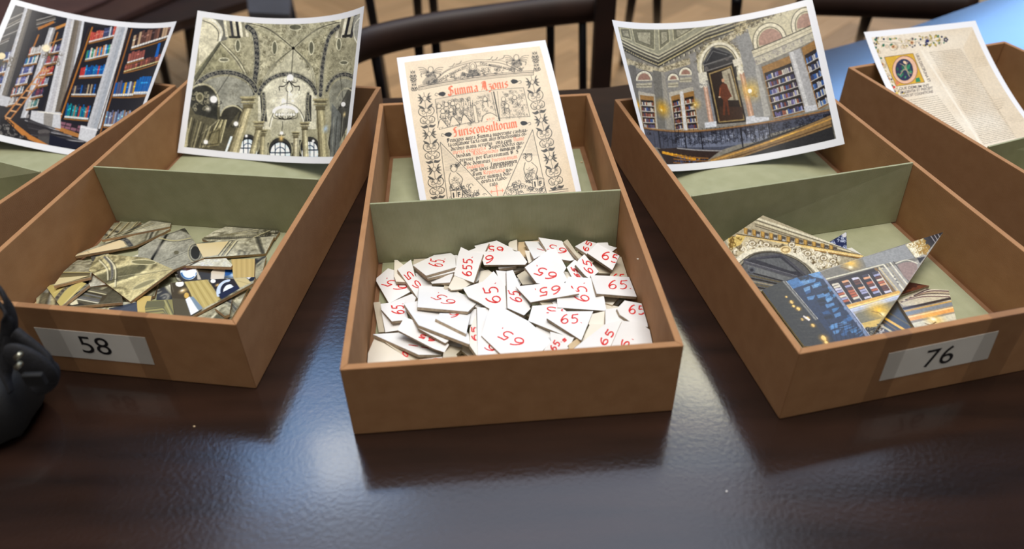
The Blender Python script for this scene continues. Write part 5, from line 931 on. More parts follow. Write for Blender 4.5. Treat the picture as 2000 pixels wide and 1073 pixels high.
TILES = [
 ('B', [(222, 160), (515, 92), (525, 150), (490, 240), (420, 420), (205, 400)], t_, None, 'brown-stained piece with printed side up at the back of the middle box'),
 ('B', [(88, 235), (195, 128), (203, 335), (150, 320), (90, 300)], c_, None, 'small cream wedge left of the brown-stained piece at the back'),
 ('A', [(1510, 270), (1800, 200), (2060, 330), (2050, 480), (1640, 480)], w_, ('65', (1890, 290), (1670, 265), (0, 80)), 'broad white piece near the back, upside-down 65 half covered, right of the tall 65. piece'),
 ('A', [(1430, 335), (1700, 232), (1640, 360), (1480, 420)], w_, None, 'small blank white piece between the tall 65. piece and the back wall'),
 ('B', [(300, 330), (360, 335), (440, 440), (350, 500)], c_, None, 'narrow cream piece left of the two back pieces with upside-down 65'),
 ('B', [(300, 210), (500, 212), (640, 330), (420, 440)], w_, ('65', (690, 370), (440, 300), (-10, -1)), 'white piece showing a lone red 5, in front of the brown-stained piece'),
 ('B', [(480, 160), (780, 205), (1005, 440), (890, 465), (640, 420)], w_, ('65', (860, 320), (610, 235), (-50, 70)), 'white slanted piece with upside-down 65 right of the brown-stained piece'),
 ('B', [(805, 215), (855, 185), (1020, 420), (1000, 440)], g_, None, 'thin grey-brown piece edge sticking out at the back, left of the far right corner stack'),
 ('B', [(600, 320), (700, 300), (840, 555), (790, 640), (600, 500)], w_, None, 'blank white piece just behind the large tilted 65 of the right half'),
 ('B', [(955, 275), (1095, 200), (1260, 240), (1390, 260), (1300, 400), (1120, 385)], w_, ('65', (1110, 350), (1190, 220), (-70, -30)), 'white piece in the back right corner stack with its 65 partly covered'),
 ('B', [(1240, 230), (1380, 225), (1390, 262), (1500, 295), (1430, 350), (1300, 330)], w_, None, 'blank white piece in the far right back corner'),
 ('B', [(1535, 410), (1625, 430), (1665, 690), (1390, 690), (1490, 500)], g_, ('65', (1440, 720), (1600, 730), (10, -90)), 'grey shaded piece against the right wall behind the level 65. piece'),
 ('B', [(1240, 235), (1535, 400), (1440, 585), (1115, 365)], w_, ('65', (1290, 430), (1520, 510), (40, -105)), 'white piece reading 65 upright in the back right corner'),
 ('B', [(845, 550), (950, 450), (1060, 520), (1130, 700), (920, 690)], w_, ('65', (1030, 700), (960, 560), (-70, -30)), 'white piece with red strokes half under the small steep 65 piece'),
 ('B', [(1005, 440), (1075, 380), (1265, 605), (1150, 700), (1090, 660), (960, 515)], w_, ('65', (1190, 640), (1160, 455), (-115, -30)), 'small narrow white 65 piece behind the level 65. piece'),
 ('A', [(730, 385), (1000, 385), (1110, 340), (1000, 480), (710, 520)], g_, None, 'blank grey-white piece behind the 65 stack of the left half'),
 ('A', [(740, 620), (800, 620), (960, 700), (960, 800), (820, 800), (760, 690)], w_, None, 'bluish white piece in the shade left of and below the 65 stack'),
 ('A', [(920, 715), (1235, 630), (1190, 745), (960, 762)], w_, None, 'small blank white piece directly under the front of the 65 stack'),
 ('A', [(1095, 318), (1165, 325), (1300, 400), (1290, 600), (900, 690), (720, 560)], w_, None, 'second piece of the 65 stack in the left half, nearly hidden by the top one'),
 ('A', [(710, 520), (1105, 335), (1160, 335), (1255, 400), (1270, 545), (880, 655)], w_, ('65.', (1085, 548), (1135, 450), (-190, -25)), 'top white piece of the left half stack, 65 lying on its side'),
 ('A', [(1590, 600), (1690, 580), (1830, 680), (1920, 780), (1560, 780)], c_, None, 'cream piece below the right end of the long piece with one 6'),
 ('A', [(1170, 810), (1250, 660), (1490, 750), (1350, 835), (1210, 845)], c_, None, 'cream blank piece just below the tall 65.5 piece'),
 ('A', [(1480, 345), (2097, 340), (2200, 480), (2170, 515), (1635, 518), (1610, 440)], w_, ('6', (1765, 395), (1625, 400), (-10, 100)), 'long white piece showing a single upside-down 6 near the back'),
 ('A', [(1335, 285), (1450, 340), (1625, 375), (1500, 750), (1245, 655), (1300, 380)], w_, ('655.', (1470, 668), (1490, 430), (-125, -10)), 'tall white piece with 65 and an extra 5 written up its side'),
 ('A', [(1790, 590), (1920, 600), (1925, 1000), (1850, 760)], w_, None, 'blank white sliver between the two upright 65 pieces in the centre'),
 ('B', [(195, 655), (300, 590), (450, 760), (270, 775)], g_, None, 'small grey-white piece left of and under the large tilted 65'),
 ('B', [(300, 550), (610, 320), (720, 450), (860, 720), (700, 800), (455, 755)], w_, ('65.', (740, 640), (480, 530), (-95, 90)), 'large tilted white piece with upside-down 65 in the right half, behind the level ones'),
 ('A', [(218, 705), (385, 562), (540, 610), (690, 860), (400, 1020)], w_, ('65.', (665, 800), (395, 695), (-130, 65)), 'leftmost white piece with tilted upside-down 65 by the left wall'),
 ('A', [(470, 425), (590, 520), (540, 590), (620, 740), (490, 735), (465, 660)], c_, None, 'pointed cream sliver standing up behind the leftmost 65 piece'),
 ('A', [(510, 575), (685, 448), (735, 650), (840, 790), (775, 955)], w_, ('65', (830, 800), (640, 560), (-70, 60)), 'narrow pointed white piece right of the leftmost 65, its number half hidden'),
 ('C', [(420, 140), (700, 30), (750, 80), (730, 140), (640, 200), (480, 180)], w_, None, 'blank white piece in front of the leftmost 65, behind the small sideways 65'),
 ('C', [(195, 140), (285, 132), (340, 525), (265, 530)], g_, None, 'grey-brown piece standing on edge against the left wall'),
 ('C', [(300, 260), (560, 300), (620, 350), (800, 450), (500, 505), (350, 530)], w_, ('6', (600, 410), (590, 320), (-150, 10)), 'white piece lying under the small sideways 65 at the left'),
 ('C', [(290, 160), (430, 140), (600, 105), (645, 350), (600, 368), (435, 385), (300, 235)], w_, ('65.', (595, 292), (590, 165), (-165, 0)), 'small white piece with 65. written sideways near the left wall'),
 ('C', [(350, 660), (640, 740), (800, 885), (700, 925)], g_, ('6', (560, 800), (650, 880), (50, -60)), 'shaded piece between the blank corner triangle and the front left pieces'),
 ('C', [(105, 850), (215, 592), (730, 925), (130, 985)], c_, None, 'blank cream triangle in the front left corner of the middle box'),
 ('C', [(790, 880), (1090, 850), (1110, 950), (820, 975)], w_, ('5', (1060, 870), (920, 870), (0, 80)), 'white piece cut by the front rim, left of centre, with a red curve'),
 ('C', [(1110, 790), (1190, 700), (1365, 730), (1275, 815), (1305, 900), (1090, 920)], g_, None, 'small arrow-shaped cream-white piece at the front rim, left of centre'),
 ('C', [(190, 555), (523, 533), (1095, 800), (1080, 822), (785, 820)], w_, ('65', (940, 740), (650, 690), (-30, -2)), 'long pointed white piece lying across the front left, thick edge showing'),
 ('C', [(505, 497), (600, 330), (820, 410), (1180, 690), (1120, 790), (985, 745)], w_, ('65', (1010, 620), (790, 545), (-30, 40)), 'long white piece with two red dashes, second in the fan at the left'),
 ('C', [(775, 475), (850, 400), (1185, 600), (1175, 640), (1130, 670)], w_, None, 'narrow white strip under the longest blank piece of the left fan'),
 ('C', [(595, 160), (780, 120), (1300, 330), (1460, 600), (1445, 684), (785, 435)], w_, None, 'longest blank white piece of the left fan, under the angular 65'),
 ('C', [(1005, 350), (1060, 280), (1460, 290), (1405, 547)], w_, ('6', (1310, 268), (1150, 268), (0, 70)), 'white four-sided piece under the front edge of the angular 65'),
 ('C', [(1450, 480), (1535, 290), (1552, 845), (1450, 700)], c_, ('65', (1545, 640), (1540, 440), (-70, 0)), 'cream sliver with cut-off red strokes left of the largest 65'),
 ('C', [(1545, 200), (1700, 215), (1680, 480), (1905, 850), (1555, 890)], w_, ('6', (1790, 760), (1740, 650), (-120, 40)), 'upright blank white piece wedged left of and under the largest 65'),
 ('A', [(1360, 820), (1620, 735), (1760, 600), (1910, 780), (1930, 1090), (1700, 1085), (1560, 1000), (1430, 935)], w_, ('65.', (1860, 1010), (1800, 770), (-190, 20)), 'white piece in the centre with 65 written upwards, right of the angular 65'),
 ('C', [(770, 205), (790, -70), (1110, -55), (1430, 65), (1565, 135), (1430, 265)], w_, ('65.', (1290, 138), (1065, 18), (-150, 45)), 'angular white piece with upside-down 65 at the top of the left half'),
 ('B', [(60, 600), (145, 585), (230, 770), (375, 1090), (290, 1175), (75, 1080)], w_, ('65', (265, 1010), (225, 850), (-150, -20)), 'slim white piece with 65 written upwards, right of the centre'),
 ('D', [(345, 380), (400, 185), (720, 160), (900, 300), (960, 600), (820, 570)], w_, ('65', (920, 240), (540, 185), (0, 85)), 'white piece with a partly hidden 5, behind the triangular 65.'),
 ('B', [(870, 670), (1160, 690), (1330, 930), (1365, 1117), (725, 1072), (720, 950)], w_, ('65.', (1145, 1000), (1090, 770), (-195, -5)), 'white piece with 65 written upwards, between the two level 65 pieces'),
 ('B', [(180, 800), (450, 770), (800, 735), (1005, 890), (375, 1005)], w_, ('65.', (765, 785), (455, 825), (5, 108)), 'broad white piece with upside-down 65 lying level near the centre, on the top layer'),
 ('B', [(1155, 650), (1765, 680), (1862, 942), (1237, 890)], w_, ('65.', (1385, 830), (1660, 835), (5, -115)), 'white four-sided piece reading 65. upright beside the right wall'),
 ('D', [(1130, 420), (1180, 290), (1355, 250), (1360, 420), (1220, 520)], c_, None, 'cream blank piece right of the triangular 65.'),
 ('D', [(1350, 230), (1590, 200), (1720, 240), (1745, 440), (1550, 385), (1350, 430)], w_, None, 'blank white piece between the level 65. and the front right corner pieces'),
 ('D', [(1600, 115), (1862, 160), (1903, 460), (1745, 440), (1540, 300), (1500, 220)], w_, ('65.', (1650, 285), (1880, 305), (5, -120)), 'white piece ending in 5. against the right wall, below the level 65.'),
 ('D', [(1040, 650), (1150, 420), (1350, 430), (1300, 620), (1000, 760)], c_, None, 'cream blank piece in front of the triangular 65.'),
 ('D', [(1040, 660), (1350, 420), (1570, 370), (1500, 620), (1400, 780), (860, 800)], w_, ('65', (1340, 710), (1490, 515), (-90, -50)), 'white piece with 65 written on a slant in the front right part'),
 ('D', [(1570, 380), (1790, 400), (1960, 520), (1995, 700), (1390, 790)], w_, ('6.', (1600, 760), (1700, 640), (-90, -60)), 'pale grey-white piece in the front right corner with a cut-off 6'),
 ('D', [(630, 520), (940, 600), (870, 740), (640, 640)], w_, ('5', (800, 660), (860, 630), (-20, -30)), 'bluish shaded piece behind the smallest 65. piece'),
 ('D', [(870, 690), (980, 612), (1035, 660), (885, 775)], t_, None, 'small tan piece edge right of the smallest 65. piece'),
 ('D', [(730, 570), (872, 735), (740, 800), (480, 830), (640, 645)], w_, ('65.', (690, 785), (775, 665), (-75, -50)), 'smallest white piece with 65. at the front rim'),
 ('D', [(585, 345), (620, 258), (1190, 254), (1035, 632)], w_, ('65.', (765, 415), (1020, 412), (5, -120)), 'triangular white piece reading 65. upright in front of the centre'),
 ('D', [(-267, 570), (-150, 190), (0, 200), (350, 385), (640, 645), (470, 840), (50, 870)], w_, ('65.', (320, 648), (35, 480), (-125, 90)), 'largest white piece with big upside-down 65, centre front'),
]
zz = []
for crop, poly, mt, mark, lab in TILES:
    res = place(pile, 1, crop, poly, TH)
    if not res: print('lost', lab); continue
    pl, P = res
    o, c, n = piece_body(1, pl, P, TH, [mt, M_EDGE], lab, WG)
    zz.append(c[2]); NAMED.append((o, lab))
    if c[2] > .03: print('HIGH', round(c[2], 4), [round(v, 2) for v in pl], lab[:50])
    if area2(P) < 0: P = P[::-1]
    if mark: number_ink(o, c, n, 1, pl, P, crop, mark)
print('tile heights', round(min(zz), 4), round(max(zz), 4))

# ---------------------------------------------------------------- printed picture pieces (boxes 58 and 76)
class PieceCanvas(Canvas):
    """artwork on the flat face of one piece; pen positions are read in a picture crop and carried onto the face"""
    def __init__(self, crop, b, pl, P, res=.0006, bg=(150, 146, 116)):
        self.crop, self.b, self.pl, self.res = crop, b, pl, res; q = np.array(P)[:, :2]; self.q0 = q.min(0) - .002; ext = q.max(0) + .002 - self.q0
        self.w, self.h = int(ext[0] / res) + 2, int(ext[1] / res) + 2; self.a = np.ones((self.h, self.w, 3)) * (np.array(bg) / 255.)
        c = np.mean([cpx(crop, (0, 0))], 0); s_ = CROP[crop][2]; a0 = on_plane(*project(b2w((q.mean(0)[0], q.mean(0)[1], .01), b)), b, pl); m = project(b2w(a0, b)); a1 = on_plane(m[0] + 1, m[1], b, pl); self.k = np.linalg.norm(a1 - a0) / res / s_
    def T(self, pts):
        out = []
        for p in pts: q = on_plane(*cpx(self.crop, p), self.b, self.pl); out.append(((q[0] - self.q0[0]) / self.res, (q[1] - self.q0[1]) / self.res))
        return np.array(out)
    def sample_from(self, src, cx, cy, ang, sc):
        """take over a part of a larger print, enlarged and turned"""
        X, Y = np.meshgrid(np.arange(self.w), np.arange(self.h)); x = X - self.w / 2; y = Y - self.h / 2; ca, sa = math.cos(ang) * sc, math.sin(ang) * sc
        u = np.clip(cx * src.w + ca * x - sa * y, 0, src.w - 2); v = np.clip(cy * src.h + sa * x + ca * y, 0, src.h - 2); ui, vi = u.astype(int), v.astype(int); fu, fv = (u - ui)[..., None], (v - vi)[..., None]; A = src.a
        self.a = (A[vi, ui] * (1 - fu) + A[vi, ui + 1] * fu) * (1 - fv) + (A[vi + 1, ui] * (1 - fu) + A[vi + 1, ui + 1] * fu) * fv
def hull(pts):
    pts = sorted(set(map(tuple, pts)))
    def half(p):
        o = []
        for q in p:
            while len(o) > 1 and (o[-1][0] - o[-2][0]) * (q[1] - o[-2][1]) - (o[-1][1] - o[-2][1]) * (q[0] - o[-2][0]) <= 0: o.pop()
            o.append(q)
        return o[:-1]
    return half(pts) + half(pts[::-1])
def face_mesh(o, c, n, pl, P, cv, mat):
    """fine print mesh exactly inside the outline P, a hair above the board"""
    res = cv.res; x0, y0 = cv.q0; V = []; idx = {}; F = []; Pq = [tuple(p[:2]) for p in P]
    if area2(Pq) < 0: Pq = Pq[::-1]
    A = np.array(Pq); B = np.roll(A, -1, 0); X = x0 + np.arange(cv.w) * res; Y = y0 + np.arange(cv.h) * res; gx, gy = np.meshgrid(X, Y); dist = np.full(gx.shape, 1e9)
    for a, b in zip(A, B): e = (b - a) / (np.linalg.norm(b - a) + 1e-12); dist = np.minimum(dist, -(e[1] * (gx - a[0]) - e[0] * (gy - a[1])))
    full = (dist[:-1, :-1] > 0) & (dist[1:, :-1] > 0) & (dist[:-1, 1:] > 0) & (dist[1:, 1:] > 0); part = ~full & (np.maximum.reduce([dist[:-1, :-1], dist[1:, :-1], dist[:-1, 1:], dist[1:, 1:]]) > -res * 1.5)
    used = np.zeros(gx.shape, bool); used[:-1, :-1] |= full; used[1:, :-1] |= full; used[:-1, 1:] |= full; used[1:, 1:] |= full
    num = np.full(gx.shape, -1); num[used] = np.arange(used.sum()); pts = list(zip(gx[used], gy[used])); j, i = np.nonzero(full); F = np.stack([num[j, i], num[j, i + 1], num[j + 1, i + 1], num[j + 1, i]], -1).tolist()
    for j, i in zip(*np.nonzero(part)):
        q = [(X[i], Y[j]), (X[i] + res, Y[j]), (X[i] + res, Y[j] + res), (X[i], Y[j] + res)]
        for a, b in zip(A, B):
            ex, ey = b - a; out = []
            for k in range(len(q)):
                s, t = q[k], q[(k + 1) % len(q)]; ds = ex * (s[1] - a[1]) - ey * (s[0] - a[0]); dt = ex * (t[1] - a[1]) - ey * (t[0] - a[0])
                if ds >= 0: out.append(s)
                if (ds >= 0) != (dt >= 0): f = ds / (ds - dt); out.append((s[0] + (t[0] - s[0]) * f, s[1] + (t[1] - s[1]) * f))
            q = out
            if len(q) < 3: break
        if len(q) >= 3: F.append(list(range(len(pts), len(pts) + len(q)))); pts += q
    pts = np.array(pts); z = pl[0] + pl[1] * pts[:, 0] + pl[2] * pts[:, 1]; co = np.column_stack([pts, z]) + n * .00006 - c
    me = bpy.data.meshes.new('printed_face'); me.from_pydata(co.tolist(), [], F); u = np.clip((pts[:, 0] - x0) / res, 0, cv.w - 1.001); v = np.clip((pts[:, 1] - y0) / res, 0, cv.h - 1.001); ui, vi = u.astype(int), v.astype(int)
    ui = np.minimum(ui, cv.w - 2); vi = np.minimum(vi, cv.h - 2); fu, fv = (u - ui)[:, None], (v - vi)[:, None]; A_ = cv.a
    set_ink(me, (A_[vi, ui] * (1 - fu) + A_[vi, ui + 1] * fu) * (1 - fv) + (A_[vi + 1, ui] * (1 - fu) + A_[vi + 1, ui + 1] * fu) * fv)
    link('printed_face', me, o, [mat])
def printed_piece(pile, b, crop, poly, label, group, art, th=.003, slope=.25, pl=None, res=.0006, under=M_GREYC, edge=M_EDGE2):
    poly = hull(poly); r = place(pile, b, crop, poly, th, slope, pl)
    if not r: print('lost', label); return
    pl, P = r; P = hull(P)
    o, c, n = piece_body(b, pl, P, th, [under, edge], label, group); NAMED.append((o, label)); cv = PieceCanvas(crop, b, pl, P, res)
    art(cv); face_mesh(o, c, n, pl, P, cv, M_PRINT); return c[2]
DK = (44, 42, 36); OL = (150, 144, 104); CRM = (206, 190, 144); LT = (212, 206, 172)
def vault_part(cx, cy, ang, sc=.42, extra=None):
    def f(cv):
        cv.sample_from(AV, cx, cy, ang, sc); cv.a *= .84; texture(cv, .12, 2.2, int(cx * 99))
        if extra: extra(cv)
    return f
sight = Sight(); p58 = Pile(0, T + .0008, W - T - .0008, T + .0008, 0.2072, 0.0045); G58 = 'printed picture pieces in box 58'
r_ = random.Random(5)
for k, (x, y) in enumerate([(.03 + .035 * i, .03 + .034 * j) for j in range(5) for i in range(6)]):
    if (x > .15 and y > .15) : continue
    pts = rnd_poly(x, y, .022, r_.uniform(0, 6), 0); res = p58.settle(lambda pl: pts, .003, .2)
    if res:
        pl, P = res; P = hull(P); o, c, n = piece_body(0, pl, P, .003, [M_GREYC, M_EDGE2], 'olive printed piece of the lowest layer in box 58, mostly hidden under the others', 'buried pieces of box 58'); BURIED.append(o); cv = PieceCanvas('E', 0, pl, P, .0012); cv.sample_from(AV, r_.uniform(.3, .7), r_.uniform(.15, .6), r_.uniform(0, 6), .8); face_mesh(o, c, n, pl, P, cv, M_PRINT)
def stripes(cv, a, b, w_, cols, wd):
    """parallel mouldings along a-b, stepping by w_"""
    for k, cc in enumerate(cols): cv.line([(a[0] + w_[0] * k, a[1] + w_[1] * k), (b[0] + w_[0] * k, b[1] + w_[1] * k)], wd, cc)
def e_p3(cv):
    for k in range(4): stripes(cv, (860 + k * 70, 270), (1010 + k * 75, 110), (7, 3), [(186, 170, 120), DK, (120, 108, 74)], 7)
def e_p5(cv):
    cv.poly([(540, 430), (1020, 270), (1060, 330), (800, 420)], (214, 196, 156)); band(cv, S((1010, 262), (1060, 280), (1100, 330)), 34, edge=(206, 196, 160)); cv.line([(620, 400), (700, 375), (720, 392)], 3, (120, 100, 70)); cv.poly([(1180, 320), (1290, 270), (1360, 250), (1300, 300)], (226, 232, 240)); cv.glow(1320, 290, 40, (250, 206, 120), .9)
def e_p6(cv):
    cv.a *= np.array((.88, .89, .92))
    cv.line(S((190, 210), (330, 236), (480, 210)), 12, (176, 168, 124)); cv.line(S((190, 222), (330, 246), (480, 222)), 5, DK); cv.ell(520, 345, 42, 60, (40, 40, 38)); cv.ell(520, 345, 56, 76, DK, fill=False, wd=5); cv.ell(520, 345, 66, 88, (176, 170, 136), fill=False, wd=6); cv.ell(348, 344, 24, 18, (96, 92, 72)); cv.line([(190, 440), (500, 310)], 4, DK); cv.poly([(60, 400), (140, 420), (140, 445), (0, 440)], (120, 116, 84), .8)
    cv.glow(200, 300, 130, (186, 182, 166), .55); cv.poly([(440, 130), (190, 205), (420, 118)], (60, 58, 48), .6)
def e_p8(cv):
    cv.poly([(510, 265), (830, 240), (740, 360), (590, 390)], (204, 186, 138)); stripes(cv, (730, 370), (830, 240), (15, 0), [DK, (196, 188, 146), DK, (110, 100, 70), (206, 196, 150), DK], 7); cv.line([(830, 240), (900, 225)], 6, DK)
def e_p7(cv):
    for k, cc in enumerate([DK, (186, 178, 136), DK, (160, 152, 110), DK]): cv.line([(580, 222 - k * 3), (1100, 120 + k * 9)], 5, cc)
    cv.line([(1030, 215), (1200, 140)], 8, (190, 182, 140)); cv.line([(1045, 220), (1215, 146)], 4, DK); scrolls(cv, [(1120, 190), (1220, 135), (1290, 150), (1250, 200)], 20, DK, 3, (6, 14), 6, .9)
def e_p12(cv):
    cv.poly([(330, 480), (1000, 470), (1000, 610), (330, 610)], (44, 36, 22)); cv.poly(list(arc_pts(460, 520, 76, 72, 170, 370)), (226, 236, 248)); cv.line(arc_pts(460, 520, 66, 62, 190, 350), 14, (30, 90, 150)); cv.poly([(430, 505), (530, 490), (520, 560), (440, 560)], (236, 240, 250)); cv.poly([(530, 490), (575, 590), (540, 590)], (190, 180, 160)); cv.poly([(380, 480), (540, 480), (440, 510)], (70, 40, 36))
    cv.poly([(660, 590), (665, 520), (700, 480), (800, 480), (780, 590)], (206, 196, 178)); cv.glow(850, 545, 90, (120, 180, 246), .95); cv.poly([(790, 480), (860, 480), (850, 540), (790, 560)], (40, 90, 160)); cv.glow(870, 548, 44, (252, 254, 255), 1)
def e_p10(cv): cv.poly([(840, 390), (1070, 390), (1070, 600), (840, 600)], (184, 160, 100)); [cv.line([(870 + k * 24, 400), (872 + k * 24, 590)], 6, (156, 134, 82) if k % 2 else (206, 184, 126), .6) for k in range(9)]
def e_p21(cv):
    cv.poly([(250, 580), (640, 580), (560, 960), (300, 960)], (70, 62, 48)); cv.poly([(420, 610), (630, 590), (750, 770), (540, 880), (470, 700)], (184, 166, 104)); [cv.line([(430 + k * 26, 612 - k * 3), (560 + k * 27, 860 - k * 12)], 8, (150, 132, 76) if k % 2 else (206, 190, 130), .6) for k in range(8)]
    cv.poly([(640, 585), (870, 580), (920, 660), (750, 770)], (40, 36, 40)); cv.ell(378, 628, 38, 28, (236, 236, 232)); cv.glow(410, 692, 56, (250, 214, 140), 1); cv.glow(400, 690, 26, (255, 255, 250), 1); cv.ell(440, 735, 22, 26, (206, 170, 90)); cv.poly([(430, 770), (468, 745), (550, 875), (480, 915)], (236, 242, 250)); cv.poly([(470, 750), (500, 745), (590, 850), (550, 875)], (120, 140, 158)); cv.poly([(300, 760), (430, 770), (480, 915), (440, 950), (340, 930)], (84, 78, 62)); cv.line([(322, 700), (300, 620)], 8, (120, 116, 100), .5)
    cv.ell(682, 604, 24, 18, (246, 246, 240)); cv.glow(722, 640, 34, (250, 206, 120), 1); cv.line(arc_pts(830, 700, 100, 100, 200, 95), 34, (196, 212, 232)); cv.line(arc_pts(830, 700, 72, 76, 200, 90), 12, (22, 34, 64)); cv.poly(list(arc_pts(835, 700, 60, 66, 200, 80)) + [(870, 655)], (226, 234, 246)); cv.poly([(730, 725), (900, 640), (930, 668), (760, 770)], (30, 36, 62)); cv.poly([(870, 580), (980, 575), (1030, 620), (925, 665)], (196, 180, 130)); cv.poly([(985, 568), (1070, 565), (1050, 600), (1020, 608)], (26, 30, 44)); cv.poly([(985, 570), (1030, 568), (1010, 585)], (236, 236, 240)); cv.line([(900, 600), (1010, 630)], 6, (160, 146, 100))
def e_p20(cv):
    cv.poly([(50, 780), (330, 770), (330, 940), (60, 930)], (132, 124, 66)); cv.poly([(70, 790), (250, 780), (240, 840), (60, 850)], (96, 90, 50))
    for k, cc in enumerate([DK, (170, 160, 96), DK, (150, 140, 80), DK]): cv.line([(70, 862 + k * 14), (230, 845 + k * 14), (280, 935 + k * 10)], 7, cc)
    cv.line([(240, 780), (310, 930)], 9, (176, 168, 110)); cv.line([(262, 780), (330, 925)], 6, DK)
def e_p16(cv):
    stripes(cv, (560, 740), (850, 800), (10, -14), [(110, 112, 112), DK, (196, 188, 150), (104, 100, 84)], 13); stripes(cv, (530, 800), (800, 850), (8, -14), [(206, 202, 178), (112, 114, 116), (90, 92, 94)], 13); cv.poly([(520, 850), (600, 800), (620, 860), (560, 870)], (214, 206, 172)); cv.poly([(840, 780), (890, 775), (850, 830), (820, 830)], (66, 60, 46))
def e_p15(cv):
    cv.poly([(320, 690), (720, 650), (460, 890)], (186, 170, 102)); band(cv, S((600, 660), (500, 720), (430, 800), (390, 860)), 30, inner=(70, 66, 60), orn=(190, 180, 130)); cv.line([(400, 760), (520, 690)], 10, (206, 190, 126)); cv.line([(500, 850), (640, 700)], 12, (212, 196, 130))
def e_p14(cv):
    cv.poly([(380, 700), (480, 570), (730, 570), (720, 640)], (110, 100, 66)); stripes(cv, (470, 570), (730, 570), (-6, 12), [(186, 174, 120), DK, (70, 68, 62), (120, 110, 76), DK], 9); cv.poly([(380, 695), (440, 620), (720, 600), (560, 650)], (206, 192, 146)); cv.line([(520, 500), (750, 500)], 4, DK)
def e_p13(cv):
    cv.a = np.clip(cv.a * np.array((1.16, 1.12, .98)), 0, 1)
    band(cv, S((860, 430), (920, 500), (930, 600), (915, 640)), 12, edge=(214, 206, 172)); cv.line(S((810, 460), (880, 540), (890, 640)), 9, LT); cv.line(S((880, 430), (955, 530), (955, 700)), 10, LT); cv.line(S((893, 430), (968, 530), (965, 710)), 3.5, DK); cv.line(S((822, 455), (893, 540), (903, 645)), 3.5, DK)
    cv.ell(1215, 478, 118, 26, (206, 198, 156), a=.03); cv.ell(1215, 478, 108, 19, (120, 116, 84), a=.03); cv.ell(1220, 680, 118, 24, (186, 178, 138), a=-.4); cv.ell(1220, 680, 106, 17, (140, 134, 100), a=-.4); cv.line([(980, 625), (1480, 545)], 8, (120, 116, 90), .8); cv.line([(980, 612), (1480, 532)], 4, (206, 200, 164), .8); cv.line([(880, 655), (975, 630)], 8, DK, .8)
def e_p18(cv):
    for k in range(40): cv.ell(480 + (k * 67) % 680, 880 + (k * 29) % 80, 14, 7, [DK, LT, (120, 112, 70), (196, 180, 110)][k % 4], .8)
    cv.poly([(900, 900), (1160, 840), (1160, 970), (920, 960)], (60, 66, 78)); [cv.line([(900 + k * 20, 940), (1160, 860 + k * 12)], 4, (110, 116, 124), .7) for k in range(6)]
def e_p19(cv): cv.poly([(1140, 780), (1290, 780), (1250, 990), (1150, 990)], (196, 172, 104))
def e_p4(cv): stripes(cv, (850, 270), (1300, 120), (9, 3), [DK, (190, 180, 134), DK], 6); cv.line([(1010, 235), (1450, 120)], 4, (206, 198, 158))
def plain(col):
    def f(cv): cv.a[:] = np.array(col) / 255.; texture(cv, .06, 3, 1)
    return f
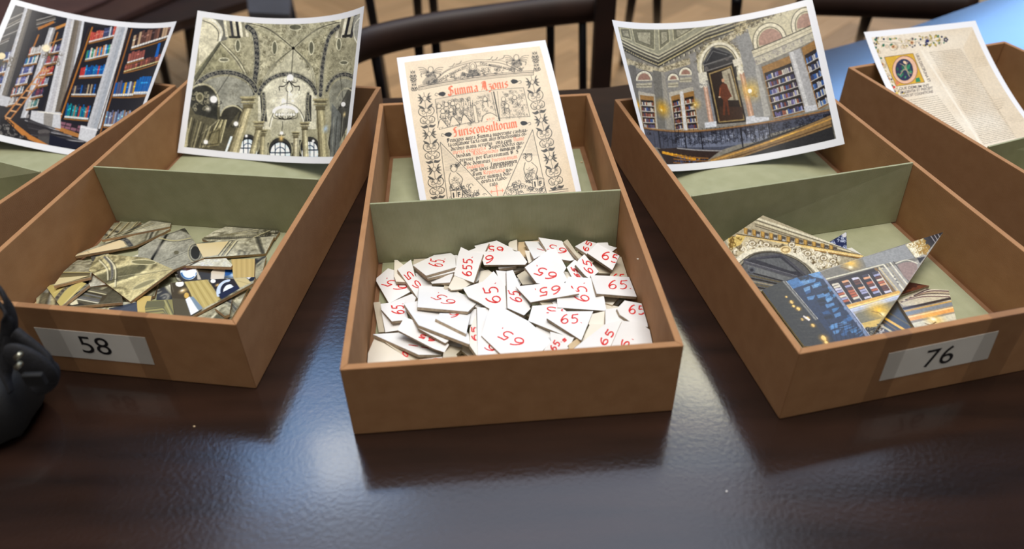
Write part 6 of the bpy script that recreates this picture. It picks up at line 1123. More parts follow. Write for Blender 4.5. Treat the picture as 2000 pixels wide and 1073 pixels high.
P58 = [
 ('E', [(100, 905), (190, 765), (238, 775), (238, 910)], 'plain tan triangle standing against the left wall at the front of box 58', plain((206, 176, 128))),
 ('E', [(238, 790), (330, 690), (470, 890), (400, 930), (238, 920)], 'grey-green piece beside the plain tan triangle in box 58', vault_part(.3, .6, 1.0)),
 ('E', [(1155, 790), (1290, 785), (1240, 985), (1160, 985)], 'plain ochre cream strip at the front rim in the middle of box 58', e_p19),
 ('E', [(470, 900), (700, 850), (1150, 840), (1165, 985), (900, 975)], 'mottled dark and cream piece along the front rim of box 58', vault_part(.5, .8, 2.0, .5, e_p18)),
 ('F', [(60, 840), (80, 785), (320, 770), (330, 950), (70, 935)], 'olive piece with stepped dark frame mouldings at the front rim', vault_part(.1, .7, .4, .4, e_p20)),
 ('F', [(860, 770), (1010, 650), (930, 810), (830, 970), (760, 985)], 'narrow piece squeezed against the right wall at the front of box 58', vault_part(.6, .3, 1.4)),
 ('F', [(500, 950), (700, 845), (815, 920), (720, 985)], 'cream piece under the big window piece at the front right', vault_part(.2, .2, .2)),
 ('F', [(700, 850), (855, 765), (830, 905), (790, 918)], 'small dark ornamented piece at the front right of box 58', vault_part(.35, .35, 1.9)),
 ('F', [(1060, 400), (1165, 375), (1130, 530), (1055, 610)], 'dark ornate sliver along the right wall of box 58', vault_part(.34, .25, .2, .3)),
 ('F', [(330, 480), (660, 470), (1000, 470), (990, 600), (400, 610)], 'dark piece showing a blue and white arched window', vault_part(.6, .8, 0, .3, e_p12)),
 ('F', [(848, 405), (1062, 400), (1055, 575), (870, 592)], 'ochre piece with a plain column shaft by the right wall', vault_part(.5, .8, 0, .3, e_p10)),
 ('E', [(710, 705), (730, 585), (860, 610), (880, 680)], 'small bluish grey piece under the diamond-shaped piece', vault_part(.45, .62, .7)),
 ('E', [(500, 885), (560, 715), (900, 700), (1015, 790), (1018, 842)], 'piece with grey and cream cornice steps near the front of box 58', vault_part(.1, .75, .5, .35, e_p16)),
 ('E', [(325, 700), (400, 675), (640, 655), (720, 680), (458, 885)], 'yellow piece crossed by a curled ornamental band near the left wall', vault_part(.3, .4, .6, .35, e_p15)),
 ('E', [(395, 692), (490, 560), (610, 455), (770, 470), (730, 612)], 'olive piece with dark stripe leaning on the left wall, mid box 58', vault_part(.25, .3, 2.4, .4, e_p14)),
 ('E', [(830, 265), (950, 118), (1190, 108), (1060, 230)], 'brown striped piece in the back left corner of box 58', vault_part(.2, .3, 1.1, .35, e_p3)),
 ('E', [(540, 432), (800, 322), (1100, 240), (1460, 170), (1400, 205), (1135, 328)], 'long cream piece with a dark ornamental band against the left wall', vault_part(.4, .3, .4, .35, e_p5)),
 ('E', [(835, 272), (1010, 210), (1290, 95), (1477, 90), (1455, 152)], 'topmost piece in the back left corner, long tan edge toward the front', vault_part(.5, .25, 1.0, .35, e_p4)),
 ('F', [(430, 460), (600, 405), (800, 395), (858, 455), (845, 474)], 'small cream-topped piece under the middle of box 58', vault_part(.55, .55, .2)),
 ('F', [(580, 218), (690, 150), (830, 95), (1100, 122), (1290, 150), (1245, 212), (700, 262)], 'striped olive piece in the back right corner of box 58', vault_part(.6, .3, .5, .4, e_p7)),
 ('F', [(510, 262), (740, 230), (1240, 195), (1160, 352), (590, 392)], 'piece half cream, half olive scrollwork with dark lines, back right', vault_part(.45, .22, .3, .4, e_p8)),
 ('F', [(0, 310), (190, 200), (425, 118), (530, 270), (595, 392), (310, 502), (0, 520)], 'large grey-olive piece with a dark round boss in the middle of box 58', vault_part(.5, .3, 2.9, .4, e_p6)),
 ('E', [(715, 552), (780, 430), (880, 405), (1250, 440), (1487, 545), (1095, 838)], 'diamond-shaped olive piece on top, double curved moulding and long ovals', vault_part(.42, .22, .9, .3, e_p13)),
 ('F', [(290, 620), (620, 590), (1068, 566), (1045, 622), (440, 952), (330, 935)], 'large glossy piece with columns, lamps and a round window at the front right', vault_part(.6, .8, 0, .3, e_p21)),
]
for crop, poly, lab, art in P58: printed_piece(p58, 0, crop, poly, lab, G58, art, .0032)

# box 76: a few big glossy pieces
sight = Sight(); p76 = Pile(2, T + .0008, W - T - .0008, T + .0008, 0.2072, 0.0045); G76 = 'large picture pieces in box 76'
def q_arch(cv):
    cv.a[:] = np.array((150, 144, 124)) / 255.; cv.poly([(345, 80), (1100, 385), (900, 480), (0, 250)], (170, 160, 134))
    for k, (w_, cc) in enumerate([(16, (216, 210, 184)), (6, (90, 84, 70)), (14, (206, 198, 168)), (9, (120, 110, 88)), (5, (60, 54, 44))]): cv.line([(290, 100 + k * 15), (720, 250 + k * 13 - 6), (1000, 335 + k * 9)], w_, cc)
    for k in range(11): f = k / 10; x = 200 + f * 640; y = 172 + f * 128; cv.poly([(x, y), (x + 30, y + 6), (x + 28, y + 52), (x + 4, y + 44)], (150, 112, 50)); cv.poly([(x + 6, y + 4), (x + 24, y + 8), (x + 22, y + 40), (x + 8, y + 36)], (190, 154, 84)); cv.poly([(x + 30, y + 10), (x + 62, y + 20), (x + 56, y + 60), (x + 28, y + 52)], (84, 78, 70)); cv.poly([(x + 36, y + 34), (x + 58, y + 40), (x + 54, y + 58), (x + 32, y + 52)], (170, 170, 166))
    for k, (w_, cc) in enumerate([(9, (60, 50, 36)), (15, (226, 196, 128)), (7, (246, 222, 160)), (8, (150, 110, 56)), (5, (70, 60, 44))]): cv.line([(150, 222 + k * 10), (640, 300 + k * 9), (1100, 382 + k * 7)], w_, cc)
    cv.poly([(60, 250), (230, 240), (640, 320), (920, 400), (900, 470), (760, 480), (500, 340), (300, 330), (120, 400)], (190, 178, 146)); R = [(110, 260), (640, 325), (930, 400), (900, 460), (740, 470), (560, 350), (400, 310), (250, 320), (130, 370)]; scrolls(cv, R, 60, (92, 78, 54), 5, (10, 24), 8, .8); scrolls(cv, R, 70, (232, 226, 206), 6, (9, 22), 8, .9)
    for x, y in ((265, 290), (370, 300), (560, 300), (680, 365), (800, 400), (870, 425)): cv.ell(x, y, 26, 20, (226, 218, 196)); cv.ell(x, y, 26, 20, (110, 96, 70), fill=False, wd=5); cv.ell(x, y + 2, 12, 9, (150, 136, 106))
    cv.poly([(80, 240), (215, 235), (180, 300), (100, 330)], (206, 180, 106)); scrolls(cv, [(80, 240), (215, 235), (180, 300), (100, 330)], 14, (110, 84, 34), 8, (8, 18), 7, .9)
    arc = S((130, 440), (220, 370), (330, 338), (450, 340), (580, 375), (690, 440), (770, 520)); inner = S((180, 460), (250, 390), (340, 360), (450, 362), (570, 400), (660, 460), (720, 540)); cv.poly(list(inner) + [(480, 620), (320, 640), (180, 480)], (92, 92, 92)); cv.line(arc, 30, (222, 216, 194)); cv.line(S((150, 455), (235, 385), (336, 352), (450, 353), (575, 390), (672, 455), (745, 535)), 6, (90, 84, 72)); cv.line(inner, 7, (60, 56, 50)); cv.ell(515, 338, 42, 30, (226, 206, 156)); cv.ell(515, 338, 28, 18, (150, 120, 70), fill=False, wd=6)
    cv.poly([(210, 420), (480, 378), (660, 540), (600, 545)], (60, 60, 66)); cv.poly([(290, 410), (470, 398), (600, 500), (560, 500)], (96, 98, 100)); cv.line([(205, 415), (485, 374), (665, 530)], 12, (74, 74, 82)); cv.line([(205, 432), (600, 548)], 16, (80, 80, 86)); cv.line([(215, 424), (600, 534)], 4, (130, 130, 134)); cv.poly([(230, 450), (590, 560), (560, 600), (240, 510)], (110, 112, 112)); cv.line([(240, 505), (560, 590)], 10, (44, 42, 44)); cv.ell(262, 490, 26, 24, (90, 92, 98)); cv.ell(262, 490, 14, 12, (50, 50, 56))
    for k in range(5): cv.line([(250, 530 + k * 20), (520, 590 + k * 18)], 9, [(96, 86, 62), (40, 36, 34), (150, 140, 116)][k % 3])
    texture(cv, .10, 2.4, 3)
def q_case(cv):
    cv.a[:] = np.array((150, 146, 138)) / 255.; cv.poly([(760, 510), (1560, 240), (1500, 420), (800, 570)], (112, 108, 98)); cv.poly([(1090, 400), (1410, 300), (1480, 400), (1120, 470)], (134, 134, 132)); cv.poly([(1540, 250), (1700, 200), (1580, 350)], (44, 42, 46)); [cv.line([(1600 + k * 28, 232 - k * 6), (1640 + k * 22, 290 - k * 10)], 8, (150, 146, 150)) for k in range(3)]
    cv.poly([(1410, 300), (1545, 250), (1590, 350), (1490, 400)], (190, 178, 140)); scrolls(cv, [(1450, 290), (1545, 255), (1585, 345), (1500, 390)], 22, (150, 112, 30), 2, (10, 22), 9, .9); scrolls(cv, [(1430, 310), (1500, 280), (1540, 360), (1490, 390)], 14, (236, 230, 206), 3, (9, 18), 7, .9); cv.poly([(1500, 400), (1560, 390), (1520, 440)], (36, 30, 30))
    cv.glow(1000, 440, 120, (240, 188, 70), 1); cv.glow(1000, 470, 34, (255, 252, 228), 1); cv.line(S((930, 470), (970, 480), (1010, 500)), 6, (110, 76, 26))
    for k, (w_, cc) in enumerate([(12, (206, 200, 176)), (6, (74, 64, 48)), (10, (196, 188, 160))]): cv.line([(810, 560 + k * 13), (1240, 450 + k * 13)], w_, cc)
    cv.poly([(810, 580), (1200, 470), (1340, 660), (940, 755)], (40, 30, 30)); cv.line([(1190, 480), (1345, 670)], 26, (120, 92, 50)); cv.line([(1215, 470), (1370, 660)], 12, (196, 180, 140))
    for k in range(5):
        a = np.array([850 + k * 75, 590 - k * 22]); d = np.array([105, 160]); cv.line([a + (60, 0), a + d + (60, 0)], 8, (206, 200, 190)); rr = random.Random(k)
        for j in range(9): q = a + d * j / 9 + (8, 6); cv.poly([q, q + (46, -12), q + (56, 2), q + (10, 15)], rr.choice([(190, 186, 200), (96, 60, 50), (206, 150, 110), (60, 56, 70), (150, 150, 180), (44, 40, 44), (206, 196, 176), (170, 90, 60)]))
    for k, (w_, cc) in enumerate([(14, (210, 204, 182)), (9, (150, 140, 116)), (12, (206, 200, 180)), (7, (66, 58, 50))]): cv.line([(1250 + k * 24, 450 - k * 8), (1400 + k * 12, 640 - k * 22)], w_, cc)
    cv.poly(S((1350, 450), (1420, 430), (1490, 440), (1500, 480)) + [(1440, 570), (1400, 540)], (140, 118, 110)); cv.line(S((1340, 440), (1420, 415), (1500, 440)), 10, (216, 210, 188)); [cv.ell(1320 + k * 12, 520 + k * 24, 8, 6, (110, 106, 100)) for k in range(4)]
    for k, (w_, cc) in enumerate([(26, (206, 160, 78)), (12, (246, 214, 140)), (14, (190, 196, 214)), (20, (170, 178, 196))]): cv.line([(950, 770 + k * 16), (1360, 655 + k * 14)], w_, cc)
    cv.poly([(1000, 830), (1350, 715), (1260, 850), (1180, 990), (1100, 960)], (116, 112, 92)); cv.glow(1215, 790, 150, (246, 190, 50), 1); cv.glow(1240, 820, 40, (255, 240, 190), 1); cv.line(S((1160, 800), (1210, 810), (1235, 830)), 6, (110, 80, 30)); cv.poly([(1080, 890), (1240, 850), (1200, 910), (1100, 930)], (196, 166, 90)); cv.poly([(960, 800), (1010, 790), (1150, 985), (1090, 1000)], (172, 178, 202)); scrolls(cv, [(1120, 930), (1230, 890), (1190, 990), (1150, 995)], 16, (30, 28, 30), 7, (8, 18), 8, .9)
    texture(cv, .08, 2.4, 5)
def q_blue(cv):
    cv.a[:] = np.array((44, 46, 54)) / 255.; cv.poly([(360, 630), (500, 570), (860, 1060), (600, 1080)], (50, 48, 42)); cv.poly([(530, 570), (770, 500), (1150, 990), (900, 1040)], (38, 50, 76)); rr = random.Random(4)
    for k in range(46): f = rr.random(); g = rr.random(); x = 560 + f * 330 + g * 190; y = 560 + f * 420 - g * 60; cv.poly([(x, y), (x + rr.uniform(30, 70), y - 16), (x + rr.uniform(40, 80), y + rr.uniform(4, 16)), (x + 12, y + rr.uniform(14, 30))], rr.choice([(70, 130, 186), (96, 150, 206), (54, 96, 150), (30, 34, 46), (26, 30, 40), (120, 170, 216)]), .8)
    cv.poly([(520, 575), (600, 545), (660, 600), (570, 630)], (76, 130, 190), .8); cv.poly([(680, 520), (770, 500), (810, 560), (720, 540)], (110, 160, 210), .9); cv.line([(500, 575), (740, 860)], 16, (126, 124, 116)); cv.line([(516, 572), (756, 856)], 5, (206, 202, 190)); cv.line([(780, 520), (1130, 990)], 22, (126, 140, 170)); cv.line([(800, 520), (1150, 985)], 10, (190, 196, 214))
    for x, y, s_ in ((560, 730, 1), (610, 780, 1.1), (575, 760, .8), (680, 850, .9), (720, 905, 1), (800, 1000, 1.6), (820, 1035, 1.2), (520, 690, .6), (640, 860, .7)): cv.glow(x, y, 34 * s_, (250, 176, 40), 1); cv.ell(x, y, 15 * s_, 9 * s_, (255, 214, 120), a=.8)
    cv.poly([(650, 830), (700, 860), (690, 872), (645, 840)], (246, 236, 230))
    for k in range(9): cv.line([(420 + k * 30, 640 + k * 44), (520 + k * 30, 640 + k * 44)], 4, (84, 80, 66), .7)
    for k in range(8): cv.line([(860 + k * 30, 900 + k * 12), (960 + k * 22, 880 + k * 10)], 5, (96, 150, 206), .8); cv.line([(840 + k * 34, 880), (870 + k * 34, 1040)], 4, (24, 28, 38), .8)
    cv.a = cv.a * .88 + .02; texture(cv, .12, 2.4, 7)
def q_right(cv):
    cv.a[:] = np.array((150, 140, 124)) / 255.; cv.poly([(1350, 720), (1560, 640), (1740, 650), (1760, 720), (1400, 760)], (196, 186, 160)); [cv.line(S((1380 + k * 16, 730 - k * 8), (1540 + k * 10, 690 - k * 10), (1740, 690 - k * 10)), 9, [(90, 60, 66), (216, 206, 182), (60, 44, 44), (170, 150, 120)][k % 4]) for k in range(7)]
    cv.line([(1400, 780), (1760, 700)], 22, (60, 52, 50)); cv.line([(1400, 800), (1770, 720)], 9, (206, 160, 80)); cv.line([(1410, 820), (1780, 740)], 26, (126, 132, 138)); cv.line([(1420, 858), (1790, 780)], 44, (226, 160, 90)); cv.line([(1430, 845), (1790, 765)], 12, (250, 206, 150)); cv.poly([(1450, 890), (1800, 810), (1810, 900), (1490, 930)], (206, 200, 176)); cv.glow(1630, 860, 110, (250, 200, 90), .9); cv.glow(1622, 858, 36, (255, 255, 250), 1); cv.line(S((1560, 890), (1600, 900), (1640, 880)), 7, (100, 70, 30)); texture(cv, .07, 2.4, 8)
def q_dark(cv):
    cv.a[:] = np.array((66, 64, 60)) / 255.; cv.line([(1240, 840), (1440, 960)], 26, (226, 176, 60)); cv.line([(1210, 850), (1400, 975)], 12, (120, 92, 44)); cv.line([(1190, 880), (1370, 990)], 20, (190, 180, 140)); cv.line([(1180, 900), (1340, 1000)], 10, (96, 70, 40)); cv.line([(1270, 800), (1490, 930)], 16, (96, 84, 50)); scrolls(cv, [(1150, 930), (1240, 900), (1290, 980), (1170, 995)], 18, (206, 200, 190), 9, (8, 16), 7, .8); texture(cv, .06, 2.4, 9)
def q_tri(cv): cv.a[:] = np.array((70, 40, 32)) / 255.; [cv.line([(1380 + k * 20, 660 - k * 8), (1590, 612 - k * 3)], 6, [(150, 84, 50), (40, 26, 26)][k % 2]) for k in range(8)]
def q_small(cv): cv.a[:] = np.array((34, 44, 84)) / 255.; scrolls(cv, [(830, 285), (970, 205), (972, 345)], 30, (196, 206, 230), 4, (6, 16), 5, .8); cv.ell(955, 225, 18, 20, (206, 206, 214))
def q_bits(cv): cv.a[:] = np.array((216, 214, 204)) / 255.; [cv.line([(960, 330 + k * 14), (1090, 380 + k * 8)], 5, (60, 58, 56)) for k in range(4)]
def plane3(a, b, c):
    A = np.array([[1, q[0], q[1]] for q in (a, b, c)]); return tuple(np.linalg.solve(A, [q[2] for q in (a, b, c)]))
K76 = dict(th=.0028, res=.00055, edge=M_EDGE)
printed_piece(p76, 2, 'G', [(1160, 990), (1250, 830), (1350, 700), (1498, 930), (1300, 985)], 'dark piece with a yellow diagonal stripe at the front rim of box 76', G76, q_dark, **K76)
printed_piece(p76, 2, 'G', [(1350, 715), (1560, 630), (1735, 640), (1805, 905), (1490, 935)], 'piece with warm stone mouldings and a lamp glow, lower right of box 76', G76, q_right, **K76)
printed_piece(p76, 2, 'G', [(1365, 680), (1440, 580), (1592, 608)], 'small dark red-brown triangular tip right of the bookcase piece', G76, q_tri, **K76)
printed_piece(p76, 2, 'G', [(958, 332), (1010, 322), (1100, 385), (1000, 374)], 'small white striped tip behind the arch piece', G76, q_bits, **K76)
printed_piece(p76, 2, 'G', [(828, 288), (970, 204), (974, 348), (870, 330)], 'small dark blue triangular tip sticking out behind the arch piece', G76, q_small, **K76)
printed_piece(p76, 2, 'G', [(345, 80), (1100, 385), (900, 500), (480, 620), (330, 650), (120, 420), (30, 290)], 'big piece with stone arch, dark pediment and gilded cornice', G76, q_arch, pl=plane3((.086, .2055, .046), (.178, .157, .0125), (.052, .134, .012)), **K76)
printed_piece(p76, 2, 'G', [(770, 500), (1080, 398), (1410, 300), (1695, 205), (1345, 690), (1160, 985), (1000, 1000), (860, 780)], 'big pointed piece with a bookcase and wall lamps leaning on the right wall', G76, q_case, pl=plane3((.252, .1475, .037), (.119, .134, .0165), (.118, .055, .0115)), **K76)
printed_piece(p76, 2, 'G', [(340, 640), (500, 570), (770, 500), (1150, 985), (860, 1060), (655, 1060)], 'big dark piece with blue reflections and small orange lights by the left wall', G76, q_blue, slope=.4, **K76)

# pieces nobody can see are left out; the visible ones of the lowest layer say what they lie under
bpy.context.view_layer.update(); DG = bpy.context.evaluated_depsgraph_get(); EYE = Vector((0, 0, CAMZ)); gone = []; keep = []
for o in BURIED:
    vs = [o.matrix_world @ v.co for v in o.data.vertices]; nv = len(vs) // 3; top = vs[:nv]; c = sum(top, Vector()) / nv; seen = 0
    for i in range(nv):
        for f in (.12, .4, .7, .93):
            for g_ in (0, .5):
                q = c.lerp(top[i].lerp(top[(i + 1) % nv], g_), f); d = (q - EYE).normalized(); h = SC.ray_cast(DG, EYE, d)
                if h[0] and (h[4].name == o.name or (h[4].parent and h[4].parent.name == o.name)): seen += 1
    if seen < 1: gone.append(o)
    else: keep.append((o, c))
for o in gone:
    for ch in list(o.children): bpy.data.objects.remove(ch)
    bpy.data.objects.remove(o)
used = set()
for o, c in keep:
    near = sorted(NAMED, key=lambda t: (t[0].matrix_world.translation - c).length); word = {'white_card': 'white', 'cream_card': 'cream', 'grey_board': 'grey'}.get(o.data.materials[0].name, 'plain')
    if o.get('group') == 'buried pieces of box 58': word = 'printed'
    for t, lab in near[:8]:
        if lab in used: continue
        used.add(lab); sh = lab.split(',')[0].split(); sh = ' '.join(sh[:10]); o['label'] = 'half-buried %s piece under %s' % (word, ('the ' + sh) if not sh.startswith('the') else sh); break
print('buried kept', len(keep), 'left out', len(gone))

# ---------------------------------------------------------------- chairs behind the table
M_GREYP = material('grey_sheen_panel', rgb(66, 66, 70), rgb(76, 76, 82), rough=0.5, scale=8)
def hoop_chair(loc, pts, zr, label, posts=(), rail=(0.03, 0.022), seat_r=0.24, spind=()):
    t = empty('spindle_back_chair', (loc[0], loc[1], FLZ)); tag(t, label, 'chair', 'dark chairs behind the table'); lx, ly = loc
    L3 = [(x - lx, y - ly, zr - FLZ) for x, y in pts]; P = smooth_path(L3, 6)
    bm = bmesh.new(); add_tube(bm, P, rail[0], 12, (rail[1] / rail[0], 1)); from_bm('back_rail', bm, [M_RAIL], t, smooth=True)
    bm = bmesh.new(); ring = [(math.cos(a) * seat_r, math.sin(a) * seat_r * .95) for a in np.linspace(0, 2 * PI, 28)[:-1]]; add_prism(bm, ring, .44, .47); bevel(bm, .006, 2); from_bm('seat', bm, [M_RAIL], t)
    for a in (PI / 4, 3 * PI / 4, 5 * PI / 4, 7 * PI / 4):
        bm = bmesh.new(); c, s = math.cos(a), math.sin(a); add_tube(bm, [(c * seat_r * 1.05, s * seat_r * 1.05, 0), (c * seat_r * .8, s * seat_r * .8, .44)], [.014, .02], 10); from_bm('leg', bm, [M_BLACKW], t, smooth=True)
    for (x, y), (sx, sy) in spind:
        bm = bmesh.new(); add_tube(bm, [(x - lx, y - ly, zr - FLZ - .01), (sx - lx, sy - ly, .462)], [.009, .011], 8); from_bm('spindle', bm, [M_BLACKW], t, smooth=True)
    return t
def apx(px, py, z): q = at(px, py, z); return (q[0], q[1])
# centre chair: its bent rail sweeps up from left to right
zr = -0.05
rail_pts = [apx(590, 160, zr), apx(650, 118, zr), apx(720, 84, zr), apx(840, 56, zr), apx(960, 38, zr), apx(1080, 22, zr), apx(1182, 12, zr)]
cx_, cy_ = 0.02, 1.98
sp = []
for (xt, yt, xb, yb) in ((728, 82, 757, 200), (814, 61, 822, 120), (848, 54, 857, 130), (1075, 23, 1079, 110), (1138, 16, 1146, 176)):
    a = apx(xt, yt, zr); b_ = apx(xb, yb, -0.29); sp.append((a, b_))
ch = empty('spindle_back_chair', (cx_, cy_, FLZ)); tag(ch, 'dark chair behind the middle box, its curved back rail rising to the right', 'chair', 'dark chairs behind the table')
def to_l(p, z): return (p[0] - cx_, p[1] - cy_, z - FLZ)
bm = bmesh.new(); add_tube(bm, smooth_path([to_l(p, zr) for p in rail_pts], 6), 1.0, 14, (0.021, 0.031)); from_bm('back_rail', bm, [M_RAIL], ch, smooth=True)
for a, b_ in sp:
    bm = bmesh.new(); A = np.array([a[0], a[1], zr]); B = np.array([b_[0], b_[1], -0.29]); d = B - A; E_ = A + d * ((FLZ + .0 - zr) / (B[2] - A[2]) if False else 1.0)
    add_tube(bm, [to_l(A, A[2] - .01), to_l(E_, E_[2] - .18)], [.0085, .011], 10); from_bm('spindle', bm, [M_BLACKW], ch, smooth=True)
# seat of that chair hangs lower and further back
bm = bmesh.new(); xs = [to_l(p, 0)[:2] for p in (apx(690, 215, -.47), apx(1190, 215, -.47), apx(1190, 245, -.47), apx(690, 245, -.47))]; add_prism(bm, xs, .26, .285); bevel(bm, .004, 1); from_bm('lower_rail', bm, [M_RAIL], ch)
for (xt, yt) in ((1165, 8), (1200, 8)): pass
bm = bmesh.new(); a = apx(1183, 10, zr + .02); c0 = to_l(a, 0)[:2]; add_box(bm, c0[0] - .021, c0[0] + .019, c0[1] - .02, c0[1] + .02, 0.0, zr + .045 - FLZ); bevel(bm, .004, 2); from_bm('corner_post', bm, [M_RAIL], ch)
bm = bmesh.new(); a = apx(640, 150, zr); c0 = to_l(a, 0)[:2]; add_box(bm, c0[0] - .02, c0[0] + .02, c0[1] - .02, c0[1] + .02, 0.0, zr + .02 - FLZ); bevel(bm, .004, 2); from_bm('corner_post', bm, [M_RAIL], ch)

def rail_chair(name, z, pts, w, h, legs, label, extra=()):
    c = np.mean([p for p in pts], 0); t = empty(name, (c[0], c[1], FLZ)); tag(t, label, 'chair', 'dark chairs behind the table')
    bm = bmesh.new(); add_tube(bm, smooth_path([(p[0] - c[0], p[1] - c[1], z - FLZ) for p in pts], 4), 1.0, 12, (w, h)); from_bm('back_rail', bm, [M_RAIL], t, smooth=True)
    for (x, y), (x2, y2) in legs:
        bm = bmesh.new(); add_tube(bm, [(x - c[0], y - c[1], z - FLZ - .005), (x2 - c[0], y2 - c[1], 0.0)], [.012, .013], 10); from_bm('leg', bm, [M_BLACKW], t, smooth=True)
    for quad, z0, z1 in extra:
        bm = bmesh.new(); add_prism(bm, [(q[0] - c[0], q[1] - c[1]) for q in quad], z0 - FLZ, z1 - FLZ); bevel(bm, .006, 2); from_bm('seat', bm, [M_RAIL], t)
    return t
# right chair: heavy rail running off the top of the frame
rail_chair('rail_back_chair', -.06, [apx(1560, 3, -.06), apx(1680, 6, -.06), apx(1780, 10, -.06), apx(1900, 14, -.06)], .022, .03,
           [(apx(1700, 10, -.06), apx(1668, 115, FLZ)), (apx(1440, -5, -.06), apx(1430, 120, FLZ))], 'dark chair behind the hall print and manuscript, heavy rail at the top edge')
# left chair: broad reddish seat seen from above with its darker frame and legs
lc = (-1.15, 2.15); t = empty('side_chair', (lc[0], lc[1], FLZ)); tag(t, 'reddish brown wooden chair behind the bookshelf print, seat seen from above', 'chair', 'dark chairs behind the table')
def slab(name, quad, z, th, mt):
    bm = bmesh.new(); q = [apx(px, py, z) for px, py in quad]; add_prism(bm, [(x - lc[0], y - lc[1]) for x, y in q], z - th - FLZ, z - FLZ); bevel(bm, .004, 2); from_bm(name, bm, [mt], t)
slab('seat', [(-80, -70), (330, -70), (202, 0), (138, 27), (40, 66), (-80, 60)], -.30, .012, M_SEAT)
slab('seat_frame', [(142, 26), (204, 0), (330, -66), (470, -70), (310, 0), (212, 42), (190, 48)], -.315, .02, M_BAND)
slab('side_rail', [(216, 42), (312, 0), (470, -70), (650, -60), (480, 2), (352, 40), (300, 62), (240, 70)], -.34, .03, M_RAIL)
for (xt, yt, xb, yb, r) in ((368, 30, 385, 175, .021), (300, 50, 332, 185, .016), (560, -10, 600, 160, .016)):
    a = apx(xt, yt, -.375); b_ = apx(xb, yb, FLZ); bm = bmesh.new(); add_tube(bm, [(a[0] - lc[0], a[1] - lc[1], -.375 - FLZ), (b_[0] - lc[0], b_[1] - lc[1], 0)], [r, r * .9], 10, (1.0, 1.0)); from_bm('leg', bm, [M_BLACKW], t, smooth=True)
slab('back_panel', [(478, -40), (570, -40), (566, 27), (484, 23)], -.20, .02, M_GREYP)
# two thin legs of a chair further back, right of the centre chair
rail_chair('rail_back_chair', -.1, [apx(1215, -38, -.1), apx(1300, -40, -.1), apx(1440, -42, -.1)], .02, .026,
           [(apx(1240, -38, -.1), apx(1215, 120, FLZ)), (apx(1284, -40, -.1), apx(1283, 120, FLZ))], 'chair further back of which only two black uprights show, right of the centre post')
rail_chair('rail_back_chair', -.1, [apx(760, -40, -.1), apx(830, -42, -.1), apx(900, -45, -.1)], .02, .026,
           [(apx(812, -42, -.1), apx(824, 140, FLZ)), (apx(842, -42, -.1), apx(858, 140, FLZ)), (apx(715, -38, -.1), apx(760, 215, FLZ))], 'chair further back seen through the curved rail, two black uprights behind it')

# ---------------------------------------------------------------- camera strap and pouch at the left edge
st = empty('camera_pouch', (-0.435, 0.395, 0)); tag(st, 'black nylon camera pouch with webbing strap in front of box 58', 'camera bag')
def sl(px, py, y):      # picture position at a given depth
    d = ray(px, py); t = y / d[1]; return np.array([0, 0, CAMZ]) + d * t
def loc_(P): return tuple(np.array(P) - np.array([-0.435, 0.395, 0]))
bm = bmesh.new()
path = [sl(-60, 500, .42), sl(-25, 540, .41), sl(4, 572, .40), sl(19, 610, .395), sl(21, 650, .39), sl(16, 690, .385), sl(12, 730, .38), sl(22, 765, .375)]
add_tube(bm, smooth_path([loc_(p) for p in path], 5), .0042, 10, (0.45, 1.2)); from_bm('strap', bm, [M_STRAP], st, smooth=True)
bm = bmesh.new()
path = [sl(-60, 600, .40), sl(-20, 585, .40), sl(4, 600, .395), sl(14, 628, .39), sl(2, 690, .385), sl(-30, 720, .38)]
add_tube(bm, smooth_path([loc_(p) for p in path], 5), .0036, 10, (0.45, 1.2)); from_bm('strap', bm, [M_STRAP], st, smooth=True)
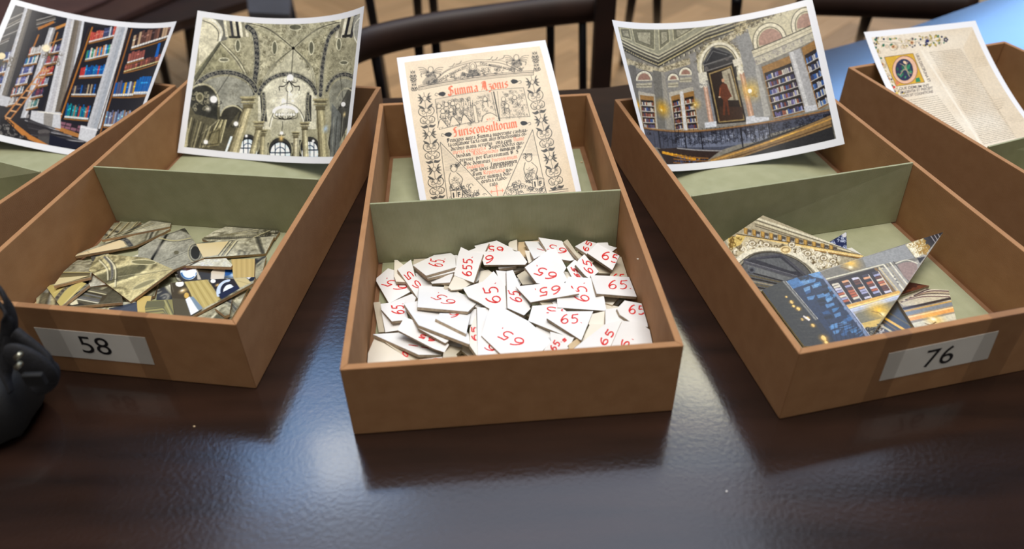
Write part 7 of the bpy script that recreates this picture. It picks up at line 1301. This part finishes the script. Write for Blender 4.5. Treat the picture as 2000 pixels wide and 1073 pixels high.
# pouch body: a rounded soft lump on the table
bm = bmesh.new(); bmesh.ops.create_uvsphere(bm, u_segments=28, v_segments=18, radius=1)
for v in bm.verts:
    x, y, z = v.co; q = 0.72; f = lambda t: math.copysign(abs(t) ** q, t)
    v.co = (f(x) * .052 - .005, f(y) * .034 - .008, max(0.0005, f(z) * .034 + .026 + .003 * math.sin(9 * x) * math.cos(7 * y)))
from_bm('pouch_body', bm, [M_BLACKP], st, smooth=True)
bm = bmesh.new(); bmesh.ops.create_uvsphere(bm, u_segments=24, v_segments=16, radius=1); c = loc_(sl(62, 712, .372))
for v in bm.verts: v.co = (c[0] + v.co.x * .0155, c[1] + v.co.y * .006, c[2] + v.co.z * .0195 - v.co.x * .009)
for v in bm.verts: v.co.z = max(v.co.z, .0006)
from_bm('side_pocket', bm, [M_STRAP], st, smooth=True)
bm = bmesh.new()
path = [sl(30, 650, .385), sl(52, 668, .382), sl(74, 686, .38), sl(92, 704, .378), sl(97, 722, .375), sl(92, 748, .372), sl(70, 762, .37)]
add_tube(bm, smooth_path([loc_(p) for p in path], 5), .0065, 12, (0.6, 1.1)); from_bm('padded_flap', bm, [M_STRAP], st, smooth=True)
for px, py in ((35, 697), (35, 716)):
    bm = bmesh.new(); c = loc_(sl(px, py, .347)); add_tube(bm, [(c[0] - .0022, c[1], c[2] - .002), (c[0] + .0022, c[1] + .001, c[2] + .002)], .0017, 10); from_bm('buckle_pin', bm, [M_METAL], st, smooth=True)
bm = bmesh.new(); c = loc_(sl(66, 742, .345)); add_box(bm, c[0] - .006, c[0] + .008, c[1] - .002, c[1] + .002, c[2] - .005, c[2] + .006); bevel(bm, .001, 2); from_bm('slider_buckle', bm, [M_BLACKP], st)

# crumbs of card left on the table and in the middle box
def crumb(P, r, mt, label, n=7, flat=.5):
    bm = bmesh.new(); rr = random.Random(int(P[0] * 1e4)); bmesh.ops.create_icosphere(bm, subdivisions=1, radius=r)
    for v in bm.verts: v.co = Vector((v.co.x * rr.uniform(.7, 1.5), v.co.y * rr.uniform(.6, 1.1), v.co.z * flat))
    o = from_bm('card_crumb', bm, [mt]); o.location = P; tag(o, label, 'crumb')
crumb(tuple(at(1419, 961, 0) + (0, 0, .0005)), .0008, M_WHITE, 'tiny white speck alone on the table in front of box 76')
crumb(tuple(at(380, 834, 0) + (0, 0, .0005)), .0009, M_TANC, 'tiny pale speck on the table in front of box 58')
crumb(tuple(b2w(np.array(on_plane(1136, 317, 1, (.0052, 0, 0))), 1)), .0016, M_TANC, 'small tan crumb on the green floor behind the middle box divider', flat=.4)
crumb(tuple(b2w(np.array(on_axis(1246, 506, 1, 0, W - T - .0006)), 1)), .0011, M_CREAMC, 'tiny torn white spot on the right inner wall of the middle box')
